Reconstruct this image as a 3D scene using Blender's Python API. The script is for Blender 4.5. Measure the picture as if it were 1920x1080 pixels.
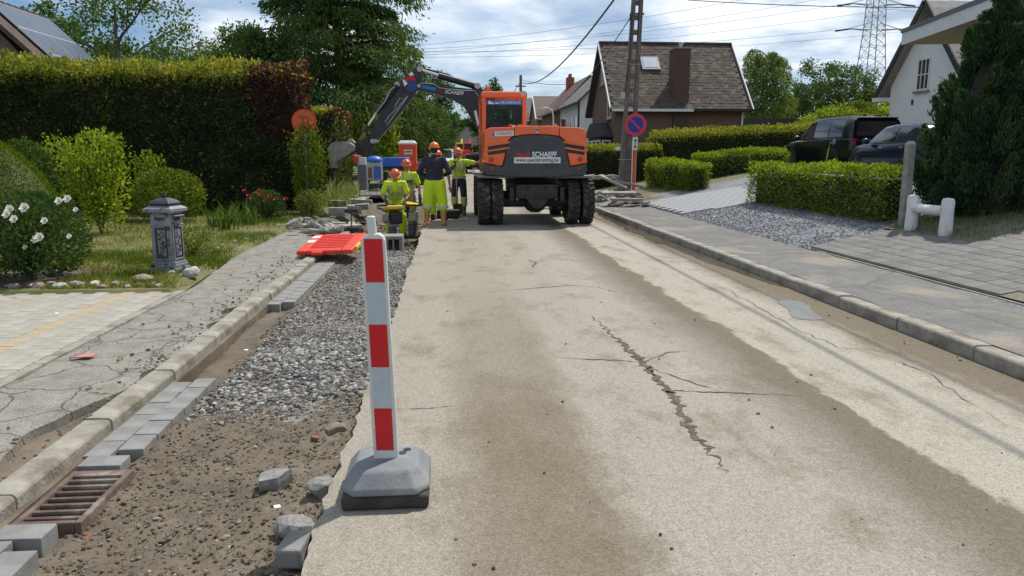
import bpy, bmesh, math, random
import numpy as np
from mathutils import Vector, Matrix, Euler

for o in list(bpy.data.objects): bpy.data.objects.remove(o, do_unlink=True)
scene = bpy.context.scene
COL = scene.collection
R = math.radians

# ------------------------------------------------------------------ camera
F, CAMH, VPX, VPY = 1400.0, 1.55, 840.0, 288.0
_vx, _vy = (VPX-960)/F, (540-VPY)/F
_n = math.sqrt(1+_vx*_vx+_vy*_vy)
YAW = math.asin(-_vx/_n); PIT = math.asin(_vy/_n/math.cos(YAW))
cam = bpy.data.cameras.new('camera'); camo = bpy.data.objects.new('camera', cam); COL.objects.link(camo)
camo.location = (0, 0, CAMH); camo.rotation_euler = (math.pi/2-PIT, 0, -YAW)
cam.sensor_width = 36; cam.lens = 36*F/1920; cam.clip_end = 3000; cam.clip_start = .05
scene.camera = camo
scene.render.resolution_x, scene.render.resolution_y = 1024, 576

# ------------------------------------------------------------------ sky, sun, exposure
SUN_EL, SUN_AZ = 58.0, 42.0            # azimuth measured from the road direction towards the right
w = bpy.data.worlds.new('World'); scene.world = w; w.use_nodes = True
nt = w.node_tree; nt.nodes.clear()
def _n_(t, **k):
    n = nt.nodes.new(t)
    for a, b in k.items(): setattr(n, a, b)
    return n
out = _n_('ShaderNodeOutputWorld'); bg = _n_('ShaderNodeBackground'); bg.inputs['Strength'].default_value = .088
sky = _n_('ShaderNodeTexSky', sky_type='NISHITA', sun_disc=False)
sky.sun_elevation = R(SUN_EL); sky.sun_rotation = R(SUN_AZ)
tc = _n_('ShaderNodeTexCoord'); sep = _n_('ShaderNodeSeparateXYZ')
zc = _n_('ShaderNodeMath', operation='MAXIMUM'); zc.inputs[1].default_value = 0.0
za = _n_('ShaderNodeMath', operation='ADD'); za.inputs[1].default_value = .16
dv = _n_('ShaderNodeVectorMath', operation='DIVIDE'); cmb = _n_('ShaderNodeCombineXYZ')
nt.links.new(tc.outputs['Generated'], sep.inputs[0]); nt.links.new(sep.outputs['Z'], zc.inputs[0])
nt.links.new(zc.outputs[0], za.inputs[0])
for i in range(3): nt.links.new(za.outputs[0], cmb.inputs[i])
nt.links.new(tc.outputs['Generated'], dv.inputs[0]); nt.links.new(cmb.outputs[0], dv.inputs[1])
mp = _n_('ShaderNodeMapping'); mp.inputs['Location'].default_value = (4.4, 9.3, 0); mp.inputs['Scale'].default_value = (1, 1, 0)
nt.links.new(dv.outputs[0], mp.inputs[0])
def noise(sc, det, rough, dist):
    n = _n_('ShaderNodeTexNoise'); n.inputs['Scale'].default_value = sc; n.inputs['Detail'].default_value = det
    n.inputs['Roughness'].default_value = rough; n.inputs['Distortion'].default_value = dist
    nt.links.new(mp.outputs[0], n.inputs['Vector']); return n
n1 = noise(.62, 9, .56, .25); n2 = noise(1.7, 8, .58, .2)
cr = _n_('ShaderNodeValToRGB'); cr.color_ramp.elements[0].position = .40; cr.color_ramp.elements[1].position = .56
nt.links.new(n1.outputs['Fac'], cr.inputs[0])
cc = _n_('ShaderNodeValToRGB')                       # grey bellies to white tops
cc.color_ramp.elements[0].position = .34; cc.color_ramp.elements[0].color = (4.2, 5.6, 7.8, 1)
cc.color_ramp.elements[1].position = .60; cc.color_ramp.elements[1].color = (12.0, 12.7, 13.5, 1)
e = cc.color_ramp.elements.new(.46); e.color = (6.8, 8.2, 10.0, 1)
nt.links.new(n2.outputs['Fac'], cc.inputs[0])
mx = _n_('ShaderNodeMix', data_type='RGBA')
sk2 = _n_('ShaderNodeVectorMath', operation='MULTIPLY'); sk2.inputs[1].default_value = (.80, .98, 1.18)
nt.links.new(sky.outputs[0], sk2.inputs[0])
nt.links.new(cr.outputs[0], mx.inputs['Factor']); nt.links.new(sk2.outputs[0], mx.inputs['A']); nt.links.new(cc.outputs[0], mx.inputs['B'])
nt.links.new(mx.outputs['Result'], bg.inputs['Color']); nt.links.new(bg.outputs[0], out.inputs[0])

sl = bpy.data.lights.new('sun', 'SUN'); so = bpy.data.objects.new('sun', sl); COL.objects.link(so)
sl.energy = 4.6; sl.angle = R(.6); sl.color = (1, .955, .88)
_sd = Vector((math.sin(R(SUN_AZ))*math.cos(R(SUN_EL)), math.cos(R(SUN_AZ))*math.cos(R(SUN_EL)), math.sin(R(SUN_EL))))
so.rotation_euler = _sd.to_track_quat('Z', 'Y').to_euler(); so.location = (10, 10, 30)
vs = scene.view_settings; vs.view_transform = 'Standard'; vs.look = 'None'; vs.gamma = 1; vs.exposure = 0.0; vs.use_curve_mapping = False

# ------------------------------------------------------------------ measuring helpers: photo sightlines to places in the world
_r = np.array([math.cos(YAW), -math.sin(YAW), 0])
_f = np.array([math.sin(YAW)*math.cos(PIT), math.cos(YAW)*math.cos(PIT), -math.sin(PIT)])
_u = np.array([math.sin(YAW)*math.sin(PIT), math.cos(YAW)*math.sin(PIT), math.cos(PIT)])
def ray(px, py): return _f+_r*(px-960)/F+_u*(540-py)/F
def G(px, py, z=0.0):
    d = ray(px, py); t = (z-CAMH)/d[2]; return np.array([0, 0, CAMH])+d*t
def P(px, py, Y):
    d = ray(px, py); return np.array([0, 0, CAMH])+d*(Y/d[1])
def XZ(px, py, Y):
    p = P(px, py, Y); return (float(p[0]), float(p[2]))
RX0, RZ0, RS, RX1 = 5.45, .12, .173, 10.0
RZ1 = RZ0+RS*(RX1-RX0)
def zr(x): return RZ0 if x < RX0 else min(RZ0+RS*(x-RX0), RZ1)
def GR(px, py):
    d = ray(px, py)          # meets the ramp plane z = RZ0+RS*(x-RX0)
    t = (RZ0-RS*RX0-CAMH)/(d[2]-RS*d[0]); return np.array([0, 0, CAMH])+d*t

# ------------------------------------------------------------------ materials
MATS = {}
def mat(name, c1, c2=None, scale=8., rough=.7, bump=0., bscale=None, metal=0., spec=.5, detail=6, lo=.35, hi=.65, coat=0., bdist=.01, trans=0., c3=None, s3=1.5, f3=.5):
    if name in MATS: return MATS[name]
    m = bpy.data.materials.new(name); m.use_nodes = True; t = m.node_tree; b = t.nodes['Principled BSDF']
    b.inputs['Roughness'].default_value = rough; b.inputs['Metallic'].default_value = metal
    b.inputs['Specular IOR Level'].default_value = spec; b.inputs['Coat Weight'].default_value = coat
    b.inputs['Base Color'].default_value = (*c1, 1)
    co = t.nodes.new('ShaderNodeTexCoord')
    if c2 is not None:
        n = t.nodes.new('ShaderNodeTexNoise'); n.inputs['Scale'].default_value = scale; n.inputs['Detail'].default_value = detail
        n.inputs['Roughness'].default_value = .62
        t.links.new(co.outputs['Object'], n.inputs['Vector'])
        r = t.nodes.new('ShaderNodeValToRGB'); r.color_ramp.elements[0].position = lo; r.color_ramp.elements[1].position = hi
        r.color_ramp.elements[0].color = (*c1, 1); r.color_ramp.elements[1].color = (*c2, 1)
        t.links.new(n.outputs['Fac'], r.inputs[0]); last = r.outputs[0]
        if c3 is not None:
            n3 = t.nodes.new('ShaderNodeTexNoise'); n3.inputs['Scale'].default_value = s3; n3.inputs['Detail'].default_value = 5
            t.links.new(co.outputs['Object'], n3.inputs['Vector'])
            r3 = t.nodes.new('ShaderNodeValToRGB'); r3.color_ramp.elements[0].position = f3; r3.color_ramp.elements[1].position = f3+.12
            t.links.new(n3.outputs['Fac'], r3.inputs[0])
            x = t.nodes.new('ShaderNodeMix'); x.data_type = 'RGBA'
            t.links.new(r3.outputs[0], x.inputs['Factor']); t.links.new(last, x.inputs['A']); x.inputs['B'].default_value = (*c3, 1)
            last = x.outputs['Result']
        t.links.new(last, b.inputs['Base Color'])
    if bump:
        n2 = t.nodes.new('ShaderNodeTexNoise'); n2.inputs['Scale'].default_value = bscale or scale*3; n2.inputs['Detail'].default_value = 5
        t.links.new(co.outputs['Object'], n2.inputs['Vector'])
        bp = t.nodes.new('ShaderNodeBump'); bp.inputs['Strength'].default_value = bump; bp.inputs['Distance'].default_value = bdist
        t.links.new(n2.outputs['Fac'], bp.inputs['Height']); t.links.new(bp.outputs[0], b.inputs['Normal'])
    MATS[name] = m; return m

def leafmat(name, cols, trans=.35, rough=.55):
    """foliage: one colour per leaf picked by the leaf's own random value"""
    if name in MATS: return MATS[name]
    m = bpy.data.materials.new(name); m.use_nodes = True; t = m.node_tree; b = t.nodes['Principled BSDF']; o = t.nodes['Material Output']
    a = t.nodes.new('ShaderNodeAttribute'); a.attribute_name = 'v'
    r = t.nodes.new('ShaderNodeValToRGB')
    for i, (p, c) in enumerate(cols):
        e = r.color_ramp.elements[i] if i < 2 else r.color_ramp.elements.new(p)
        e.position = p; e.color = (*c, 1)
    t.links.new(a.outputs['Fac'], r.inputs[0]); t.links.new(r.outputs[0], b.inputs['Base Color'])
    b.inputs['Roughness'].default_value = rough; b.inputs['Specular IOR Level'].default_value = .16
    tr = t.nodes.new('ShaderNodeBsdfTranslucent'); mxs = t.nodes.new('ShaderNodeMixShader'); mxs.inputs[0].default_value = trans
    g = t.nodes.new('ShaderNodeMix'); g.data_type = 'RGBA'; g.blend_type = 'MULTIPLY'; g.inputs['Factor'].default_value = 1
    g.inputs['B'].default_value = (1.25, 1.2, .5, 1); t.links.new(r.outputs[0], g.inputs['A'])
    t.links.new(g.outputs['Result'], tr.inputs[0])
    t.links.new(b.outputs[0], mxs.inputs[1]); t.links.new(tr.outputs[0], mxs.inputs[2]); t.links.new(mxs.outputs[0], o.inputs[0])
    MATS[name] = m; return m

# ------------------------------------------------------------------ object helpers
def tag(o, label=None, cat=None, group=None, kind=None):
    if label: o['label'] = label
    if cat: o['category'] = cat
    if group: o['group'] = group
    if kind: o['kind'] = kind
    return o
def thing(name, label, cat, loc=(0, 0, 0), rotz=0., group=None):
    o = bpy.data.objects.new(name, None); COL.objects.link(o); o.empty_display_size = .2
    o.location = loc; o.rotation_euler = (0, 0, rotz); return tag(o, label, cat, group)
def link(name, me, m=None, parent=None, off=None):
    o = bpy.data.objects.new(name, me); COL.objects.link(o)
    if m is not None and len(me.materials) == 0:
        for q in (m if isinstance(m, (list, tuple)) else [m]): me.materials.append(q)
    if parent is not None: o.parent = parent
    return o

class MB:
    def __init__(s): s.v = []; s.f = []; s.mi = []; s.cur = 0; s.sm = []; s.smooth = False
    def _add(s, vs, fs):
        b = len(s.v); s.v += [tuple(map(float, q)) for q in vs]; s.f += [tuple(b+i for i in q) for q in fs]
        s.mi += [s.cur]*len(fs); s.sm += [s.smooth]*len(fs); return s
    def box(s, c, d, rot=None, taper=1.):
        x, y, z = d[0]/2, d[1]/2, d[2]/2; t = taper
        vs = [Vector(q) for q in [(-x, -y, -z), (x, -y, -z), (x, y, -z), (-x, y, -z), (-x*t, -y*t, z), (x*t, -y*t, z), (x*t, y*t, z), (-x*t, y*t, z)]]
        M = rot if isinstance(rot, Matrix) else (Euler(rot).to_matrix() if rot else Matrix.Identity(3))
        c = Vector(c); return s._add([M @ q+c for q in vs], [(3, 2, 1, 0), (4, 5, 6, 7), (0, 1, 5, 4), (1, 2, 6, 5), (2, 3, 7, 6), (3, 0, 4, 7)])
    def bar(s, a, b, wd, ht=None, up=(0, 0, 1)):
        a, b = Vector(a), Vector(b); d = b-a; L = d.length; d.normalize(); u = Vector(up)
        if abs(d.dot(u)) > .98: u = Vector((0, 1, 0))
        x = d.cross(u).normalized(); z = x.cross(d); M = Matrix((x, d, z)).transposed()
        return s.box((a+b)/2, (wd, L, ht or wd), M)
    def ring(s, c, ax, r, n, ph=0.):
        ax = Vector(ax).normalized(); u = Vector((0, 0, 1)) if abs(ax.z) < .9 else Vector((1, 0, 0))
        x = ax.cross(u).normalized(); y = ax.cross(x); c = Vector(c)
        return [c+(x*math.cos(ph+2*math.pi*i/n)+y*math.sin(ph+2*math.pi*i/n))*r for i in range(n)]
    def loft(s, rings, cap=True, closed=True):
        n = len(rings[0]); vs = [q for r in rings for q in r]; fs = []
        for k in range(len(rings)-1):
            for i in range(n if closed else n-1):
                j = (i+1) % n; fs.append((k*n+i, k*n+j, (k+1)*n+j, (k+1)*n+i))
        if cap: fs.append(tuple(range(n-1, -1, -1))); fs.append(tuple(range((len(rings)-1)*n, len(rings)*n)))
        return s._add(vs, fs)
    def cyl(s, a, b, r0, r1=None, n=12):
        a, b = Vector(a), Vector(b); r1 = r0 if r1 is None else r1; ax = b-a
        return s.loft([s.ring(a, ax, r0, n), s.ring(b, ax, r1, n)])
    def tube(s, pts, r, n=6):
        pts = [Vector(p) for p in pts]; rs = r if isinstance(r, (list, tuple)) else [r]*len(pts); rg = []
        for i, p in enumerate(pts):
            d = (pts[min(i+1, len(pts)-1)]-pts[max(i-1, 0)]); rg.append(s.ring(p, d, rs[i], n))
        return s.loft(rg)
    def lathe(s, prof, c=(0, 0, 0), ax='Z', n=20, cap=True):
        rg = []
        for r, h in prof:
            if ax == 'Z': rg.append([(c[0]+r*math.cos(2*math.pi*i/n), c[1]+r*math.sin(2*math.pi*i/n), c[2]+h) for i in range(n)])
            elif ax == 'X': rg.append([(c[0]+h, c[1]+r*math.cos(2*math.pi*i/n), c[2]+r*math.sin(2*math.pi*i/n)) for i in range(n)])
            else: rg.append([(c[0]+r*math.sin(2*math.pi*i/n), c[1]+h, c[2]+r*math.cos(2*math.pi*i/n)) for i in range(n)])
        return s.loft(rg, cap)
    def ell(s, c, r, rot=None, n=14, m=8):
        M = Euler(rot).to_matrix() if rot else Matrix.Identity(3); c = Vector(c); rg = []
        for k in range(1, m):
            t = math.pi*k/m; rg.append([c+M @ Vector((r[0]*math.sin(t)*math.cos(2*math.pi*i/n), r[1]*math.sin(t)*math.sin(2*math.pi*i/n), -r[2]*math.cos(t))) for i in range(n)])
        return s.loft(rg)
    def prism(s, poly, a, b, axis='Y'):
        """polygon (two coords) pulled from a to b along an axis"""
        def q(p, h): return (p[0], h, p[1]) if axis == 'Y' else ((h, p[0], p[1]) if axis == 'X' else (p[0], p[1], h))
        ar = sum(poly[i][0]*poly[(i+1) % len(poly)][1]-poly[(i+1) % len(poly)][0]*poly[i][1] for i in range(len(poly)))
        if (ar < 0) == (axis != 'Y'): poly = poly[::-1]
        return s.loft([[q(p, a) for p in poly], [q(p, b) for p in poly]])
    def quad(s, *p): return s._add(p, [tuple(range(len(p)))])
    def build(s, name, m, parent=None, off=None, bevel=0., seg=2, smooth=False, fix=False):
        me = bpy.data.meshes.new(name); v = s.v
        if off is not None: v = [(a-off[0], b-off[1], c-off[2]) for a, b, c in v]
        me.from_pydata(v, [], s.f)
        for q in (m if isinstance(m, (list, tuple)) else [m]): me.materials.append(q)
        if any(s.mi): me.polygons.foreach_set('material_index', s.mi)
        if smooth or any(s.sm): me.polygons.foreach_set('use_smooth', [True]*len(s.f) if smooth else s.sm)
        if fix:
            bm = bmesh.new(); bm.from_mesh(me); bmesh.ops.recalc_face_normals(bm, faces=bm.faces); bm.to_mesh(me); bm.free()
        me.update(); o = link(name, me, None, parent)
        if bevel:
            b = o.modifiers.new('bevel', 'BEVEL'); b.width = bevel; b.segments = seg; b.limit_method = 'ANGLE'; b.angle_limit = R(35)
        if smooth:
            try: me.set_sharp_from_angle(angle=R(42))
            except Exception: pass
        return o
def one(fn, *a, **k):
    m = MB(); getattr(m, fn)(*a, **k); return m

def npmesh(name, V, Fq, m, parent=None, v=None, smooth=False):
    V = np.asarray(V, np.float32); Fq = np.asarray(Fq, np.int32); n, k = Fq.shape
    me = bpy.data.meshes.new(name); me.vertices.add(len(V)); me.vertices.foreach_set('co', V.ravel())
    me.loops.add(n*k); me.loops.foreach_set('vertex_index', Fq.ravel())
    me.polygons.add(n); me.polygons.foreach_set('loop_start', np.arange(0, n*k, k, dtype=np.int32))
    try: me.polygons.foreach_set('loop_total', np.full(n, k, np.int32))
    except Exception: pass
    me.polygons.foreach_set('use_smooth', np.full(n, bool(smooth)))
    if v is not None:
        at = me.attributes.new('v', 'FLOAT', 'FACE'); at.data.foreach_set('value', np.asarray(v, np.float32))
    for q in (m if isinstance(m, (list, tuple)) else [m]): me.materials.append(q)
    me.update(calc_edges=True); return link(name, me, None, parent)

def unit(a): return a/np.maximum(np.linalg.norm(a, axis=1, keepdims=True), 1e-6)
def leafgeo(rng, pts, axis, size, asp=.5, wob=.8, cup=.12):
    n = len(pts); ax = unit(axis+rng.normal(0, wob, (n, 3))); sd = unit(np.cross(ax, rng.normal(0, 1, (n, 3)))); nm = np.cross(ax, sd)
    L = (size*rng.uniform(.65, 1.35, n))[:, None]; W = L*asp*.5
    a = pts; b = pts+ax*L*.45+sd*W+nm*L*cup; c = pts+ax*L; d = pts+ax*L*.45-sd*W+nm*L*cup
    V = np.stack([a, b, c, d], 1).reshape(-1, 3); Fq = np.arange(4*n).reshape(n, 4); return V, Fq
def text(s, size, m, parent, loc, rot=(R(90), 0, 0), name='lettering', ext=.002, sx=1., align='CENTER', bold=0.):
    cu = bpy.data.curves.new(name, 'FONT'); cu.body = s; cu.size = size; cu.extrude = ext; cu.align_x = align; cu.align_y = 'CENTER'; cu.offset = bold
    t = bpy.data.objects.new(name, cu); me = bpy.data.meshes.new_from_object(t); bpy.data.objects.remove(t)
    me.materials.clear(); me.materials.append(m); o = link(name, me, None, parent)
    o.location = loc; o.rotation_euler = rot; o.scale = (sx, 1, 1); return o
def copy_part(o, parent, loc=None, rot=None, scale=None):
    c = o.copy(); COL.objects.link(c); c.parent = parent
    if loc is not None: c.location = loc
    if rot is not None: c.rotation_euler = rot
    if scale is not None: c.scale = scale
    return c
def copy_tree(o, parent=None):
    c = o.copy(); COL.objects.link(c); c.parent = parent
    for ch in list(o.children): copy_tree(ch, c)
    return c
# ------------------------------------------------------------------ the setting
def vnoise(x, y, seed, s=1.):
    r = np.random.default_rng(seed); T = r.uniform(-1, 1, (64, 64)); x = np.asarray(x)*s; y = np.asarray(y)*s
    xi = np.floor(x).astype(int); yi = np.floor(y).astype(int); fx = x-xi; fy = y-yi; fx = fx*fx*(3-2*fx); fy = fy*fy*(3-2*fy)
    g = lambda a, b: T[a % 64, b % 64]
    return (g(xi, yi)*(1-fx)+g(xi+1, yi)*fx)*(1-fy)+(g(xi, yi+1)*(1-fx)+g(xi+1, yi+1)*fx)*fy
def fbm(x, y, seed, s=1., o=4):
    return sum(vnoise(x, y, seed+k, s*2**k)*.5**k for k in range(o))
def sstep(a, b, x):
    t = np.clip((np.asarray(x, float)-a)/(b-a), 0, 1); return t*t*(3-2*t)

soil = mat('soil', (.10, .075, .05), (.19, .15, .105), 3, .95, .6, 30)
grassground = mat('lawn_soil', (.08, .10, .025), (.18, .15, .065), 2.2, .95, .5, 40, c3=(.10, .12, .035), s3=.5)
concrete = mat('kerb_concrete', (.215, .195, .16), (.335, .305, .25), 9, .9, .7, 50, c3=(.165, .143, .105), s3=3, f3=.53)
conc_dark = mat('old_concrete', (.17, .165, .15), (.33, .315, .28), 9, .9, .4, 70)
conc_mid = mat('slab_concrete', (.23, .208, .17), (.36, .33, .275), 6, .88, .4, 60)
block_grey = mat('grey_block', (.165, .16, .15), (.25, .244, .23), 5, .85, .3, 120)

# ground: one sheet that reaches the horizon, lower under the road, rising to the gardens on the right
prof = [(-700, -.04), (-40, -.04), (-3.05, -.04), (-2.95, -.7), (5.3, -.7), (RX0+.03, RZ0-.025), (RX1, RZ1-.025), (60, RZ1-.025), (700, RZ1-.025)]
ys = [-60, -10, 0, 8, 16, 30, 60, 120, 300, 1500]
V = [(x, y, z) for y in ys for x, z in prof]; n = len(prof)
Fq = [(j*n+i, j*n+i+1, (j+1)*n+i+1, (j+1)*n+i) for j in range(len(ys)-1) for i in range(n-1)]
tag(npmesh('ground', V, Fq, grassground), kind='structure')

m = MB(); m.quad((-90, 8.52, .06), (-3.14, 8.52, .06), (-3.30, 10, .06), (-3.38, 12, .06), (-3.38, 21, .06), (-90, 21, .06)); m.quad((-90, 21, .06), (-3.38, 21, .06), (-3.38, 60, .05), (-90, 60, .05)); 
_b = [(-90, 8.52), (-3.14, 8.52), (-3.30, 10), (-3.38, 12), (-3.38, 21), (-3.38, 60)]; _o = [(-90, 8.44), (-3.03, 8.42), (-3.16, 10), (-3.22, 12), (-3.20, 21), (-3.2, 60)]
for k in range(5): m.quad((*_o[k], -.02), (*_o[k+1], -.02), (*_b[k+1], .06), (*_b[k], .06))
tag(m.build('lawn', grassground), kind='structure')
# ---- road with its worn concrete, bands along the wheel tracks and the paler gutter strip
def road_material():
    m = bpy.data.materials.new('road_surface'); m.use_nodes = True; t = m.node_tree; b = t.nodes['Principled BSDF']
    N = lambda ty, **k: (lambda n: ([setattr(n, a, c) for a, c in k.items()], n)[1])(t.nodes.new(ty))
    L = t.links.new
    co = N('ShaderNodeTexCoord'); sx = N('ShaderNodeSeparateXYZ'); L(co.outputs['Object'], sx.inputs[0])
    def nz(sc, det=5, st=None, rg=.6):
        n = N('ShaderNodeTexNoise'); n.inputs['Scale'].default_value = sc; n.inputs['Detail'].default_value = det; n.inputs['Roughness'].default_value = rg
        if st:
            q = N('ShaderNodeMapping'); q.inputs['Scale'].default_value = st; L(co.outputs['Object'], q.inputs[0]); L(q.outputs[0], n.inputs['Vector'])
        else: L(co.outputs['Object'], n.inputs['Vector'])
        return n.outputs['Fac']
    def ma(op, a, bb, c=None):
        n = N('ShaderNodeMath', operation=op)
        for i, q in enumerate((a, bb, c)):
            if q is None: continue
            if isinstance(q, (int, float)): n.inputs[i].default_value = q
            else: L(q, n.inputs[i])
        return n.outputs[0]
    wob = ma('MULTIPLY', ma('SUBTRACT', nz(1.1, 7, (1, .55, 1), .68), .5), .42)
    wob2 = ma('MULTIPLY', ma('SUBTRACT', nz(7, 8, (1, .45, 1), .72), .5), .34)
    xx = ma('ADD', ma('ADD', sx.outputs['X'], wob), wob2)
    fac = ma('MULTIPLY', ma('ADD', xx, 1.0), 1/6.)
    rp = N('ShaderNodeValToRGB'); L(fac, rp.inputs[0])
    A = (.285, .255, .205); B = (.138, .108, .066); C = (.150, .126, .092); D = (.340, .308, .253); E_ = (.155, .126, .086)
    A2 = (.305, .276, .228)
    st = [(-1, A), (-.1, A), (.18, B), (.62, B), (.85, A2), (1.75, A2), (2.25, C), (2.42, C), (2.46, D), (3.3, D), (3.62, E_), (4.2, E_)]
    els = rp.color_ramp.elements
    for i, (x, c) in enumerate(st):
        e = els[i] if i < 2 else els.new((x+1)/6.)
        e.position = (x+1)/6.; e.color = (*c, 1)
    # the mud in the left wheel track thins out up the road
    mr = N('ShaderNodeMapRange'); mr.inputs['From Min'].default_value = 4.2; mr.inputs['From Max'].default_value = 8.5; L(ma('ADD', sx.outputs['Y'], ma('MULTIPLY', wob, 2.5)), mr.inputs['Value'])
    lf = ma('LESS_THAN', sx.outputs['X'], 1.3); fd = N('ShaderNodeMix', data_type='RGBA'); L(ma('MULTIPLY', ma('MULTIPLY', mr.outputs[0], lf), .85), fd.inputs['Factor']); L(rp.outputs[0], fd.inputs['A']); fd.inputs['B'].default_value = (*A, 1)
    col = fd.outputs['Result']
    pat = N('ShaderNodeValToRGB'); L(nz(.45, 6, (1, .6, 1)), pat.inputs[0]); pat.color_ramp.elements[0].position = .40; pat.color_ramp.elements[1].position = .62
    mx_ = N('ShaderNodeMix', data_type='RGBA'); L(ma('MULTIPLY', pat.outputs[0], .55), mx_.inputs['Factor']); L(col, mx_.inputs['A']); mx_.inputs['B'].default_value = (.29, .26, .211, 1)
    inb = N('ShaderNodeMix', data_type='RGBA')      # keep gutter strip free of that patching
    gt = ma('GREATER_THAN', sx.outputs['X'], 1.75); L(gt, inb.inputs['Factor']); L(mx_.outputs['Result'], inb.inputs['A']); L(col, inb.inputs['B'])
    stn = N('ShaderNodeValToRGB'); L(nz(2.1, 7, (1.0, .55, 1), .72), stn.inputs[0]); stn.color_ramp.elements[0].position = .51; stn.color_ramp.elements[1].position = .66
    st2 = N('ShaderNodeMix', data_type='RGBA'); L(ma('MULTIPLY', stn.outputs[0], .6), st2.inputs['Factor']); L(inb.outputs['Result'], st2.inputs['A']); st2.inputs['B'].default_value = (.145, .118, .08, 1)
    # aggregate speckle
    vo = N('ShaderNodeTexVoronoi'); vo.inputs['Scale'].default_value = 150; L(co.outputs['Object'], vo.inputs['Vector'])
    sp = N('ShaderNodeSeparateColor'); L(vo.outputs['Color'], sp.inputs[0])
    k = ma('ADD', ma('MULTIPLY', sp.outputs[0], .5), .74)
    k2 = ma('ADD', ma('MULTIPLY', nz(26, 7, None, .75), .7), .65); kk = ma('MULTIPLY', k, k2)
    mm = N('ShaderNodeVectorMath', operation='SCALE'); L(st2.outputs['Result'], mm.inputs[0]); L(kk, mm.inputs['Scale'])
    L(mm.outputs[0], b.inputs['Base Color']); b.inputs['Roughness'].default_value = .9; b.inputs['Specular IOR Level'].default_value = .25
    bp = N('ShaderNodeBump'); bp.inputs['Strength'].default_value = .4; bp.inputs['Distance'].default_value = .003
    L(ma('ADD', vo.outputs['Distance'], ma('MULTIPLY', nz(60, 4), 1.2)), bp.inputs['Height']); L(bp.outputs[0], b.inputs['Normal'])
    return m
rng = np.random.default_rng(3)
road_m = road_material()
# near slab has a ragged broken left edge, then runs on to the horizon
yl = np.concatenate([np.arange(-3, 24, .06), np.arange(24, 60, 2.), np.array([60, 120, 300, 900])])
xe = -.56+.02*vnoise(yl, yl*0, 5, 1.3)+.014*vnoise(yl, yl*0, 6, 9)+.012*rng.uniform(-1, 1, len(yl))
xe = np.where(yl > 24, -2.0, xe); xr = 3.96
V = []; Fq = []
for y, x in zip(yl, xe): V += [(x, y, -.32), (x, y, 0), (xr, y, 0), (xr, y, -.32)]
for k in range(len(yl)-1):
    for i in range(3): Fq.append((4*k+i, 4*k+i+1, 4*(k+1)+i+1, 4*(k+1)+i))
road = tag(npmesh('road', V, np.array(Fq)[:, ::-1], road_m), kind='structure')

crackm = mat('crack_fill', (.062, .052, .038), (.135, .115, .085), 14, .95, .6, 60)
def crack(pts, w0, w1, seed, sub=14, jag=.03):
    r = random.Random(seed); q = []
    for (a, b) in zip(pts[:-1], pts[1:]):
        for k in range(sub):
            t = k/sub; q.append((a[0]+(b[0]-a[0])*t+r.uniform(-jag, jag), a[1]+(b[1]-a[1])*t+r.uniform(-jag, jag)*.6))
    q.append(pts[-1]); m = MB(); n = len(q); L = []; Rr = []
    for i, p in enumerate(q):
        a = q[max(i-1, 0)]; b = q[min(i+1, n-1)]; dx, dy = b[0]-a[0], b[1]-a[1]; l = math.hypot(dx, dy) or 1
        t = i/(n-1); ww = (w0+(w1-w0)*t)*math.sin(math.pi*min(max(t, .03), .97))**.6
        wa, wb = ww*.9*r.uniform(.1, 1.5), ww*.9*r.uniform(.1, 1.5)
        L.append((p[0]-dy/l*wa, p[1]+dx/l*wa, .0035)); Rr.append((p[0]+dy/l*wb, p[1]-dx/l*wb, .0035))
    for i in range(n-1): m.quad(L[i], L[i+1], Rr[i+1], Rr[i])
    return m.build('crack', crackm, road)
def gp(*a): return [tuple(G(x, y)[:2]) for x, y in a]
crack(gp((1105, 590), (1150, 628), (1178, 655), (1205, 682), (1225, 705)), .012, .05, 1)
crack(gp((1215, 690), (1240, 720), (1262, 745), (1282, 785), (1320, 830), (1360, 886)), .05, .014, 2)
crack(gp((1040, 670), (1100, 674), (1160, 676), (1200, 680)), .007, .010, 3, 6, .01)
crack(gp((1210, 678), (1250, 662), (1290, 658)), .012, .006, 4, 6, .02)
crack(gp((1255, 733), (1320, 735), (1400, 738), (1500, 742)), .018, .006, 5, 6, .015)
crack(gp((1220, 690), (1290, 715), (1350, 735)), .009, .005, 6, 6, .02)
crack(gp((900, 548), (1000, 541), (1065, 535), (1120, 538), (1160, 550)), .012, .008, 7, 6, .03)
crack(gp((995, 487), (1005, 495), (1000, 502)), .025, .02, 8, 5, .03)
crack(gp((1340, 530), (1420, 575), (1500, 620), (1570, 650), (1700, 665)), .006, .005, 9, 8, .03)
crack(gp((745, 768), (800, 766), (850, 762)), .007, .006, 10, 6, .01)
crack(gp((1640, 665), (1720, 690), (1800, 740), (1890, 800)), .006, .004, 11, 6, .03)

# tar joints across the far carriageway
jm = mat('joint', (.12, .11, .09))
for y in (26, 32, 38, 45, 56): tag(one('box', (1.3, y, .004), (5.2, .05, .002)).build('joint', jm, road), kind=None)

n = 420; gx = rng.uniform(-.5, 3.9, n); gx = np.where(rng.uniform(0, 1, n) < .45, 3.95-np.abs(rng.normal(0, .22, n)), gx); gy = 2.4+rng.uniform(0, 1, n)**1.6*13; gs = .003+.009*rng.uniform(0, 1, n)**4
ROAD_GRIT = (gx, gy, gs)
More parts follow.
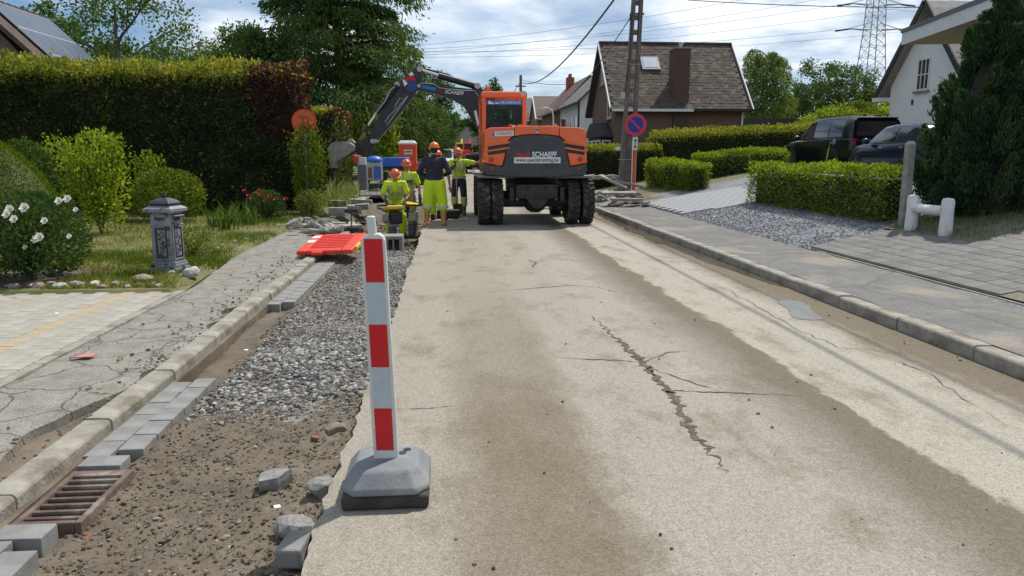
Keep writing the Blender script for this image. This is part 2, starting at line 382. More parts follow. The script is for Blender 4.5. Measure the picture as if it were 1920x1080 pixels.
# ---- puddle along the right kerb
wm = mat('puddle_water', (.06, .052, .038), (.12, .10, .07), 2, .10, .1, 8, spec=.35, bdist=.003)
r = random.Random(4); L = []; Rr = []
for k in range(41):
    y = 8.3+k*.28; t = k/40; wd = (.07+.25*math.sin(math.pi*t)**.7)*r.uniform(.8, 1.1) if 0 < k < 40 else .01
    L.append((3.955-wd, y, .004)); Rr.append((3.958, y, .004))
m = MB()
for k in range(40): m.quad(L[k], Rr[k], Rr[k+1], L[k+1])
tag(m.build('puddle', wm), kind='structure')
m = MB(); pts = [(G(1500+38*math.cos(a)+10*math.sin(3*a), 582+15*math.sin(a)+.3*38*math.cos(a))) for a in np.linspace(0, 2*math.pi, 20)[:-1]]
m.quad(*[(p[0], p[1], .004) for p in pts]); tag(m.build('puddle', wm, fix=True), kind='structure')

# ---- dug-out strip on the left: one height field of sand and rubble
def trench_h(x, y):
    near = -.125+.018*fbm(x, y, 11, 1.6)+.012*fbm(x, y, 21, 9)
    heap = .055*np.exp(-((y-6.1)/1.7)**2)*sstep(-1.62, -1.1, x)+.03*np.exp(-((y-10.5)/2.)**2)
    bank = .08*np.exp(-((x+1.66)/.10)**2)*sstep(2.6, 4, y)*.5
    deep = -.46+.09*fbm(x, y, 31, 1.2)
    d = sstep(13.0, 13.9, y)*(1-sstep(21.5, 23.5, y))
    left = sstep(-1.85, -2.7, x+.25*vnoise(y, y*0, 8, .8)); deep = deep*(1-left)+(.02+.07*fbm(x, y, 41, 1.))*left
    far = .03+.05*fbm(x, y, 51, .8)
    base = np.where(y > 22, far, near+heap+bank); return base*(1-d)+deep*d
xs = np.linspace(-3.0, -.5, 105); yy = np.concatenate([np.arange(.8, 7, .024), np.arange(7, 14, .045), np.arange(14, 24.2, .09)])
X, Y = np.meshgrid(xs, yy); Z = trench_h(X, Y)+.007*rng.uniform(-1, 1, X.shape)
Z = np.where((X < -1.96) & (Y < 15.3), np.minimum(Z, -.16), Z)
n = len(xs); idx = np.arange(len(yy)*n).reshape(len(yy), n)
Fq = np.stack([idx[:-1, :-1], idx[:-1, 1:], idx[1:, 1:], idx[1:, :-1]], -1).reshape(-1, 4)
sandm = mat('trench_sand', (.098, .077, .053), (.168, .137, .098), 2.3, .95, .7, 55, c3=(.125, .10, .07), s3=14, f3=.52, bdist=.012)
dustm = mat('stone_dust', (.165, .155, .138), (.25, .238, .215), 4, .95, .7, 60, c3=(.19, .16, .12), s3=2.2, f3=.55, bdist=.01)
tb = tag(npmesh('trench_bed', np.stack([X, Y, Z], -1).reshape(-1, 3), Fq, [sandm, dustm], smooth=True), kind='structure')
cxy = (np.stack([X, Y], -1).reshape(-1, 2))[Fq].mean(1); dz_ = fbm(cxy[:, 0], cxy[:, 1], 66, 2.)
tb.data.polygons.foreach_set('material_index', ((cxy[:, 1] > 4.85+.4*dz_) & (cxy[:, 1] < 12.6+dz_) & (cxy[:, 0] > -1.62+.12*dz_+.25*np.clip(cxy[:, 1]-8.5, 0, 1)) & (rng.uniform(0, 1, len(cxy)) < .93)).astype(np.int32))

PHI = (1+5**.5)/2
ICO = unit(np.array([(-1, PHI, 0), (1, PHI, 0), (-1, -PHI, 0), (1, -PHI, 0), (0, -1, PHI), (0, 1, PHI), (0, -1, -PHI), (0, 1, -PHI), (PHI, 0, -1), (PHI, 0, 1), (-PHI, 0, -1), (-PHI, 0, 1)], float))
ICOF = np.array([(0, 11, 5), (0, 5, 1), (0, 1, 7), (0, 7, 10), (0, 10, 11), (1, 5, 9), (5, 11, 4), (11, 10, 2), (10, 7, 6), (7, 1, 8), (3, 9, 4), (3, 4, 2), (3, 2, 6), (3, 6, 8), (3, 8, 9), (4, 9, 5), (2, 4, 11), (6, 2, 10), (8, 6, 7), (9, 8, 1)])
def pebbles(name, x, y, z, s, m, rng, parent=None, flat=.65, v=None):
    n = len(x); B = ICO[None]*rng.uniform(.7, 1.25, (n, 12, 1))
    sc = np.stack([s*rng.uniform(.75, 1.35, n), s*rng.uniform(.75, 1.35, n), s*flat*rng.uniform(.7, 1.2, n)], 1)
    B = B*sc[:, None]; a = rng.uniform(0, 6.28, n); t = rng.uniform(-.5, .5, n)
    c, q = np.cos(a)[:, None], np.sin(a)[:, None]; ct, st = np.cos(t)[:, None], np.sin(t)[:, None]
    bx, by, bz = B[..., 0], B[..., 1]*ct-B[..., 2]*st, B[..., 1]*st+B[..., 2]*ct
    V = np.stack([bx*c-by*q, bx*q+by*c, bz], -1)+np.stack([x, y, z], -1)[:, None]
    Fq = (ICOF[None]+12*np.arange(n)[:, None, None]).reshape(-1, 3)
    vv = np.repeat(rng.uniform(0, 1, n) if v is None else v, 20)
    return npmesh(name, V.reshape(-1, 3), Fq, m, parent, v=vv)
gravm = leafmat('gravel_stone', [(0, (.065, .062, .058)), (.5, (.17, .16, .145)), (.8, (.27, .255, .23)), (.982, (.46, .45, .42)), (.99, (.32, .12, .06)), (1., (.34, .14, .07))], trans=0., rough=.9)
clodm = leafmat('soil_clod', [(0, (.10, .08, .056)), (.6, (.145, .118, .083)), (.95, (.21, .175, .128)), (1., (.38, .35, .31))], trans=0., rough=.95)
tag(pebbles('road_grit', ROAD_GRIT[0], ROAD_GRIT[1], ROAD_GRIT[2]*.4, ROAD_GRIT[2], clodm, rng), 'loose grit scattered over the road surface', 'grit', kind='stuff')
# gravel: coarse and clean at the middle, finer and dirtier to the far end
n = 19000; x = rng.uniform(-1.64, -.56, n); y = np.concatenate([rng.uniform(4.45, 6.6, n*4//10), rng.uniform(6.2, 13.3, n-n*4//10)])
keep = (fbm(x, y, 61, 1.1)+.9*sstep(-1.9, -1.2, x+.10*(9-y)*(y < 9)) > .45) & (y > 4.78+.25*np.cos((x+.9)*4)+.35*fbm(x, y, 63, 2.)+rng.normal(0, .12, n))
x, y = x[keep], y[keep]; s = np.where(y < 6.4, rng.uniform(.006, .024, len(x)), rng.uniform(.005, .018, len(x)))
tag(pebbles('gravel', x, y, trench_h(x, y)+s*.35, s, gravm, rng), 'grey crushed stone spread over the dug-out strip beside the road', 'gravel', kind='stuff')
n = 26000; x = rng.uniform(-1.7, -.56, n); y = 2.3+rng.uniform(0, 1, n)**1.2*6; s = .0025+.010*rng.uniform(0, 1, n)**5
tag(pebbles('soil_clods', x, y, trench_h(x, y)+s*.3, s, clodm, rng), 'small brown sand clods on the bed of the dug-out strip', 'soil', kind='stuff')
n = 15000; x = rng.uniform(-1.62, -.57, n); y = 4.6+rng.uniform(0, 1, n)**1.3*8.4; s = rng.uniform(.003, .008, n)
tag(pebbles('fine_gravel', x, y, trench_h(x, y)+s*.4, s, gravm, rng), 'fine grey chippings between the larger gravel of the dug-out strip', 'gravel', kind='stuff')
n = 700; x = rng.uniform(-2.5, -.6, n); y = rng.uniform(13.3, 21.5, n); s = .02+.07*rng.uniform(0, 1, n)**3
tag(pebbles('trench_lumps', x, y, trench_h(x, y)+s*.3, s, clodm, rng), 'lumps of dug sand in the deep trench by the workers', 'soil', kind='stuff')

# ---- left kerb of separate stones, the row of gutter blocks, the cracked pavement
KL = tag(bpy.data.objects.new('kerb_left', None), kind='structure'); COL.objects.link(KL)
KR = tag(bpy.data.objects.new('kerb_right', None), kind='structure'); COL.objects.link(KR)
def kerb_mesh(flip):
    p = [(-.075, -.25), (.075, -.25), (.075, .018), (.068, .032), (.052, .04), (-.075, .04)]
    if flip: p = [(-a, b) for a, b in p]
    m = one('prism', p, -.494, .494, 'Y'); o = m.build('kerb_stone', concrete, fix=True)
    b = o.modifiers.new('bevel', 'BEVEL'); b.width = .008; b.segments = 2; b.limit_method = 'ANGLE'; b.angle_limit = R(30); return o
r = random.Random(8); k0 = kerb_mesh(False)
for i in range(15):
    o = k0 if i == 0 else k0.copy()
    if i: COL.objects.link(o)
    o.parent = KL; o.location = (-2.055+r.uniform(-.008, .008), .85+i*1.0, -.008+r.uniform(-.008, .006)); o.rotation_euler = (r.uniform(-.008, .008), r.uniform(-.03, .03), r.uniform(-.008, .008))
k0 = kerb_mesh(True)
for i in range(44):
    o = k0 if i == 0 else k0.copy()
    if i: COL.objects.link(o)
    o.parent = KR; o.location = (4.045+r.uniform(-.005, .005), 1.7+i*1.0, .075+r.uniform(-.006, .006)); o.rotation_euler = (r.uniform(-.006, .006), r.uniform(-.02, .02), r.uniform(-.005, .005))

GB = tag(bpy.data.objects.new('gutter_blocks', None), kind='structure'); COL.objects.link(GB)
b0 = one('box', (0, 0, -.055), (.135, .215, .11)).build('block', block_grey, GB, bevel=.006)
first = True
def gblock(x, y, z=0, rz=0, sx=1, sy=1):
    global first
    o = b0 if first else b0.copy()
    if not first: COL.objects.link(o)
    first = False; o.parent = GB; o.location = (x-.022, y, z-.032+r.uniform(-.004, .004)); o.rotation_euler = (r.uniform(-.012, .012), r.uniform(-.012, .012), rz+r.uniform(-.02, .02)); o.scale = (sx, sy, 1)
y = 4.04
while y < 5.15: gblock(-1.875, y, -.005); gblock(-1.735, y+.09, -.005); y += .221
gblock(-1.80, 3.86, 0, math.pi/2)
y = 8.15
while y < 12.1: gblock(-1.875, y, -.005); gblock(-1.735, y+.1, -.005); y += .221
gblock(-1.80, 3.10, .005, math.pi/2); y = 2.92
while y > 1.6: gblock(-1.868, y, 0); gblock(-1.728, y-.08, 0); y -= .221

def asphalt_cracked(name, c1, c2, crk, sc, amt):
    m = mat(name, c1, c2, 5, .92, 0, c3=(.235, .205, .165), s3=1.3, f3=.54); t = m.node_tree; b = t.nodes['Principled BSDF']
    N = t.nodes.new; L = t.links.new; co = N('ShaderNodeTexCoord')
    dn = N('ShaderNodeTexNoise'); dn.inputs['Scale'].default_value = 3; dn.inputs['Detail'].default_value = 5; L(co.outputs['Object'], dn.inputs['Vector'])
    sc_ = N('ShaderNodeVectorMath'); sc_.operation = 'SCALE'; sc_.inputs['Scale'].default_value = .35; L(dn.outputs['Color'], sc_.inputs[0])
    ad = N('ShaderNodeVectorMath'); ad.operation = 'ADD'; L(co.outputs['Object'], ad.inputs[0]); L(sc_.outputs[0], ad.inputs[1])
    vo = N('ShaderNodeTexVoronoi'); vo.feature = 'DISTANCE_TO_EDGE'; vo.inputs['Scale'].default_value = sc; L(ad.outputs[0], vo.inputs['Vector'])
    rp = N('ShaderNodeValToRGB'); rp.color_ramp.elements[0].position = .012*amt; rp.color_ramp.elements[1].position = .035*amt; L(vo.outputs['Distance'], rp.inputs[0])
    mx2 = N('ShaderNodeMix'); mx2.data_type = 'RGBA'; src = b.inputs['Base Color'].links[0].from_socket
    L(rp.outputs[0], mx2.inputs['Factor']); mx2.inputs['A'].default_value = (*crk, 1)
    fn = N('ShaderNodeTexVoronoi'); fn.inputs['Scale'].default_value = 110; L(co.outputs['Object'], fn.inputs['Vector'])
    sp = N('ShaderNodeSeparateColor'); L(fn.outputs['Color'], sp.inputs[0])
    mk = N('ShaderNodeMath'); mk.operation = 'MULTIPLY_ADD'; mk.inputs[1].default_value = .5; mk.inputs[2].default_value = .75; L(sp.outputs[0], mk.inputs[0])
    s2 = N('ShaderNodeVectorMath'); s2.operation = 'SCALE'; L(src, s2.inputs[0]); L(mk.outputs[0], s2.inputs['Scale'])
    L(s2.outputs[0], mx2.inputs['B']); L(mx2.outputs['Result'], b.inputs['Base Color'])
    hn = N('ShaderNodeMath'); hn.operation = 'MULTIPLY_ADD'; hn.inputs[1].default_value = .15; L(fn.outputs['Distance'], hn.inputs[0]); L(rp.outputs[0], hn.inputs[2])
    bp = N('ShaderNodeBump'); bp.inputs['Strength'].default_value = .8; bp.inputs['Distance'].default_value = .012; L(hn.outputs[0], bp.inputs['Height']); L(bp.outputs[0], b.inputs['Normal'])
    return m
paveL = asphalt_cracked('cracked_pavement', (.175, .16, .135), (.255, .237, .20), (.115, .10, .075), 2.3, .5)
paveR = asphalt_cracked('asphalt_footway', (.118, .115, .107), (.168, .162, .148), (.125, .118, .105), .35, .3)
# left pavement with its torn edge along the kerb
yv = np.arange(.5, 16.2, .05); V = []; Fq = []
e1 = -2.115-.10*np.clip(fbm(yv, yv*0, 71, 1.1), 0, 1)-.22*np.exp(-((yv-4.3)/.55)**2)-.10*np.exp(-((yv-5.4)/.2)**2)-.13*np.exp(-((yv-7.6)/.25)**2)-.1*np.exp(-((yv-6.9)/.15)**2)
e0 = -2.99-.03*vnoise(yv, yv*0, 77, 1.)-.25*sstep(8.5, 12, yv)
for y, a, b in zip(yv, e0, e1):
    cs = np.linspace(a, b, 9)
    V += [(c, y, .018+.012*float(vnoise(c*3, y*3, 81))-(.02 if k == 8 else 0)) for k, c in enumerate(cs)]+[(b, y, -.15)]
for k in range(len(yv)-1):
    for i in range(9): Fq.append((10*k+i, 10*k+i+1, 10*(k+1)+i+1, 10*(k+1)+i))
tag(npmesh('pavement_left', V, Fq, paveL, smooth=False), kind='structure')
dm = MB(); dm.box((-2.5, 8, -.10), (1.1, 15.5, .1)); tag(dm.build('pavement_bed', soil), kind='structure')
n = 520; y = rng.uniform(3.5, 12, n); x = -2.12-np.abs(rng.normal(0, .22, n)); k = x > -3.05; x, y = x[k], y[k]; s = .004+.014*rng.uniform(0, 1, len(x))**3
tag(pebbles('pavement_crumbs', x, y, .024+s*.3, s, clodm, rng), 'loose crumbs of broken asphalt on the left pavement', 'rubble', kind='stuff')

# left drive: separate paving stones, a sandy yellow course among the grey ones
DL = tag(bpy.data.objects.new('driveway_left', None), kind='structure'); COL.objects.link(DL)
pav_cols = [mat('paver_grey', (.27, .25, .205), (.345, .322, .27), 5, .9, .3, 90), mat('paver_pale', (.305, .285, .24), (.375, .352, .30), 5, .9, .3, 90),
            mat('paver_sand', (.33, .262, .165), (.39, .32, .215), 5, .9, .3, 90), mat('paver_warm', (.28, .24, .18), (.35, .31, .24), 5, .9, .3, 90)]
pm = []
for q in pav_cols:
    o = one('box', (0, 0, 0), (.136, .196, .06)).build('paver', q, bevel=.005, seg=1); pm.append(o.data); COL.objects.unlink(o); bpy.data.objects.remove(o)
def paver(me, par, loc, rot=(0, 0, 0), sc=None):
    o = bpy.data.objects.new('paver', me); COL.objects.link(o); o.parent = par; o.location = loc; o.rotation_euler = rot
    if sc: o.scale = sc
    b = o.modifiers.new('bevel', 'BEVEL'); b.width = .004; b.segments = 1; b.limit_method = 'ANGLE'
    return o
far_paver = MB(); cnt = 0
for c in range(20):
    for k in range(34):
        x = -3.135-c*.14; y = 3.1+k*.2+(.1 if c % 2 else 0); y2 = y
        if y > 8.42: continue
        q = 2 if c == 3 else (0 if r.random() < .55 else (1 if r.random() < .75 else 3))
        if c > 10 and k % 9 == 4: q = 2
        if x/y < -.72 and cnt > 20: far_paver.box((x, y, .006), (.136, .196, .06)); continue
        paver(pm[q], DL, (x, y, .006+r.uniform(-.002, .002)), (r.uniform(-.006, .006), r.uniform(-.006, .006), r.uniform(-.008, .008))); cnt += 1
far_paver.build('pavers_beyond', pav_cols[0], DL)['kind'] = 'stuff'
jt = mat('paving_joint', (.13, .115, .085), (.2, .18, .14), 20, .95)
one('box', (-4.6, 5.7, -.018), (3.1, 5.7, .09)).build('joint_sand', jt, DL)
for i in range(6): one('box', (-3.012, 3.05+i*1.0, -.008), (.085, .99, .09)).build('edging', concrete, DL, bevel=.005)

# right: footway, gravel forecourt on its slope, paving strip and paved drive
m = MB()
yv = np.arange(-2, 20.2, .25)
V = []; Fq = []
for y in yv:
    o1 = 5.47+.05*float(vnoise(y, 0, 91, .9))
    for k, c in enumerate(np.linspace(4.122, o1, 6)): V.append((c, y, .112+.006*float(vnoise(c*2, y*2, 92))+(.0 if c < 5.3 else 0)))
    V.append((o1+.10, y, .118))
for k in range(len(yv)-1):
    for i in range(6): Fq.append((7*k+i, 7*k+i+1, 7*(k+1)+i+1, 7*(k+1)+i))
tag(npmesh('footway_right', V, Fq, paveR), kind='structure')
one('box', (4.8, 9, -.1), (1.34, 22.4, .2)).build('footway_bed', soil)['kind'] = 'structure'
tag(one('box', (4.85, 60, .05), (1.45, 78, .1)).build('footway_far', paveR), kind='structure')
tag(one('box', (-2.85, 92, .05), (1.55, 130, .1)).build('footway_far', paveR), kind='structure')

def gravel_material():
    m = bpy.data.materials.new('blue_gravel'); m.use_nodes = True; t = m.node_tree; b = t.nodes['Principled BSDF']; N = t.nodes.new; L = t.links.new
    co = N('ShaderNodeTexCoord'); vo = N('ShaderNodeTexVoronoi'); vo.inputs['Scale'].default_value = 42; L(co.outputs['Object'], vo.inputs['Vector'])
    sp = N('ShaderNodeSeparateColor'); L(vo.outputs['Color'], sp.inputs[0]); rp = N('ShaderNodeValToRGB')
    for i, (p, c) in enumerate([(0, (.09, .098, .115)), (.6, (.18, .19, .21)), (1, (.31, .318, .335))]):
        e = rp.color_ramp.elements[i] if i < 2 else rp.color_ramp.elements.new(p); e.position = p; e.color = (*c, 1)
    L(sp.outputs[0], rp.inputs[0])
    nz = N('ShaderNodeTexNoise'); nz.inputs['Scale'].default_value = 1.3; nz.inputs['Detail'].default_value = 6; L(co.outputs['Object'], nz.inputs['Vector'])
    r2 = N('ShaderNodeValToRGB'); r2.color_ramp.elements[0].position = .48; r2.color_ramp.elements[1].position = .66; L(nz.outputs['Fac'], r2.inputs[0])
    mu = N('ShaderNodeMath'); mu.operation = 'MULTIPLY'; mu.inputs[1].default_value = .55; L(r2.outputs[0], mu.inputs[0])
    x = N('ShaderNodeMix'); x.data_type = 'RGBA'; L(mu.outputs[0], x.inputs['Factor']); L(rp.outputs[0], x.inputs['A']); x.inputs['B'].default_value = (.27, .25, .215, 1)
    L(x.outputs['Result'], b.inputs['Base Color']); b.inputs['Roughness'].default_value = .85
    bp = N('ShaderNodeBump'); bp.inputs['Strength'].default_value = 1; bp.inputs['Distance'].default_value = .02; L(vo.outputs['Distance'], bp.inputs['Height']); bp.invert = True; L(bp.outputs[0], b.inputs['Normal'])
    return m
gm = gravel_material()
xs = np.concatenate([np.linspace(5.38, 10, 40), np.linspace(10.2, 17, 20)]); yv = np.arange(4.8, 23.2, .18); X, Y = np.meshgrid(xs, yv)
Z = np.vectorize(zr)(X)+.010*fbm(X, Y, 95, 2.2)+.004
Z = np.where(X < 5.5, Z-.02, Z)
n = len(xs); idx = np.arange(X.size).reshape(X.shape); Fq = np.stack([idx[:-1, :-1], idx[:-1, 1:], idx[1:, 1:], idx[1:, :-1]], -1).reshape(-1, 4)
tag(npmesh('forecourt_gravel', np.stack([X, Y, Z], -1).reshape(-1, 3), Fq, gm, smooth=True), kind='structure')
n = 5200; y = rng.uniform(10.6, 19.5, n); x = 5.4+np.abs(rng.normal(0, 1.1, n)); k = (x < 7.9); x, y = x[k], y[k]; s = rng.uniform(.008, .017, len(x))
bgm = leafmat('blue_gravel_stone', [(0, (.09, .098, .115)), (.6, (.18, .19, .21)), (1., (.33, .338, .355))], trans=0, rough=.85)
tag(pebbles('gravel_chips', x, y, np.vectorize(zr)(x)+.012, s, bgm, rng), 'loose blue grey chippings on the sloping forecourt', 'gravel', kind='stuff')
SL = math.atan(RS)
PR = [mat('drive_paver', (.135, .125, .112), (.19, .178, .16), 6, .9, .35, 80), mat('drive_paver_pale', (.158, .148, .134), (.21, .197, .178), 6, .9, .35, 80), mat('drive_paver_dull', (.118, .109, .098), (.165, .154, .139), 6, .9, .35, 80)]
pr = []
for q in PR:
    o = one('box', (0, 0, 0), (.195, .195, .07)).build('paver', q); pr.append(o.data); COL.objects.unlink(o); bpy.data.objects.remove(o)
DR = tag(bpy.data.objects.new('driveway_right', None), kind='structure'); COL.objects.link(DR)
extra = MB(); cand = []
for c in range(22):
    for k in range(22):
        x = 5.60+c*.2*math.cos(SL); y = 6.62+k*.2+(.1 if c % 2 else 0)
        if y > 10.85+.12*(x-5.5) or y < 6.5+.9*max(0, .6-(x-5.5)): continue
        a = x/y; cand.append((a > .85 or x > 8.6, x, y))
cand.sort(); used = 0
for bad, x, y in cand:
    if used < 300 and not bad: paver(pr[r.choice((0, 0, 1, 2))], DR, (x, y, zr(x)+.0+r.uniform(-.002, .002)), (r.uniform(-.006, .006), -SL+r.uniform(-.006, .006), r.uniform(-.008, .008))); used += 1
    else: extra.box((x, y, zr(x)), (.195, .195, .07), (0, -SL, 0))
extra.build('pavers_beyond', PR[0], DR)['kind'] = 'stuff'
j = MB(); j.quad((5.49, 6.5, zr(5.49)+.022), (10.0, 6.5, zr(10)+.022), (10.0, 11.3, zr(10)+.022), (5.49, 10.9, zr(5.49)+.022)); j.build('joint_sand', jt, DR)
PS = tag(bpy.data.objects.new('paving_strip', None), kind='structure'); COL.objects.link(PS)
pgm = mat('strip_paver', (.235, .24, .245), (.315, .318, .315), 6, .9, .3, 80); o = one('box', (0, 0, 0), (.29, .145, .07)).build('paver', pgm); psm = o.data; COL.objects.unlink(o); bpy.data.objects.remove(o)
q0, q1, q2, q3 = [GR(*p) for p in ((1195, 383), (1255, 408), (1425, 379), (1345, 358))]
for c in range(9):
    for k in range(31):
        x = 5.62+c*.296; lo = q1[1]+(q2[1]-q1[1])*(x-q1[0])/(q2[0]-q1[0]); hi = q0[1]+(q3[1]-q0[1])*(x-q0[0])/(q3[0]-q0[0])
        y = 15+k*.15*1.6
        if lo+.05 < y < hi: paver(psm, PS, (x+(.14 if k % 2 else 0), y, zr(x+(.14 if k % 2 else 0))-.002), (0, -SL, 0), (1, 1.6, 1))
# edging between footway and paved drive
for i in range(5): one('box', (5.485, 7.0+i*.95, .075), (.05, .94, .11)).build('edging', conc_mid, DR, bevel=.004)
# ------------------------------------------------------------------ hedges, shrubs, trees
lm_hedge = leafmat('hedge_leaf', [(0, (.030, .042, .013)), (.55, (.058, .082, .022)), (.85, (.11, .145, .035)), (1, (.26, .27, .08))], .3)
lm_top = leafmat('hedge_new_leaf', [(0, (.12, .16, .025)), (.5, (.26, .29, .045)), (.85, (.42, .40, .08)), (1, (.34, .19, .07))], .45)
lm_copper = leafmat('copper_leaf', [(0, (.045, .018, .016)), (.6, (.10, .035, .028)), (.9, (.19, .07, .045)), (1, (.12, .11, .03))], .25)
lm_box = leafmat('box_leaf', [(0, (.055, .09, .010)), (.6, (.125, .185, .018)), (.92, (.24, .29, .035)), (1, (.27, .16, .04))], .35)
lm_mid = leafmat('mid_leaf', [(0, (.035, .075, .015)), (.6, (.08, .145, .028)), (1, (.16, .24, .05))], .35)
lm_light = leafmat('light_leaf', [(0, (.085, .145, .014)), (.5, (.21, .30, .025)), (1, (.42, .46, .05))], .42)
lm_rose = leafmat('rose_leaf', [(0, (.03, .065, .018)), (.7, (.065, .12, .03)), (1, (.13, .20, .05))], .3)
lm_cedar = leafmat('cedar_needle', [(0, (.045, .09, .025)), (.6, (.10, .165, .045)), (1, (.20, .27, .07))], .4)
lm_yew = leafmat('cypress_spray', [(0, (.022, .055, .024)), (.6, (.05, .105, .044)), (.9, (.095, .165, .06)), (1, (.15, .10, .04))], .3)
lm_dark = leafmat('dark_leaf', [(0, (.035, .07, .024)), (.7, (.075, .13, .038)), (1, (.14, .20, .055))], .35)
lm_willow = leafmat('willow_leaf', [(0, (.075, .125, .03)), (.6, (.15, .215, .05)), (1, (.25, .31, .085))], .4)
lm_grass = leafmat('grass_blade', [(0, (.07, .12, .015)), (.45, (.15, .20, .03)), (.78, (.30, .25, .085)), (1, (.44, .35, .16))], .35)
lm_weed = leafmat('weed_leaf', [(0, (.09, .12, .03)), (.6, (.19, .23, .06)), (1, (.33, .33, .12))], .4)
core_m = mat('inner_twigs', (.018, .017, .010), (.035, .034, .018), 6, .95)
bark = mat('bark', (.075, .058, .042), (.15, .12, .09), 9, .95, .7, 25)
bark_grey = mat('grey_bark', (.14, .125, .105), (.25, .225, .19), 9, .95, .6, 25)

def hedge(name, label, x0, x1, y0, y1, z0, z1, m, dens, size, seed, top=None, zend=None, bulge=.06, group=None, rot=0., shoots=.10, copper=None, sides='FTLRB'):
    """clipped hedge as a box of leaves over a dark core; local x along its length"""
    rg = np.random.default_rng(seed); lx, ly, lz = x1-x0, y1-y0, z1-z0
    t = thing(name, label, 'hedge', ((x0+x1)/2, (y0+y1)/2, z0), rot, group)
    zend = lz if zend is None else zend-z0
    hh = lambda x: lz+(zend-lz)*(x/lx+.5)
    V, Fq, vv = [], [], []; VT, FT, vt = [], [], []; VC, FC, vc = [], [], []
    def put(lst, P_, A, sz, wob, val):
        v, f = leafgeo(rg, P_, A, sz, .62, wob); V_, F_, v_ = lst; k = sum(len(a) for a in V_); V_.append(v); F_.append(f+k); v_.append(val)
    for s in sides:
        if s in 'FB':
            n = int(lx*lz*dens*(1 if s == 'F' else .35)); x = rg.uniform(-lx/2, lx/2, n); z = rg.uniform(0.02, 1, n)**.95*hh(x); sg = -1 if s == 'F' else 1
            b = bulge*fbm(x*1.7, z*1.7, seed, 1.)+rg.normal(0, .045, n)-.05
            Pq = np.stack([x, sg*(ly/2+b), z], 1); A = np.tile((0, sg*.8, .15), (n, 1))
        elif s in 'LR':
            n = int(ly*lz*dens); y = rg.uniform(-ly/2, ly/2, n); sg = -1 if s == 'L' else 1; z = rg.uniform(.02, 1, n)*hh(sg*lx/2)
            b = bulge*fbm(y*1.7+9, z*1.7, seed, 1.)+rg.normal(0, .045, n)-.05
            Pq = np.stack([sg*(lx/2+b), y, z], 1); A = np.tile((sg*.8, 0, .15), (n, 1))
        else:
            n = int(lx*ly*dens*1.6); x = rg.uniform(-lx/2, lx/2, n); y = rg.uniform(-ly/2, ly/2, n)
            z = hh(x)+bulge*fbm(x*1.3, y*1.3, seed+5, 1.)+shoots*rg.uniform(-.6, 1, n)*(1+.5*fbm(x, y, seed+7, 2.5))
            Pq = np.stack([x, y, z], 1); A = np.tile((0, 0, .9), (n, 1))
        val = np.clip(rg.beta(1.6, 2.2, n)+.18*fbm(Pq[:, 0]+Pq[:, 1], Pq[:, 2], seed+9, 1.5), 0, 1)
        hi = (Pq[:, 2] > hh(Pq[:, 0])-(.13+shoots*.45)*rg.uniform(.1, 1.6, n)) | (rg.uniform(0, 1, n) < .025)  # new top shoots, plus scattered bright leaves whose colour imitates sunlit ones
        cp = np.zeros(n, bool)
        if copper is not None: cp = (Pq[:, 0] > copper[0]+.35*fbm(Pq[:, 0], Pq[:, 2], seed+3, 1.2)) & (Pq[:, 2] > copper[1]+.5*fbm(Pq[:, 0], Pq[:, 2], seed+4, 1.5)) & (rg.uniform(0, 1, n) < .88)
        tp = hi & ~cp if top else np.zeros(n, bool); rs = ~tp & ~cp
        if rs.any(): put((V, Fq, vv), Pq[rs], A[rs], size, .75, val[rs])
        if tp.any(): put((VT, FT, vt), Pq[tp], A[tp], size*1.05, .7, val[tp])
        if cp.any(): put((VC, FC, vc), Pq[cp], A[cp], size, .75, val[cp])
    npmesh('foliage', np.concatenate(V), np.concatenate(Fq), m, t, np.concatenate(vv))
    if VT: npmesh('new_and_lit_leaves', np.concatenate(VT), np.concatenate(FT), top, t, np.concatenate(vt))
    if VC: tag(npmesh('copper_foliage', np.concatenate(VC), np.concatenate(FC), lm_copper, t, np.concatenate(vc)), 'dark copper red leaves at the hedge end')
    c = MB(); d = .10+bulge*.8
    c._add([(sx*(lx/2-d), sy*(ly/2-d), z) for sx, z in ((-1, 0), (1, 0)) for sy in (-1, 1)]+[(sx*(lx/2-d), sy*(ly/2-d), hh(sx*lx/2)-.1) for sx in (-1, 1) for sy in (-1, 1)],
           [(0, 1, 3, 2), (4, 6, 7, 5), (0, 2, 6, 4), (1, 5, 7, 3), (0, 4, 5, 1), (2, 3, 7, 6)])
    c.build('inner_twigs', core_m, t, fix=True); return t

# the tall beech hedge across the front garden on the left
hedge('tall_hedge', 'tall clipped beech hedge with yellow new growth and copper red end on the left', -14.2, -3.75, 20.3, 21.6, .05, 3.66, lm_hedge, 620, .095, 1, top=lm_top, zend=3.56, bulge=.16, shoots=.30, copper=(4.05, 1.75), sides='FTR')
hedge('hedge', 'shorter dark hedge behind the excavator bucket', -5.7, -3.65, 25.5, 29.5, 0, 2.95, lm_hedge, 420, .095, 2, top=lm_top, bulge=.12, sides='FTR', copper=(.78, 2.2))
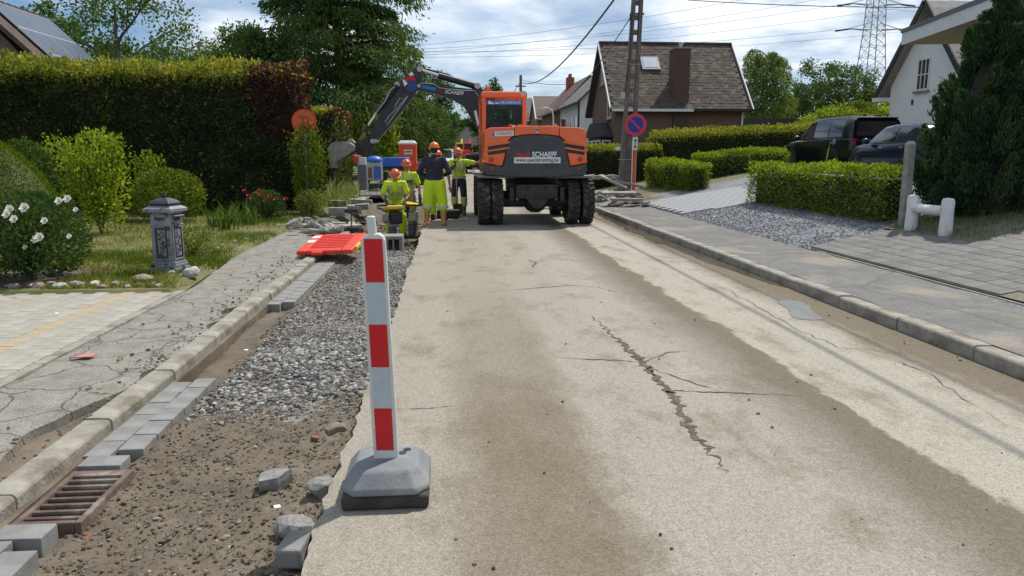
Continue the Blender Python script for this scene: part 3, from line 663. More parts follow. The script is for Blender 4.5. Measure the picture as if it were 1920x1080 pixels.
# hedges on the right
hedge('hedge', 'low clipped box hedge beside the no parking sign', 7.1, 7.85, 22.0, 26.8, .40, 1.22, lm_box, 900, .06, 3, top=lm_light, bulge=.09, shoots=.09, sides='FTLR')
hedge('hedge', 'low box hedge in front of the two parked cars', 7.05, 7.85, 11.75, 17.35, .40, 1.22, lm_box, 1100, .05, 4, top=lm_light, bulge=.09, shoots=.08, sides='FTL')
hedge('hedge', 'low hedge along the far side of the gravel drive, left of the black car', 8.5, 11.7, 25.2, 26.0, .70, 1.50, lm_box, 700, .065, 5, top=lm_light, bulge=.09, shoots=.10, zend=1.58)
hedge('hedge', 'waist high dark hedge behind the concrete pole', 4.9, 8.5, 29.6, 30.6, .05, 1.72, lm_hedge, 650, .075, 6, top=lm_top, shoots=.13, zend=1.78)
hedge('hedge', 'long clipped hedge in front of the brown brick house', 8.35, 16.5, 30.0, 31.2, .45, 2.24, lm_hedge, 520, .08, 7, top=lm_top, zend=2.62, shoots=.18)
hedge('hedge', 'yellowish hedge behind the cars, below the white gable', 15.6, 22, 31.5, 32.6, .8, 2.9, lm_box, 330, .085, 8, top=lm_top, zend=3.0, shoots=.18)
hedge('hedge', 'bright green hedge seen over the excavator bonnet', 4.6, 7.0, 46, 48, 0, 2.75, lm_light, 260, .11, 9, top=lm_light, shoots=.25, zend=2.9)

def clumps(rg, cents, rad, per, size, down=0., out=.6, asp=.55, wob=.7, c0=None):
    n = len(cents)*per; c = np.repeat(cents, per, 0); rr = np.repeat(rad, per)
    d = unit(rg.normal(0, 1, (n, 3)))*(rg.uniform(0, 1, n)**.45)[:, None]; P_ = c+d*rr[:, None]*np.array([1, 1, .8])
    A = d*out; A[:, 2] += .15-down; return P_, A
def crown_object(parent, m, parts, name='crown'):
    V, Fq, vv, k = [], [], [], 0
    for v, f, val in parts: V.append(v); Fq.append(f+k); vv.append(val); k += len(v)
    return npmesh(name, np.concatenate(V), np.concatenate(Fq), m, parent, np.concatenate(vv))
def limb(mb, rg, p, d, L, r0, r1, n=5, wob=.12, ns=6):
    pts = [np.array(p, float)]; d = np.array(d, float); d /= np.linalg.norm(d)
    for k in range(n):
        d = d+rg.normal(0, wob, 3); d /= np.linalg.norm(d); pts.append(pts[-1]+d*L/n)
    mb.tube([tuple(q) for q in pts], [r0+(r1-r0)*k/n for k in range(n+1)], ns); return pts

def tree(name, label, loc, h, th, rx, m, seed, ncl=60, per=170, size=.17, rz=None, down=0., group=None, bk=None, cat='tree', shape=1., clump=.18, asp=.55, skel=9, tr=None, ctr=None):
    rg = np.random.default_rng(seed); t = thing(name, label, cat, loc, 0, group); rz = rz or (h-th)/2; cz = h-rz if ctr is None else ctr
    mb = MB(); tr = tr or h*.022
    tp = limb(mb, rg, (0, 0, -.1), (0, 0, 1), h*.86, tr, tr*.25, 9, .045, 8); ends = []
    for k in range(skel):
        q = tp[2+k*6//max(skel, 1)]if len(tp) > 8 else tp[-2]; a = k*2.4+rg.uniform(-.4, .4); u = rg.uniform(.25, .9)
        e = limb(mb, rg, q, (math.cos(a), math.sin(a), u), rx*rg.uniform(.75, 1.05), tr*.38, tr*.07, 5, .16, 5); ends.append(e[-1]); ends.append(e[-2])
        for j in range(2):
            b = a+rg.uniform(-.9, .9); e2 = limb(mb, rg, e[2+j], (math.cos(b), math.sin(b), rg.uniform(.1, .8)), rx*.5, tr*.16, tr*.04, 4, .2, 4); ends.append(e2[-1])
    mb.build('trunk', bk or bark, t, smooth=True)
    d = unit(rg.normal(0, 1, (ncl, 3)))*(rg.uniform(.15, 1, ncl)**.42)[:, None]
    zz = d[:, 2]; taper = 1-.35*shape*np.clip(zz, -1, 1)
    c = np.stack([d[:, 0]*rx*taper, d[:, 1]*rx*taper, cz+zz*rz], 1)
    c = np.concatenate([c, np.array(ends)]); rad = rx*clump*rg.uniform(.7, 1.7, len(c))
    P_, A = clumps(rg, c, rad, per, size, down); v, f = leafgeo(rg, P_, A, size, asp, .7)
    tone = np.repeat(rg.uniform(-.22, .22, len(c)), per); val = np.clip(rg.beta(2, 2.2, len(P_))+tone, 0, 1)
    parts = [(v, f, val)]
    crown_object(t, m, parts); return t

def weeping(name, label, loc, h, rx, m, seed, nb=60, per=420, size=.16, asp=.3, prof=lambda u: (1-u)**.7, cat='tree', hang=1., z0=.12, rise=.35, group=None, leafup=0.):
    """tree with limbs all the way up whose sprays hang from them"""
    rg = np.random.default_rng(seed); t = thing(name, label, cat, loc, 0, group); mb = MB(); tr = h*.02
    limb(mb, rg, (0, 0, -.1), (0, 0, 1), h*.97, tr, tr*.12, 10, .02, 8); PP, AA, TT = [], [], []
    for k in range(nb):
        u = z0+(1-z0)*(k+rg.uniform(0, 1))/nb; a = k*2.399+rg.uniform(-.3, .3); L = rx*max(prof(u), .06)*rg.uniform(.75, 1.12)
        d0 = np.array([math.cos(a), math.sin(a), rise]); pts = []; p = np.array([0, 0, u*h]); n = 7
        for j in range(n+1):
            pts.append(p.copy()); d = d0.copy(); d[2] = rise-(rise+.45*hang)*(j/n)**1.2; p = p+d/np.linalg.norm(d)*L/n
        mb.tube([tuple(q) for q in pts], [tr*.28*(1-j/n)+.008 for j in range(n+1)], 4)
        s = rg.uniform(.18, 1, per)**.8; i = np.minimum((s*n).astype(int), n-1); fr = (s*n-i)[:, None]; pa = np.array(pts)
        q = pa[i]*(1-fr)+pa[i+1]*fr; side = np.array([-math.sin(a), math.cos(a), 0])
        wv = rg.normal(0, 1, per)*L*.16*(1.15-s*.6); dr = -np.abs(rg.normal(0, 1, per))*hang*.32*(.35+L*.18)
        q = q+side*wv[:, None]; q[:, 2] += dr+rg.normal(0, .06, per)
        PP.append(q); AA.append(np.tile(d0*np.array([.5, .5, 0])+np.array([0, 0, -.6*hang+leafup]), (per, 1))); TT.append(np.full(per, rg.uniform(-.2, .2)))
    P_ = np.concatenate(PP); v, f = leafgeo(rg, P_, np.concatenate(AA), size, asp, .45)
    mb.build('trunk', bark, t, smooth=True); crown_object(t, m, [(v, f, np.clip(rg.beta(2, 2.2, len(P_))+np.concatenate(TT), 0, 1))]); return t

weeping('cedar_tree', 'huge drooping dark green conifer above the excavator arm', (-6.75, 50, 0), 24, 8.3, lm_cedar, 11, 130, 800, .30, .32, prof=lambda u: (1-u)**.42*(.8+.2*math.sin(u*40)), hang=1.1, z0=.10, rise=.25)
tree('ragged_tree', 'loose tree with bare twigs behind the solar roof', (-15.0, 36, 0), 9.6, 2.0, 3.7, lm_mid, 12, 75, 120, .17, clump=.17, skel=11)
rg = np.random.default_rng(5)
t = thing('dead_tree', 'bare dead branches standing above the hedge beside the ragged tree', 'tree', (-12.9, 35, 0)); mb = MB()
tp = limb(mb, rg, (0, 0, 0), (.1, 0, 1), 6.2, .11, .03, 8, .05, 7); mb.build('trunk', bark_grey, t, smooth=True)
for k in range(7):
    mb = MB(); a = rg.uniform(-.6, .6)+(0 if k % 3 else math.pi); e = limb(mb, rg, tp[3+k % 5], (math.cos(a), math.sin(a)*.6, rg.uniform(.4, 1.3)), rg.uniform(2.0, 3.4), .045, .008, 6, .14, 5)
    for j in range(5): limb(mb, rg, e[1+j], (math.cos(a)+rg.normal(0, .6), rg.normal(0, .5), rg.uniform(.1, 1.1)), rg.uniform(.6, 1.3), .014, .004, 4, .2, 4)
    mb.build('branch', bark_grey, t)
for i, (px, Y, h, rx, mm, lab) in enumerate([
        (462, 52, 10.0, 2.7, lm_mid, 'upright leafy tree just left of the huge conifer'),
        (400, 60, 9.6, 3.6, lm_willow, 'round pale willow seen over the middle of the tall hedge'),
        (335, 62, 8.6, 3.2, lm_willow, 'lower pale willow at the left of the gap over the hedge'),
        (515, 44, 8.4, 2.8, lm_dark, 'dark bushy tree in front of the left side of the huge conifer'),
        (225, 42, 7.2, 3.2, lm_dark, 'dark rounded tree behind the right end of the solar roof')]):
    p = P(px, 288, Y); tree('garden_tree', lab, (p[0], Y, 0), h, .6, rx, mm, 20+i, 120, 150, .21, clump=.21)
for i, (px, Y, h, rx, mm, lab) in enumerate([
        (735, 54, 5.6, 2.4, lm_mid, 'bushy light green tree under the excavator boom'),
        (800, 58, 8.8, 2.3, lm_dark, 'tall green tree with drooping right side under the boom'),
        (760, 62, 9.4, 3.0, lm_dark, 'tall leafy tree behind the boom, right of the conifer'),
        (690, 46, 4.4, 2.0, lm_light, 'light green bush beside the excavator arm'),
        (808, 80, 6.6, 2.3, lm_mid, 'small tree by the portable toilet, far along the road'),
        (690, 52, 6.6, 2.6, lm_mid, 'leafy tree behind the lower excavator arm')]):
    p = P(px, 288, Y); tree('roadside_tree', lab, (p[0], Y, 0), h, .8, rx, mm, 40+i, 60, 130, .17, clump=.2)
p = P(884, 288, 62); tree('dark_tree', 'dark tree beside the road between the boom and the cab', (p[0]+1.4, 62, 0), 7.6, 1.2, 2.0, lm_dark, 50, 50, 130, .18)
for i, (px, Y, h, rx) in enumerate([(856, 140, 9.5, 1.9), (838, 165, 6.5, 3.0), (868, 180, 8, 3.2), (822, 120, 7, 3.4), (848, 220, 7, 5)]):
    p = P(px, 288, Y); tree('far_tree', ['slim dark tree at the far end of the road', 'low far tree left of the road end', 'far tree above the distant houses on the road', 'far tree behind the orange toilet', 'farthest low tree at the end of the road'][i], (p[0], Y, 0), h, 1, rx, lm_dark, 60+i, 30, 90, .4, clump=.24)
# behind the right gardens
p = P(1428, 288, 60); weeping('willow_tree', 'weeping birch standing right of the brown brick house', (p[0], 60, .8), 8.4, 2.9, lm_willow, 70, 60, 260, .20, .4, prof=lambda u: .35+.65*math.sin(math.pi*min(1, (1-u)*.75+.12)), hang=1.5, z0=.3, rise=.9)
for i, (px, Y, h, rx, mm, lab, nm) in enumerate([
        (1520, 66, 10.2, 2.6, lm_dark, 'tall dark pointed tree between birch and pylon', 'dark_tree'),
        (1572, 62, 8.8, 3.0, lm_dark, 'broad dark tree in front of the pylon', 'dark_tree'),
        (1622, 58, 7.6, 2.0, lm_mid, 'green tree next to the white gable, under the pylon', 'garden_tree'),
        (1490, 70, 7.6, 2.6, lm_dark, 'dark tree just right of the weeping birch', 'dark_tree'),
        (1462, 74, 6.4, 2.6, lm_mid, 'low leafy tree behind the weeping birch', 'garden_tree'),
        (1400, 76, 6.0, 2.6, lm_mid, 'low leafy tree half hidden by the brown house', 'garden_tree'),
        (1555, 45, 4.6, 2.1, lm_light, 'bright green bush behind the black car roof', 'large_bush'),
        (1610, 44, 4.5, 2.0, lm_box, 'brownish green bush above the black car rear', 'large_bush'),
        (1650, 43, 4.3, 1.7, lm_light, 'light green bush below the white gable eave', 'large_bush')]):
    p = P(px, 288, Y); tree(nm, lab, (p[0], Y, .8), h-.8, .8, rx, mm, 80+i, 58, 120, .19 if Y > 50 else .15, clump=.2)

# the cypress by the drive, upright sprays to the ground
def cypress(name, label, loc, h, rx, seed, n, size, lean=0.):
    rg = np.random.default_rng(seed); t = thing(name, label, 'conifer', loc)
    mb = MB(); limb(mb, rg, (0, 0, -.05), (0, 0, 1), h*.85, .07, .015, 8, .02, 8); mb.build('trunk', bark, t, smooth=True)
    cs = []; u = rg.uniform(0, 1, 330)**1.25; a = rg.uniform(0, 6.283, 330)
    pr_ = np.interp(u, [0, .1, .3, .5, .7, .82, .92, 1], [.74, .86, .84, .66, .40, .20, .07, .02]); rr = pr_*rx*rg.uniform(.45, 1.05, 330)
    c = np.stack([rr*np.cos(a), rr*np.sin(a), u*h*.985], 1); per = n//330; k = len(c)
    cc = np.repeat(c, per, 0); s = rg.uniform(0, 1, len(cc)); dirv = np.stack([.42*np.cos(a), .42*np.sin(a), np.full(330, .95)], 1)
    LL = np.repeat(rg.uniform(.22, .48, 330)*(.45+.6*pr_), per)
    P_ = cc+np.repeat(unit(dirv), per, 0)*(s*LL)[:, None]+rg.normal(0, 1, (len(cc), 3))*(.085*(1.1-s)*(.45+.6*np.repeat(pr_, per)))[:, None]
    P_[:, 2] = np.maximum(P_[:, 2], .03)
    A = np.repeat(dirv, per, 0)*.9+unit(rg.normal(0, 1, P_.shape))*.35
    v, f = leafgeo(rg, P_, A, size, .28, .3); tone = np.repeat(rg.uniform(-.25, .25, 330), per)
    crown_object(t, lm_yew, [(v, f, np.clip(rg.beta(2, 2.4, len(P_))+tone-.12*(s < .4), 0, 1))])
    mb = MB(); mb.lathe([(float(np.interp(q, [0, .1, .3, .5, .7, .82, .92, 1], [.74, .86, .84, .66, .40, .20, .07, .02]))*rx*.62, q*h*.9) for q in np.linspace(.02, 1, 12)], n=14); mb.build('inner_twigs', core_m, t)
    mb = MB()
    for i in range(46):
        q = rg.uniform(0, 6.283); e = limb(mb, rg, (0, 0, rg.uniform(.1, h*.6)), (math.cos(q), math.sin(q), .7), rx*rg.uniform(.7, .95), .012, .004, 5, .12, 4)
    mb.build('twigs', bark, t); return t
cp = GR(1835, 440)
cypress('cypress', 'big dark green cypress on the right, beside the white post and rail', (8.35, 11.1, zr(8.35)), 3.45, 1.05, 90, 150000, .072)
cypress('cypress', 'cypress cut by the right edge of the picture, behind the paved drive', (10.2, 10.9, zr(10.2)), 1.55, 1.2, 91, 60000, .072)
# ------------------------------------------------------------------ front garden on the left
stem_m = mat('green_stem', (.09, .12, .04), (.15, .17, .06), 6, .7)
def bush(name, label, loc, h, rx, m, seed, n, size, stems=9, spread=1., cat='shrub', asp=.55, prof=None, cl=None, z0=.08):
    rg = np.random.default_rng(seed); t = thing(name, label, cat, loc); mb = MB(); ends = []
    for k in range(stems):
        a = k*2.4+rg.uniform(-.4, .4); rr = rg.uniform(.25, 1)
        e = limb(mb, rg, (0, 0, 0), (math.cos(a)*rx/h*rr*1.1, math.sin(a)*rx/h*rr*1.1, 1), h*rg.uniform(.7, .98), .016, .004, 6, .07, 5); ends += e[2:]
    mb.build('stems', bark, t)
    e = np.array(ends); ci = rg.integers(0, len(e), n); u = rg.uniform(z0, 1, n); a = rg.uniform(0, 6.283, n)
    pf = prof or (lambda q: np.sqrt(np.clip(1-(2*q-.95)**2*.85, .05, 1)))
    rr = pf(u)*rx*rg.uniform(.35, 1, n)**.5
    Pv = np.stack([rr*np.cos(a), rr*np.sin(a), u*h], 1); Ps = e[ci]+rg.normal(0, .07*(h**.5), (n, 3))
    k = rg.uniform(0, 1, n) < (cl or .55); P_ = np.where(k[:, None], Ps, Pv); P_[:, 2] = np.clip(P_[:, 2], .04, h*1.04)
    A = unit(P_-np.array([0, 0, h*.35]))*.8; A[:, 2] += .35
    v, f = leafgeo(rg, P_, A, size, asp, .6); crown_object(t, m, [(v, f, np.clip(rg.beta(2, 2.2, n)+.2*fbm(P_[:, 0]*3, P_[:, 2]*3, seed, 1.), 0, 1))], 'foliage'); return t, rg
def on(px, py, z=.08):
    p = G(px, py, z); return (float(p[0]), float(p[1]), z-.02)
bush('shrub', 'tall yellow green shrub in front of the dark hedge', on(190, 437), 1.85, .58, lm_light, 101, 5200, .075, 11, cl=.75)
bush('shrub', 'round olive green shrub behind the letterbox', on(318, 412), 1.12, .80, lm_box, 102, 6500, .07, 12, cl=.4)
bush('shrub', 'bluish green leafy shrub behind the white roses', on(55, 410), 1.75, .75, lm_mid, 103, 5200, .075, 11, cl=.5)
bush('shrub', 'small weedy bush right of the letterbox', on(360, 478), .42, .32, lm_weed, 104, 1200, .045, 8)
bush('shrub', 'loose leafy shoots at the road end of the tall hedge', (-3.50, 19.42, .05), 2.12, .40, lm_box, 105, 3600, .075, 11, cl=.6)
bush('shrub', 'tuft of bright green weeds at the foot of the hedge end', (-3.35, 18.6, .05), .62, .38, lm_weed, 106, 1500, .06, 8)
bush('shrub', 'slender pointed green shrub rising behind the olive shrub', on(285, 402), 1.55, .30, lm_light, 107, 1600, .07, 5, cl=.7)
# clipped dome at the left edge
rg = np.random.default_rng(110); p = on(8, 425); t = thing('clipped_yew', 'clipped green dome shaped bush at the left edge', 'shrub', p)
n = 15000; a = rg.uniform(0, 6.283, n); u = rg.uniform(0, 1, n); rr = 1.12*(1-u**1.7)**.8+rg.normal(0, .02, n)
P_ = np.stack([rr*np.cos(a), rr*np.sin(a), u*1.75], 1); A = np.stack([np.cos(a), np.sin(a), .5+u], 1); v, f = leafgeo(rg, P_, A, .05, .4, .5)
crown_object(t, leafmat('yew_leaf', [(0, (.07, .12, .012)), (.6, (.14, .21, .02)), (1, (.26, .32, .04))], .4), [(v, f, np.clip(rg.beta(1.6, 2.4, n), 0, 1))], 'foliage')
m = MB(); m.lathe([(1.04*(1-q**1.7)**.8+.01, q*1.68) for q in np.linspace(0, .99, 12)], n=18); m.build('inner_twigs', mat('yew_inside', (.06, .085, .015)), t)

def bloom(mb, c, r, rg, n=16):
    c = Vector(c)
    for k in range(n):
        ring_ = k/n; a = k*2.4; t = .25+.9*ring_; d = Euler((R(55), 0, 0)).to_matrix() @ Vector((math.cos(a)*math.sin(t), math.sin(a)*math.sin(t), math.cos(t))); s = d.cross(Vector((.1, -.8, .57))).normalized(); q = r*(.55+.5*ring_)
        mb.quad(c, c+d*q*.6+s*q*.45, c+d*q*1.05, c+d*q*.6-s*q*.45)
petal_w = mat('cream_petal', (.80, .76, .62), (.86, .84, .76), 20, .6); petal_r = mat('red_petal', (.42, .006, .022), (.55, .02, .04), 20, .5)
t, rg = bush('rose_bush', 'rose bush with white flowers at the left beside the drive', (-5.05, 9.35, .06), 1.02, .70, lm_rose, 111, 9500, .05, 14, cl=.4)
for (px, py, s) in [(28, 412, .06), (85, 415, .055), (48, 391, .075), (112, 378, .06), (128, 374, .06), (76, 446, .07), (68, 450, .06), (131, 444, .04), (48, 464, .04), (143, 394, .04), (20, 394, .07), (14, 403, .06)]:
    q = P(px, py, 8.75+rg.uniform(-.1, .15)); mb = MB(); bloom(mb, (q[0]-t.location.x, q[1]-t.location.y, q[2]-t.location.z), s, rg); mb.build('flower', petal_w, t)
t, rg = bush('rose_bush', 'red flowering rose bush at the foot of the hedge', on(500, 411), .66, .45, lm_rose, 112, 2600, .055, 9, cl=.5)
for (px, py) in [(459, 357), (473, 372), (489, 365), (484, 360), (517, 374), (536, 373), (506, 368), (497, 376), (466, 366)]:
    q = P(px, py, t.location.y-.35+rg.uniform(-.1, .1)); mb = MB(); bloom(mb, (q[0]-t.location.x, q[1]-t.location.y, q[2]-t.location.z), .058, rg, 14); mb.build('flower', petal_r, t)
# iris and tall grass clumps
def blades(name, label, loc, n, h, spread, m, seed, wdt=.02, cat='plant', lean=.3):
    rg = np.random.default_rng(seed); t = thing(name, label, cat, loc); V, Fq = [], []
    for k in range(n):
        a = rg.uniform(0, 6.283); b = np.array([rg.normal(0, spread*.4), rg.normal(0, spread*.4), 0]); d = np.array([math.cos(a)*lean, math.sin(a)*lean, 1])*h*rg.uniform(.6, 1.1)
        s = np.array([-math.sin(a+.8), math.cos(a+.8), 0])*wdt; i = len(V); mid = b+d*.55; tip = b+d+np.array([d[0], d[1], -.12*h])*.5
        V += [b-s, b+s, mid+s*.9, mid-s*.9, tip]; Fq += [(i, i+1, i+2, i+3), (i+3, i+2, i+4, i+4)]
    me = bpy.data.meshes.new('blades'); me.from_pydata([tuple(q) for q in V], [], [f if f[2] != f[3] else f[:3] for f in Fq]); me.attributes.new('v', 'FLOAT', 'FACE').data.foreach_set('value', rg.uniform(0, 1, len(Fq)).astype(np.float32)); me.materials.append(m)
    link('blades', me, None, t); return t
for i, (px, py) in enumerate([(408, 424), (435, 418), (462, 420), (425, 430)]):
    blades('iris_plant', ['clump of sword leaves nearest the letterbox', 'tall clump of sword leaves left of the red roses', 'clump of sword leaves touching the red roses', 'low front clump of sword leaves in the lawn'][i], on(px, py), 26, .55, .28, lm_mid, 120+i, .018)
for i, (x, y, h) in enumerate([(-3.55, 23.0, .7), (-3.75, 24.4, .8), (-4.0, 24.9, .9), (-3.6, 26.6, .7), (-3.45, 21.8, .55)]):
    blades('tall_grass', ['tall pale grass tuft behind the stacked kerb blocks', 'pale grass tuft next to the grey cabinet', 'long grass tuft under the excavator bucket', 'dry grass tuft right of the bucket', 'short grass tuft at the hedge corner'][i], (x, y, .03), 110, h, .9, lm_weed, 130+i, .012, lean=.45)
# lawn: uncountable dry and green blades
rg = np.random.default_rng(140); n = 90000
y = 8.6+rg.uniform(0, 1, n)**1.5*12.5; x = -3.12-rg.uniform(0, 1, n)*(1.4+y*.42); d = fbm(x, y, 141, .8); edge = -3.2-.25*sstep(8.5, 12, y)-.12*vnoise(y, y*0, 3, 1.5)
k = (x < edge+.16) & (rg.uniform(0, 1, n) < .62+.5*d) & ~((y < 9.9) & (x < -4.55)); x, y, d = x[k], y[k], d[k]; n = len(x)
h = .05*rg.uniform(.5, 1.5, n)*(1+.9*np.clip(d, 0, 1))+.05*(rg.uniform(0, 1, n) < .04); a = rg.uniform(0, 6.283, n)
b = np.stack([x, y, .055-np.clip((x-edge[k])/.16, 0, 1)*.07], 1); s = np.stack([np.cos(a), np.sin(a), 0*a], 1)*(.004+.00035*y)[:, None]; tp = b+np.stack([rg.normal(0, .02, n), rg.normal(0, .02, n), h], 1)
V = np.stack([b-s, b+s, tp], 1).reshape(-1, 3)
tag(npmesh('lawn_grass', V, np.arange(3*n).reshape(n, 3), lm_grass, v=np.clip(.50-.42*d+rg.normal(0, .2, n), 0, 1)), 'patchy half dry lawn grass in the left front garden', 'grass', kind='stuff')
n = 2600; y = rg.uniform(5.75, 6.6, n); x = 5.5+rg.uniform(0, 1, n)**1.4*1.5; b = np.stack([x, y, np.vectorize(zr)(x)+.01], 1); a = rg.uniform(0, 6.283, n)
s = np.stack([np.cos(a), np.sin(a), 0*a], 1)*.004; tp = b+np.stack([rg.normal(0, .02, n), rg.normal(0, .02, n), rg.uniform(.02, .07, n)], 1)
tag(npmesh('verge_grass', np.stack([b-s, b+s, tp], 1).reshape(-1, 3), np.arange(3*n).reshape(n, 3), lm_grass, v=rg.uniform(.35, 1, n)), 'dry grass at the corner of the paved drive on the right', 'grass', kind='stuff')
n = 2200; x = rg.uniform(6.85, 8.3, n); y = rg.uniform(9.2, 11.2, n); b = np.stack([x, y, np.vectorize(zr)(x)+.01], 1); a = rg.uniform(0, 6.283, n); s = np.stack([np.cos(a), np.sin(a), 0*a], 1)*.005
tp = b+np.stack([rg.normal(0, .03, n), rg.normal(0, .03, n), .04+.2*rg.uniform(0, 1, n)**3], 1)
tag(npmesh('post_grass', np.stack([b-s, b+s, tp], 1).reshape(-1, 3), np.arange(3*n).reshape(n, 3), lm_grass, v=rg.uniform(.0, .8, n)), 'grass and litter under the cypress and the white rail', 'grass', kind='stuff')
bedm = mat('bed_soil', (.075, .05, .035), (.14, .095, .06), 5, .95, .8, 30)
m = MB(); m.quad((-8.5, 8.72, .066), (-4.45, 8.72, .066), (-4.4, 10.2, .066), (-8.5, 10.2, .066)); tag(m.build('flower_bed', bedm), kind='structure')
m = MB(); m.quad((6.9, 8.9, zr(6.9)+.028), (10, 8.9, zr(10)+.028), (10, 11.6, zr(10)+.028), (6.85, 11.3, zr(6.85)+.028)); tag(m.build('planting_bed', bedm), kind='structure')

# ---- rocks: a few shapes shared by all loose stones
def rockmesh(seed, m, ang=.3, name='stone'):
    bm = bmesh.new(); bmesh.ops.create_icosphere(bm, subdivisions=2, radius=1); rr = np.random.default_rng(seed)
    pl = [(unit(rr.normal(0, 1, (1, 3)))[0], rr.uniform(.55, .9)) for _ in range(9)]
    for v in bm.verts:
        p = np.array(v.co)
        for nn, d in pl:
            q = p@nn
            if q > d: p = p-nn*(q-d)
        v.co = p*(1+.05*rr.uniform(-1, 1))
    me = bpy.data.meshes.new(name); bm.to_mesh(me); bm.free(); me.materials.append(m); return me
rk_light = mat('pale_stone', (.36, .34, .29), (.55, .52, .45), 5, .9, .5, 30); rk_brown = mat('brown_stone', (.20, .155, .11), (.33, .27, .20), 5, .9, .5, 30); rk_grey = mat('grey_stone', (.17, .165, .155), (.31, .30, .28), 5, .9, .5, 30)
RK = [rockmesh(s, m) for s, m in ((1, rk_light), (2, rk_brown), (3, rk_grey), (4, rk_light), (5, rk_grey), (6, rk_brown))]
r = random.Random(77)
def stone(label, me, loc, s, group=None, name='stone', flat=.65, cat='stone'):
    o = bpy.data.objects.new(name, me); COL.objects.link(o); o.location = (loc[0], loc[1], loc[2]+s*flat*.35); o.scale = (s*r.uniform(.85, 1.25), s*r.uniform(.8, 1.1), s*flat); o.rotation_euler = (r.uniform(-.2, .2), r.uniform(-.2, .2), r.uniform(0, 6.28)); return tag(o, label, cat, group)
EG = 'stones edging the flower bed'
for i in range(34):
    x = -3.25-i*.125-r.uniform(0, .05); stone('small stone in the row edging the lawn along the paved drive', RK[i % 6], (x, 8.66+r.uniform(-.05, .1)+.02*i*.3, .06), r.uniform(.035, .085), EG)
stone('largest pale edging stone, just right of the letterbox', RK[3], on(357, 513), .11, None, 'boulder', .9)
stone('broad brown edging stone in front of the letterbox', RK[1], on(272, 524), .15, None, 'boulder', .5)
stone('grey boulder under the white rose bush', RK[4], on(105, 515), .12, None, 'boulder', .55)
for i in range(16):
    y = 9.6+i*.42; stone('small stone along the lawn edge by the cracked pavement', RK[(i*5) % 6], (-3.36-.25*float(sstep(8.5, 12, y))+r.uniform(-.12, .1), y, .06), r.uniform(.025, .06), 'stones along the lawn edge')
# ------------------------------------------------------------------ shared hard materials
orange = mat('orange_paint', (.86, .135, .016), (.78, .115, .016), 3, .32, .02, 40, coat=.5, c3=(.62, .17, .06), s3=2.2, f3=.66)
orange_d = mat('orange_plastic', (.72, .085, .012), (.62, .07, .012), 5, .5)
red_pl = mat('red_plastic', (.72, .045, .02), (.60, .04, .02), 6, .5)
charcoal = mat('charcoal_paint', (.032, .036, .046), (.055, .058, .066), 4, .45, .03, 30, c3=(.10, .095, .085), s3=3, f3=.62)
boom_paint = mat('boom_paint', (.014, .016, .022), (.024, .026, .034), 4, .38, .03, 30, c3=(.05, .048, .045), s3=3, f3=.66)
dirty_steel = mat('dirty_steel', (.018, .017, .016), (.042, .038, .033), 6, .7, .2, 30)
step_steel = mat('step_plate', (.13, .135, .15), (.20, .205, .215), 10, .5, metal=.4)
rubber = mat('rubber', (.022, .021, .02), (.05, .045, .038), 8, .85, .3, 60, c3=(.16, .135, .10), s3=5, f3=.56)
chrome = mat('chrome_rod', (.6, .6, .6), None, rough=.18, metal=1.)
black = mat('black_plastic', (.012, .012, .013), (.022, .022, .022), 9, .5)
white = mat('white_paint', (.72, .72, .70), (.64, .64, .61), 6, .5)
steel = mat('galvanised', (.36, .37, .38), (.47, .48, .48), 9, .5, metal=.6)
blue = mat('blue_paint', (.015, .10, .42), (.02, .12, .46), 5, .45)
red = mat('red_lens', (.30, .012, .012), None, rough=.25, spec=.6)
yellow = mat('yellow_paint', (.72, .47, .02), (.64, .42, .02), 5, .45)
bucket_m = mat('worn_bucket', (.20, .18, .155), (.34, .315, .28), 4, .55, .1, 30, metal=.3)
def glass_mat(name, tint, mixv):
    m = bpy.data.materials.new(name); m.use_nodes = True; t = m.node_tree; o = t.nodes['Material Output']; b = t.nodes['Principled BSDF']
    b.inputs['Base Color'].default_value = (.01, .012, .013, 1); b.inputs['Roughness'].default_value = .03; b.inputs['Specular IOR Level'].default_value = .8
    tr = t.nodes.new('ShaderNodeBsdfTransparent'); tr.inputs[0].default_value = (*tint, 1); mxs = t.nodes.new('ShaderNodeMixShader'); mxs.inputs[0].default_value = mixv
    t.links.new(b.outputs[0], mxs.inputs[1]); t.links.new(tr.outputs[0], mxs.inputs[2]); t.links.new(mxs.outputs[0], o.inputs[0]); MATS[name] = m; return m
cabglass = glass_mat('cab_glass', (.88, .92, .92), .84)
winglass = mat('window_glass', (.02, .024, .028), (.045, .052, .058), 1.5, .05, spec=.9)
inkm = mat('dark_ink', (.02, .02, .025)); inkw = mat('white_lettering', (.80, .80, .80)); inkr = mat('red_logo', (.55, .02, .025))

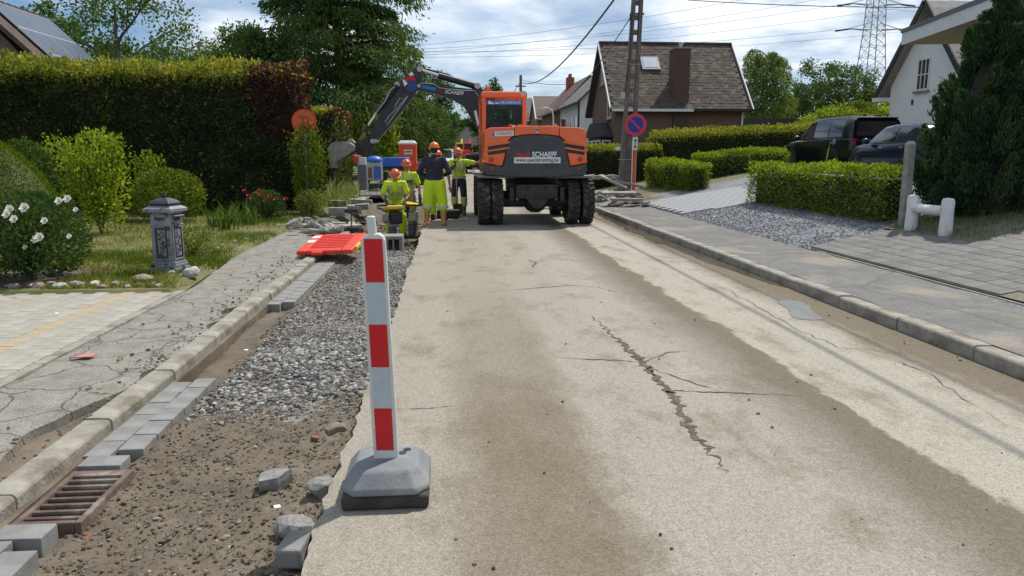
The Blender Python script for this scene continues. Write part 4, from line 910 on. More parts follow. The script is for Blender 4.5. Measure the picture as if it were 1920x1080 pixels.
# ------------------------------------------------------------------ wheeled excavator
EX = thing('wheeled_excavator', 'orange and charcoal wheeled excavator standing on the road, its boom swung left', 'excavator', (1.92, 17.8, 0)); EO = EX.location
def poly(Y, *p): return [XZ(a, b, Y) for a, b in p]
def epart(name, mb, m, bevel=0., parent=None, smooth=False, seg=2, fix=True):
    return mb.build(name, m, parent or EX, off=EO, bevel=bevel, smooth=smooth, seg=seg, fix=fix)
YR = 16.1
cw = [(908, 307), (943, 313), (950, 285), (955, 264), (962, 257), (985, 253.5), (1005, 252.5), (1030, 253.5), (1050, 257), (1058, 264), (1063, 285), (1069, 313), (1100, 307), (1101.5, 318), (1097, 329), (1040, 333), (970, 333), (912, 329), (906, 318)]
epart('counterweight', one('prism', poly(YR, *cw), YR, YR+1.0), charcoal, .035, seg=3)
el = [(908.5, 250), (911, 243), (918, 239), (964.5, 237.5), (964.5, 255.5), (961, 256), (954, 263), (949, 285), (942, 311.5), (908.5, 305.5)]
er = [(1049.5, 237.5), (1088, 239), (1096, 242), (1100, 250), (1101.5, 305.5), (1070, 311.5), (1064, 285), (1059, 263), (1051, 256), (1049.5, 255.5)]
epart('engine_cover', one('prism', poly(YR, *el), YR+.03, YR+2.6), orange, .03, seg=3)
epart('engine_cover', one('prism', poly(YR, *er), YR+.03, YR+2.6), orange, .03, seg=3)
epart('bonnet', one('prism', poly(YR, (965.3, 236), (1048.7, 236), (1048.7, 255), (1030, 252.5), (1005, 251.5), (985, 252.5), (965.3, 255.5)), YR+.02, YR+2.55), orange, .02, seg=3)
def rpanel(name, pts, m, d=.006, y=YR+.03, bevel=0., parent=None): return epart(name, one('prism', poly(y, *pts), y-d, y+.02), m, bevel, parent)
for q in ([(915, 275), (957, 269), (955.5, 274.5), (915, 282)], [(915, 285), (954.5, 279.5), (953, 285.5), (915, 291)], [(1058, 269), (1096, 275), (1096, 281.5), (1059, 275)], [(1059.5, 279.5), (1096, 285), (1096, 291), (1061, 285.5)]):
    v = rpanel('vent', q, black); cx = sum(a for a, b in q)/4; cy = sum(b for a, b in q)/4
for q in ([(911.5, 272.5), (959.5, 265), (958.5, 268), (911.5, 275)], [(911.5, 281.8), (956.8, 275.6), (956, 278.6), (911.5, 284.8)], [(1056, 265), (1099, 272), (1099, 275), (1056.8, 268)], [(1058, 276), (1099, 282), (1099, 284.8), (1058.8, 279)]): rpanel('louvre', q, orange, .03, bevel=.006)
for (a, b, rr) in ((921, 299.5, .055), (1088, 298, .055)):
    x, z = XZ(a, b, YR); epart('rear_lamp', one('lathe', [(rr, 0), (rr, -.02), (rr*.7, -.032), (rr*.2, -.036)], (x, YR+.03, z), 'Y', 16), mat('amber_lens', (.50, .035, .012), None, rough=.3), smooth=True)
for (a, b, rr) in ((923, 317, .04), (1086.5, 317, .04)):
    x, z = XZ(a, b, YR); epart('reflector', one('lathe', [(rr, .01), (rr, -.012), (rr*.6, -.02), (.005, -.022)], (x, YR, z), 'Y', 16), red, smooth=True)
# plate
x, z = XZ(943.5, 250.5, YR); pl = epart('number_plate', one('box', (x, YR+.015, z), (.46, .012, .105), (0, R(-3), 0)), white, .004)
text('1-WXU-011', .088, mat('plate_ink', (.22, .02, .025)), pl, (x+.02-EO.x, YR+.006-EO.y, z-EO.z), (R(90), R(-3), 0), sx=.80)
epart('plate_band', one('box', (x-.205, YR+.0085, z+.0-.0107), (.04, .004, .1), (0, R(-3), 0)), blue, parent=pl)
x, z = XZ(1021, 290, YR); text('SCHAEFF', .155, inkw, EX, (x-EO.x, YR-.002-EO.y, z-EO.z), sx=.86, bold=.003)
x, z = XZ(1007.5, 300.5, YR); st = epart('name_strip', one('box', (x, YR-.004, z), (1.0, .01, .125)), white)
text('www.specialrenting.be', .118, inkm, st, (x-EO.x, YR-.0105-EO.y, z+.005-EO.z), sx=.86, bold=.001)
x, z = XZ(981, 290, YR); m = MB()
for k in range(2):
    dz = -.045*k+.03; m.prism([(x-.14, z+dz+.02), (x, z+dz-.03), (x+.14, z+dz+.02), (x+.14, z+dz-.015), (x, z+dz-.065), (x-.14, z+dz-.015)], YR-.008, YR+.01)
epart('chevron_logo', m, inkr)
x, z = XZ(1007, 248, YR); m = MB(); m.box((x, YR+.01, z+.02), (.05, .04, .1)); m.cyl((x, YR-.01, z+.06), (x, YR+.02, z+.06), .03, n=10); epart('latch', m, steel, .004)
for px in (958, 975, 1040):
    x, z = XZ(px, 236, YR+.4); epart('lifting_eye', one('box', (x, YR+.4, z+.012), (.10, .10, .03)), orange, .01)
x, z = XZ(1056, 237, YR+.9); m = MB(); m.cyl((x, YR+.9, z-.1), (x, YR+.9, z+.10), .045, .045, 12); m.ell((x, YR+.9, z+.12), (.055, .055, .06)); epart('exhaust', m, black, smooth=True)
# cab
CY0, CY1 = 17.0, 18.75
x0, zt = XZ(903.5, 175, CY0); x1, zb = XZ(987, 238, CY0); zlow = 1.12
pw = .09
for nm, (a, b, c, d, e, f) in {'pillar': (x0, x0+pw, CY0, CY0+.1, zlow, zt-.06)}.items(): epart(nm, one('box', ((a+b)/2, (c+d)/2, (e+f)/2), (b-a, d-c, f-e)), orange, .02)
epart('pillar', one('box', (x1-pw/2, CY0+.05, (zb-.1+zt-.06)/2), (pw, .1, zt-.06-zb+.1)), orange, .02)
for xx in (x0+pw/2, x1-pw/2): epart('pillar', one('box', (xx, CY1-.05, (zlow+zt-.06)/2), (pw, .1, zt-.06-zlow)), orange, .02)
epart('cab_roof', one('box', ((x0+x1)/2, (CY0+CY1)/2, zt-.03), (x1-x0+.03, CY1-CY0+.06, .15)), orange, .045, seg=3)
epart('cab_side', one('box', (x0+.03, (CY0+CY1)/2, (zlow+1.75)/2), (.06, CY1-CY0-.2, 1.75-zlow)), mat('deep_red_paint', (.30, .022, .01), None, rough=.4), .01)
epart('cab_side', one('box', (x1-.03, (CY0+CY1)/2, (zlow+1.85)/2), (.06, CY1-CY0-.2, 1.85-zlow)), orange, .01)
gz0, gz1 = XZ(940, 236, CY0)[1], XZ(940, 187, CY0)[1]; gx0, gx1 = x0+pw, x1-pw
epart('rear_window', one('box', ((gx0+gx1)/2, CY0+.03, (gz0+gz1)/2), (gx1-gx0, .012, gz1-gz0)), cabglass)
epart('side_window', one('box', (x0+.04, (CY0+CY1)/2, 2.2), (.012, CY1-CY0-.2, .9)), cabglass)
epart('side_window', one('box', (x1-.04, (CY0+CY1)/2, 2.25), (.012, CY1-CY0-.2, .8)), cabglass)
epart('windscreen', one('box', ((gx0+gx1)/2, CY1-.03, 2.0), (gx1-gx0, .012, 1.5)), cabglass)
ba = XZ(912, 196.5, CY0); bb = XZ(982, 188, CY0)
bn = epart('cab_banner', one('box', ((ba[0]+bb[0])/2, CY0+.012, (ba[1]+bb[1])/2), (bb[0]-ba[0], .012, bb[1]-ba[1])), mat('banner_blue', (.03, .13, .42), None, rough=.5))
text('HEUNINCK', .095, inkw, bn, ((ba[0]+bb[0])/2+.12-EO.x, CY0+.004-EO.y, (ba[1]+bb[1])/2-EO.z), sx=.98)
epart('banner_mark', one('box', (ba[0]+.235, CY0+.004, (ba[1]+bb[1])/2-.012), (.09, .004, .025)), inkw, parent=bn)
epart('banner_emblem', one('prism', [(ba[0]+.04, ba[1]+.02), (ba[0]+.17, ba[1]+.02), (ba[0]+.15, ba[1]+.05), (ba[0]+.11, ba[1]+.055), (ba[0]+.09, ba[1]+.085), (ba[0]+.05, ba[1]+.085)], CY0+.002, CY0+.007), inkw, parent=bn)
m = MB(); m.box(((x0+x1)/2-.02, 17.75, 1.75), (.5, .5, .25)); m.box(((x0+x1)/2-.02, 17.5, 2.05), (.5, .14, .55), (R(-8), 0, 0)); epart('seat', m, black, .05)
epart('console', one('box', ((x0+x1)/2+.28, 17.9, 1.8), (.16, .7, .5)), black, .02); epart('cab_floor', one('box', ((x0+x1)/2, (CY0+CY1)/2, 1.2), (x1-x0-.08, CY1-CY0-.08, .1)), black)
epart('wiper_panel', one('box', (gx1-.13, CY0+.06, (gz0+gz1)/2-.03), (.2, .02, gz1-gz0-.1)), black)
x, z = XZ(915, 173, CY0+.1); m = MB(); m.cyl((x, CY0+.15, z-.02), (x, CY0+.15, z+.03), .045, n=12); bc = epart('beacon_base', m, black)
epart('beacon_lens', one('lathe', [(.05, 0), (.052, .05), (.045, .085), (.015, .1)], (x, CY0+.15, z+.03), n=14), mat('beacon_amber', (.55, .16, .03), None, rough=.25), smooth=True, parent=bc)
x, z = XZ(981, 177, CY0); m = MB(); m.cyl((x, CY0-.02, z), (x, CY0+.08, z), .075, n=16); lp = epart('work_lamp', m, black); epart('lamp_glass', one('lathe', [(.066, 0), (.06, -.02), (.01, -.028)], (x, CY0-.02, z), 'Y', 16), mat('lamp_glass', (.5, .45, .38), None, rough=.15), parent=lp, smooth=True)
# carriage
epart('turntable', one('cyl', (1.95, 17.6, .88), (1.95, 17.6, 1.12), .62, n=28), dirty_steel, smooth=True); epart('upper_frame', one('box', (1.97, 18.0, 1.12), (2.05, 3.1, .12)), dirty_steel, .02)
for (a, b) in ((895, 966), (1027, 1111)):
    xa, z = XZ(a, 332, 16.15); xb, _ = XZ(b, 332, 16.15); epart('step_plate', one('box', ((xa+xb)/2, 16.75, z), (xb-xa, 1.1, .05)), step_steel, .01)
    epart('step_plate', one('box', ((xa+xb)/2, 19.3, z), (xb-xa, 1.1, .05)), step_steel, .01)
epart('chassis', one('box', (1.92, 17.9, .74), (.86, 3.6, .30)), dirty_steel, .03)
epart('rear_plate', one('prism', poly(16.15, (968, 347), (1046, 347), (1046, 370), (1028, 374), (1016, 391), (1000, 391), (988, 374), (968, 370)), 16.12, 16.26), dirty_steel, .015)
for (px, py) in ((975, 351), (990, 351), (1022, 351), (1040, 351), (985, 366), (1030, 366)):
    x, z = XZ(px, py, 16.12); epart('bolt', one('cyl', (x, 16.10, z), (x, 16.13, z), .018, n=8), step_steel)
x, z = XZ(1003, 363, 16.12); epart('hitch_tag', one('box', (x, 16.108, z), (.07, .012, .06)), white)
for yy in (16.62, 19.15):
    m = MB(); m.cyl((1.1, yy, .5), (2.75, yy, .5), .12, n=12); m.ell((1.92, yy, .47), (.26, .24, .22)); epart('axle', m, dirty_steel, smooth=True)
for s in (-1, 1):
    epart('outrigger_mount', one('box', (1.92+s*.55, 16.5, .68), (.10, .5, .3)), dirty_steel, .01); epart('outrigger_ram', one('cyl', (1.92+s*.42, 16.3, .55), (1.92+s*.42, 16.3, .85), .045, n=10), step_steel, smooth=True)
# twin wheels
def tyre_mesh():
    R0, W = .495, .245; m = MB(); prof = [(.27, -W/2+.02), (.33, -W/2), (.44, -W/2-.006), (R0-.035, -W/2+.01), (R0-.022, -W/2+.04), (R0-.018, 0), (R0-.022, W/2-.04), (R0-.035, W/2-.01), (.44, W/2+.006), (.33, W/2), (.27, W/2-.02)]
    m.lathe(prof, (0, 0, 0), 'X', 40, cap=False)
    for k in range(22):
        for s in (-1, 1):
            a = 2*math.pi*(k+(0 if s < 0 else .5))/22; Mx = Euler((a, 0, 0)).to_matrix(); c = Mx @ Vector((s*W*.25, 0, R0-.012))
            m.box(c, (W*.52, .062, .042), Mx @ Euler((0, s*.10, s*.42)).to_matrix())
    return m
tw = tyre_mesh().build('wheel', rubber, EX, smooth=False)
rimm = mat('wheel_rim', (.035, .035, .038), (.07, .065, .06), 6, .6)
m = MB(); m.lathe([(.275, -.11), (.275, .11)], (0, 0, 0), 'X', 24, cap=False); m.lathe([(.272, -.03), (.10, -.05), (.10, .05), (.272, .03)], (0, 0, 0), 'X', 24); rim0 = m.build('rim', rimm, tw, smooth=True)
k = 0
for yy in (16.62, 19.15):
    for xx in (.775, 1.055, 2.735, 3.06):
        o = tw if k == 0 else copy_part(tw, EX); o.location = (xx-EO.x, yy-EO.y, .505-EO.z); o.rotation_euler = (r.uniform(0, 6), 0, 0)
        if k: copy_part(rim0, o)
        k += 1
# boom, arm and bucket, all in one upright plane at Y about 20.4
YB = 20.4
def bp(name, pts, m, w=.30, y=YB, bevel=.015, parent=None): return epart(name, one('prism', poly(y, *pts), y-w/2, y+w/2), m, bevel, parent)
bm_ = bp('boom', [(765, 149), (780, 151), (794.5, 156), (824, 161.5), (860, 165), (900, 169), (915, 180), (925, 205), (938, 260), (938, 292), (915, 292), (905, 262), (898, 244), (882, 219), (870, 200), (851, 188.5), (820, 177), (785, 170), (769, 166), (762, 158)], boom_paint, .32)
bp('boom_hinge', [(905, 284), (945, 284), (948, 310), (905, 310)], dirty_steel, .5)
arm = bp('arm', [(787, 127), (779, 128), (772, 135), (756, 147), (741, 162), (697, 246), (695, 258), (699, 266), (707, 266), (734, 234.5), (771, 188), (783, 171), (790, 152), (792, 140), (792, 131)], boom_paint, .26, YB-.02)
def disc(px, py, rad, w, m, name='pin', y=YB, parent=None):
    x, z = XZ(px, py, y); return epart(name, one('cyl', (x, y-w/2, z), (x, y+w/2, z), rad, n=18), m, .004, parent)
disc(787, 131, .07, .36, steel, parent=arm); disc(745, 160, .075, .36, steel, parent=arm); disc(772, 162, .20, .345, boom_paint, 'knuckle'); disc(772, 162, .14, .355, mat('joint_blue', (.03, .06, .25)), 'joint_sticker'); disc(786, 162, .045, .36, steel); disc(895, 162, .08, .36, steel)
bp('warning_sticker', [(756, 148), (776, 142), (781, 152), (768, 152), (758, 157)], inkr, .336, YB-.02, 0, arm); bp('warning_sticker', [(768, 139.5), (773, 135.5), (777, 141.5), (768.5, 144)], inkw, .34, YB-.02, 0, arm); bp('warning_sticker', [(755, 150), (760, 152), (765, 158), (759, 163)], inkw, .345, YB-.02, 0, arm)
bp('boom_sticker', [(792, 160), (818, 165), (817, 171.5), (792, 166.5)], mat('sticker_blue', (.03, .18, .5)), .326, YB, 0, bm_); bp('boom_sticker', [(822, 165), (834, 167.5), (834, 177), (820, 173)], mat('sticker_red', (.16, .015, .02)), .326, YB, 0, bm_)
x, z = XZ(852, 174.5, YB); text('SCHAEFF', .135, inkw, bm_, (x-EO.x, YB-.164-EO.y, z-EO.z), (R(90), R(6), 0), sx=.9, bold=.002)
bp('boom_label', [(888, 209), (893, 207), (898, 232), (895, 238)], white, .326, YB, 0, bm_)
def ecyl(name, a, b, rad, m, y=YB, parent=None):
    p, q = XZ(*a, y), XZ(*b, y); return epart(name, one('cyl', (p[0], y, p[1]), (q[0], y, q[1]), rad, n=14), m, 0, parent, smooth=True)
c1 = ecyl('boom_cylinder', (822, 142), (897, 163), .085, black); ecyl('piston_rod', (788, 131), (824, 142.5), .045, chrome, parent=c1)
c2 = ecyl('bucket_cylinder', (745, 160), (706, 212), .065, black, YB-.2); ecyl('piston_rod', (706, 212), (691, 235), .035, chrome, YB-.2, c2)
def hose(pts, rad, m, y, name='hose', parent=None):
    q = [XZ(a, b, y) for a, b in pts]; return epart(name, one('tube', [(u, y, v) for u, v in q], rad, 6), m, 0, parent, smooth=True)
hose([(899, 166), (905, 170), (909, 180), (905, 190)], .04, black, YB-.1); hose([(790, 128), (840, 140), (862, 152), (898, 160), (906, 172)], .03, black, YB+.12); hose([(788, 157), (800, 156), (815, 158), (824, 165), (860, 169), (890, 170), (897, 180)], .014, steel, YB-.19, 'pipe', bm_)
hose([(760, 178), (758, 186), (750, 184), (743, 196), (740, 202)], .014, steel, YB-.17, 'pipe', arm); hose([(765, 180), (755, 195), (742, 212), (735, 222), (726, 234)], .014, steel, YB-.17, 'pipe', arm); hose([(762, 182), (745, 203), (732, 215), (722, 229)], .014, steel, YB-.17, 'pipe', arm); hose([(740, 163), (733, 168), (722, 190), (710, 205), (703, 216)], .016, steel, YB-.29, 'pipe', arm)
bp('arm_stripe', [(779, 170), (784, 168), (784, 171), (780, 176)], inkw, .27, YB-.02, 0, arm)
bp('link', [(684, 238), (689, 234), (694, 236), (690, 246), (696, 252), (692, 257), (683, 246)], dirty_steel, .16, YB-.02)
bp('link', [(672, 262), (685, 244), (690, 247), (680, 266)], mat('rusty_link', (.16, .10, .05), (.25, .17, .09), 6, .8), .10, YB-.05)
tr_ = bp('tiltrotator', [(667, 268), (680, 262), (697, 262), (703, 268), (702, 284), (690, 293), (672, 290), (666, 280)], dirty_steel, .42); disc(700, 265, .06, .46, steel, parent=tr_); disc(706, 264, .045, .46, steel, parent=tr_)
bko = [(669, 274), (660, 268), (648, 266), (634, 266.5), (625, 270), (621, 278), (621.5, 292), (624, 305), (626.5, 315)]; bki = [(628, 313), (628, 296), (630, 284), (637, 277), (650, 276), (660, 280), (668, 283)]
q = poly(YB, *(bko+bki)); bk = epart('bucket', one('prism', q, YB-.55, YB+.45), bucket_m, .008)
for yy in (-.57, .45): epart('bucket_side', one('prism', poly(YB, (669, 274), (660, 268), (648, 266), (634, 266.5), (625, 270), (621, 278), (621.5, 292), (624, 305), (626.5, 315), (640, 300), (656, 291), (668, 283)), YB+yy, YB+yy+.02), bucket_m, parent=bk)
epart('bucket_bracket', one('prism', poly(YB, (650, 268), (656, 260), (661, 261), (670, 270), (669, 278)), YB-.18, YB+.12), bucket_m, .01, parent=bk)
# ------------------------------------------------------------------ people
skin = mat('skin', (.36, .20, .135), (.42, .25, .175), 8, .55)
hivis = mat('hivis_yellow', (.56, .74, .02), (.48, .66, .02), 3, .8, .7, 9, bdist=.03); navy = mat('navy_cloth', (.018, .016, .034), (.032, .028, .052), 9, .9, .8, 9, bdist=.03); dkblue = mat('dark_blue_cloth', (.015, .02, .045), (.03, .036, .065), 9, .9, .3, 40)
boot_y = mat('ochre_rubber', (.50, .23, .035), (.40, .18, .035), 6, .5); boot_b = mat('brown_boot', (.20, .105, .035), (.14, .075, .03), 7, .7); grey_rf = mat('reflective_tape', (.42, .45, .45), (.36, .39, .39), 9, .35)
helm = mat('helmet_orange', (.76, .15, .015), None, rough=.35, spec=.5); helm2 = mat('helmet_faded', (.62, .13, .05), None, rough=.4); glove = mat('dark_glove', (.03, .03, .035), (.06, .06, .065), 9, .8); hairm = mat('dark_hair', (.03, .022, .016)); pale_g = mat('faded_hivis', (.50, .55, .16), (.42, .46, .14), 7, .8); khaki = mat('khaki', (.20, .17, .11), (.27, .23, .15), 7, .85)
def cone(mb, a, b, ra, rb):
    mb.cyl(a, b, ra, rb, 12); mb.ell(a, (ra,)*3); mb.ell(b, (rb,)*3)
def remesh(o, vox, it=4):
    m = o.modifiers.new('skin', 'REMESH'); m.mode = 'VOXEL'; m.voxel_size = vox; m.use_smooth_shade = True
    s = o.modifiers.new('smooth', 'SMOOTH'); s.factor = .5; s.iterations = it; return o
def person(label, loc, rotz, J, wear, scale=1., group=None, hold=()):
    """J: joints in the person's own frame, facing +y. wear: materials"""
    t = thing('person', label, 'person', loc, rotz, group); t.scale = (scale,)*3; V_ = Vector
    J = {k: V_(v) for k, v in J.items()}; b = MB(); pv, ch, nk, hd = J['pelvis'], J['chest'], J['neck'], J['head']; up = (ch-pv).normalized()
    ex = math.atan2(-(ch-pv).y, (ch-pv).z); yaw = J.get('turn', V_((0, 0, 0))).z
    b.ell(ch, (.155, .10, .19), (ex, 0, 0)); b.ell((pv+ch)/2, (.135, .095, .18), (ex, 0, 0)); b.ell(pv, (.15, .105, .13), (ex*.5, 0, 0)); cone(b, ch+up*.1, nk, .075, .055); cone(b, nk, hd, .055, .05)
    hp = Euler(J.get('headrot', V_((0, 0, 0)))).to_matrix()
    def H(x, y, z): return hd+hp @ V_((x, y, z))
    b.ell(H(0, 0, 0), (.074, .092, .112)); b.ell(H(0, .03, -.07), (.052, .055, .05)); b.ell(H(0, .095, -.012), (.014, .022, .024))
    for s in (-1, 1): b.ell(H(s*.076, -.005, -.01), (.012, .02, .03))
    for s, n in ((-1, 'l'), (1, 'r')):
        sh, eb, wr = J['sh_'+n], J['el_'+n], J['wr_'+n]; hip, kn, an = J['hip_'+n], J['kn_'+n], J['an_'+n]
        cone(b, ch+up*.08, sh, .07, .056); cone(b, sh, eb, .052, .041); cone(b, eb, wr, .040, .027)
        d = (wr-eb).normalized(); pd = V_(J['hd_'+n]).normalized() if 'hd_'+n in J else d; pal = wr+pd*.05; sd = pd.cross(V_((0, 0, 1)));
        if sd.length < .1: sd = pd.cross(V_((0, 1, 0)))
        sd.normalize(); nrm = sd.cross(pd).normalized(); cone(b, wr, wr+pd*.085, .026, .033)
        cr_ = .65 if n in hold else .18
        for i, fl in enumerate((.062, .074, .078, .066)):
            o_ = wr+pd*.09+sd*(-.030+i*.020); k1 = o_+(pd*(1-cr_*.5)-nrm*cr_*.6).normalized()*fl*.55; k2 = k1+(pd*(1-cr_*1.4)-nrm*cr_*1.5).normalized()*fl*.5; cone(b, o_, k1, .0095, .0085); cone(b, k1, k2, .0085, .007)
        th0 = wr+pd*.035-sd*.03; th1 = th0+(pd*.6-sd*.8).normalized()*.045; th2 = th1+(pd*.9-sd*.2-nrm*cr_*.6).normalized()*.034; cone(b, th0, th1, .012, .0105); cone(b, th1, th2, .0105, .008)
        cone(b, pv+V_((s*.05, 0, -.03)), hip, .10, .088); cone(b, hip, kn, .085, .056); cone(b, kn, an, .055, .038); ft = J.get('ft_'+n, V_((s*.02, .16, 0))); cone(b, an+V_((0, 0, -.045)), an+V_((ft.x, ft.y, -.055)), .042, .034)
    remesh(b.build('body', skin, t), .0105, 2)
    for s in (-1, 1): one('ell', H(s*.029, .084, .012), (.012, .008, .008), None, 8, 6).build('eye', mat('eye_dark', (.02, .015, .012)), t)
    one('ell', H(0, .083, -.052), (.024, .008, .006), None, 8, 6).build('mouth', mat('lip', (.26, .10, .08)), t)
    m = MB(); m.ell(H(0, -.018, .012), (.080, .088, .10)); m.ell(H(0, -.035, -.03), (.07, .06, .06)); m.build('hair', hairm, t, smooth=True)
    # helmet: dome, brim, ridge
    if 'helmet' in wear:
        m = MB(); rr = []
        for q in np.linspace(0, 1, 7):
            a = q*math.pi/2*.97; rr.append([H(.112*math.cos(a)*math.cos(p), .132*math.cos(a)*math.sin(p), .045+.115*math.sin(a)) for p in np.linspace(0, 2*math.pi, 21)[:-1]])
        rr = [[H(.114*math.cos(p), .134*math.sin(p), .03) for p in np.linspace(0, 2*math.pi, 21)[:-1]], [H(.128*math.cos(p), (.15+.03*(math.sin(p) > .2))*math.sin(p), .034) for p in np.linspace(0, 2*math.pi, 21)[:-1]], [H(.126*math.cos(p), (.148+.03*(math.sin(p) > .2))*math.sin(p), .042) for p in np.linspace(0, 2*math.pi, 21)[:-1]]]+rr
        m.loft(rr); hm = m.build('helmet', wear['helmet'], t, smooth=True, fix=True)
        one('tube', [H(0, .13*math.cos(a), .047+.120*math.sin(a)) for a in np.linspace(.15, math.pi-.15, 9)], .012, 6).build('helmet_ridge', wear['helmet'], hm, smooth=True)
    # upper clothing
    g = MB(); e = .028*wear.get('bulk', 1.); g.ell(ch, (.155+e, .10+e, .20), (ex, 0, 0)); g.ell((pv+ch)/2, (.15+e, .105+e, .19), (ex, 0, 0)); g.ell(pv+up*.03, (.155+e, .11+e, .11), (ex*.5, 0, 0)); cone(g, ch+up*.12, nk-up*.01, .09, .068)
    for s, n in ((-1, 'l'), (1, 'r')):
        sh, eb, wr = J['sh_'+n], J['el_'+n], J['wr_'+n]; cone(g, ch+up*.08, sh, .09, .078)
        if wear.get('sleeve', 'long') == 'long': cone(g, sh, eb, .074, .062); cone(g, eb, eb+(wr-eb)*.92, .060, .043)
        else: cone(g, sh, sh+(eb-sh)*.72, .074, .068)
    top_ = remesh(g.build(wear.get('top_name', 'jacket'), wear['top'], t), .016, 5)
    if wear.get('tape'):
        m = MB(); x_ = Vector((1, 0, 0)); ydir = up.cross(x_)*-1
        for k, rx_, ry_ in ((.22, .198, .150), (.02, .196, .146)):
            c = pv+(ch-pv)*(k/.35+.12); m.loft([[c+up*h+x_*math.cos(p)*rx_-ydir*math.sin(p)*ry_ for p in np.linspace(0, 2*math.pi, 25)[:-1]] for h in (-.025, .025)], cap=False)
        for s in (-1, 1):
            for fr in (-1, 1): c0 = ch+up*.17+x_*s*.10-ydir*fr*.085; c1 = pv+up*.22+x_*s*.10-ydir*fr*.150; cm = ch-up*.02+x_*s*.105-ydir*fr*.148; m.bar(c0, cm, .045, .012, ydir); m.bar(cm, c1, .045, .012, ydir)
        m.build('reflective_tape', grey_rf, top_)
    g = MB(); g.ell(pv, (.152+e, .108+e, .12), (ex*.5, 0, 0)); wide = wear.get('wide', 1.); low = wear.get('hem', .97)
    for s, n in ((-1, 'l'), (1, 'r')):
        hip, kn, an = J['hip_'+n], J['kn_'+n], J['an_'+n]; cone(g, pv+V_((s*.06, 0, -.03)), hip, .115, .108*wide); cone(g, hip, kn, .106*wide, .088*wide); cone(g, kn, kn+(an-kn)*low, .086*wide, .080*wide)
    tro = remesh(g.build('trousers', wear['legs'], t), .016, 5)
    if 'shin' in wear:
        for s, n in ((-1, 'l'), (1, 'r')): g = MB(); kn, an = J['kn_'+n], J['an_'+n]; cone(g, kn+(an-kn)*.12, kn+(an-kn)*.5, .096, .09); remesh(g.build('trouser_leg', wear['shin'], tro), .016, 4)
    if wear.get('leg_tape'):
        for s, n in ((-1, 'l'), (1, 'r')): kn, an = J['kn_'+n], J['an_'+n]; a = kn+(an-kn)*low; d = (an-kn).normalized(); one('cyl', a-d*.02, a+d*.03, .094*wide, .094*wide, 16).build('hem_tape', grey_rf, tro, smooth=True)
    for s, n in ((-1, 'l'), (1, 'r')):
        kn, an = J['kn_'+n], J['an_'+n]; ft = J.get('ft_'+n, V_((s*.02, .16, 0))); g = MB(); h0 = wear.get('boot_top', .45); cone(g, kn+(an-kn)*h0, an, .068, .056); cone(g, an, an+V_((0, 0, -.05)), .056, .055); cone(g, an+V_((-ft.x*.25, -ft.y*.25, -.045)), an+V_((ft.x, ft.y, -.05)), .052, .044); g.box(an+V_((ft.x*.4, ft.y*.4, -.082)), (.09, .27, .02)); remesh(g.build('boot', wear['boots'], t), .015, 3)
    if 'gloves' in wear:
        for n in wear['gloves']:
            wr, eb = J['wr_'+n], J['el_'+n]; d = V_(J['hd_'+n]).normalized() if 'hd_'+n in J else (wr-eb).normalized(); g = MB(); cone(g, wr-(wr-eb).normalized()*.05, wr+d*.02, .042, .042); cone(g, wr+d*.02, wr+d*.13, .046, .038); remesh(g.build('glove', glove, t), .013, 3)
    return t
def base(**k):
    J = dict(pelvis=(0, 0, .97), chest=(0, 0, 1.30), neck=(0, .0, 1.50), head=(0, .02, 1.655), sh_l=(-.185, 0, 1.42), sh_r=(.185, 0, 1.42), el_l=(-.25, -.04, 1.14), el_r=(.25, -.04, 1.14), wr_l=(-.25, .06, .90), wr_r=(.25, .06, .90),
             hip_l=(-.095, 0, .90), hip_r=(.095, 0, .90), kn_l=(-.13, .03, .50), kn_r=(.13, .03, .50), an_l=(-.15, 0, .09), an_r=(.15, 0, .09)); J.update(k); return J
WG = 'road workers in orange helmets'
person('worker in dark jacket and wide yellow trousers seen from behind, orange helmet and ochre boots', (-.30, 16.45, 0), R(-4), base(el_l=(-.33, -.04, 1.16), el_r=(.33, -.04, 1.16), wr_l=(-.20, .22, 1.08), wr_r=(.20, .22, 1.08), head=(.0, .03, 1.64), kn_l=(-.16, .03, .50), kn_r=(.16, .03, .50), an_l=(-.185, 0, .09), an_r=(.185, 0, .09)),
       dict(helmet=helm, top=navy, legs=hivis, boots=boot_y, bulk=1.7, wide=1.36, hem=.25, boot_top=.15, leg_tape=True), 1.0, WG)
person('worker in yellow vest resting one hand on the excavator and holding a shovel', (.27, 19.2, 0), R(172), base(el_l=(-.46, .02, 1.38), wr_l=(-.70, .06, 1.47), el_r=(.30, .02, 1.16), wr_r=(.16, .22, 1.26), head=(.02, .05, 1.63), headrot=(R(-12), 0, R(-18)), an_l=(-.13, .02, .09), an_r=(.10, .06, .09)),
       dict(helmet=helm2, top=hivis, top_name='vest', sleeve='short', tape=True, legs=dkblue, hem=.1, shin=pale_g, boots=boot_b, boot_top=.35, gloves='r'), .95, WG, hold='r')
person('worker half hidden behind the man in the dark jacket, one bare arm hanging', (-.25, 17.75, 0), R(-18), base(sh_r=(.19, 0, 1.40), el_r=(.30, 0, 1.12), wr_r=(.31, .06, .88)),
       dict(helmet=helm, top=hivis, top_name='shirt', sleeve='short', legs=hivis, boots=mat('black_boot', (.02, .02, .02)), wide=1.15, hem=.7, boot_top=.6), .90, WG)
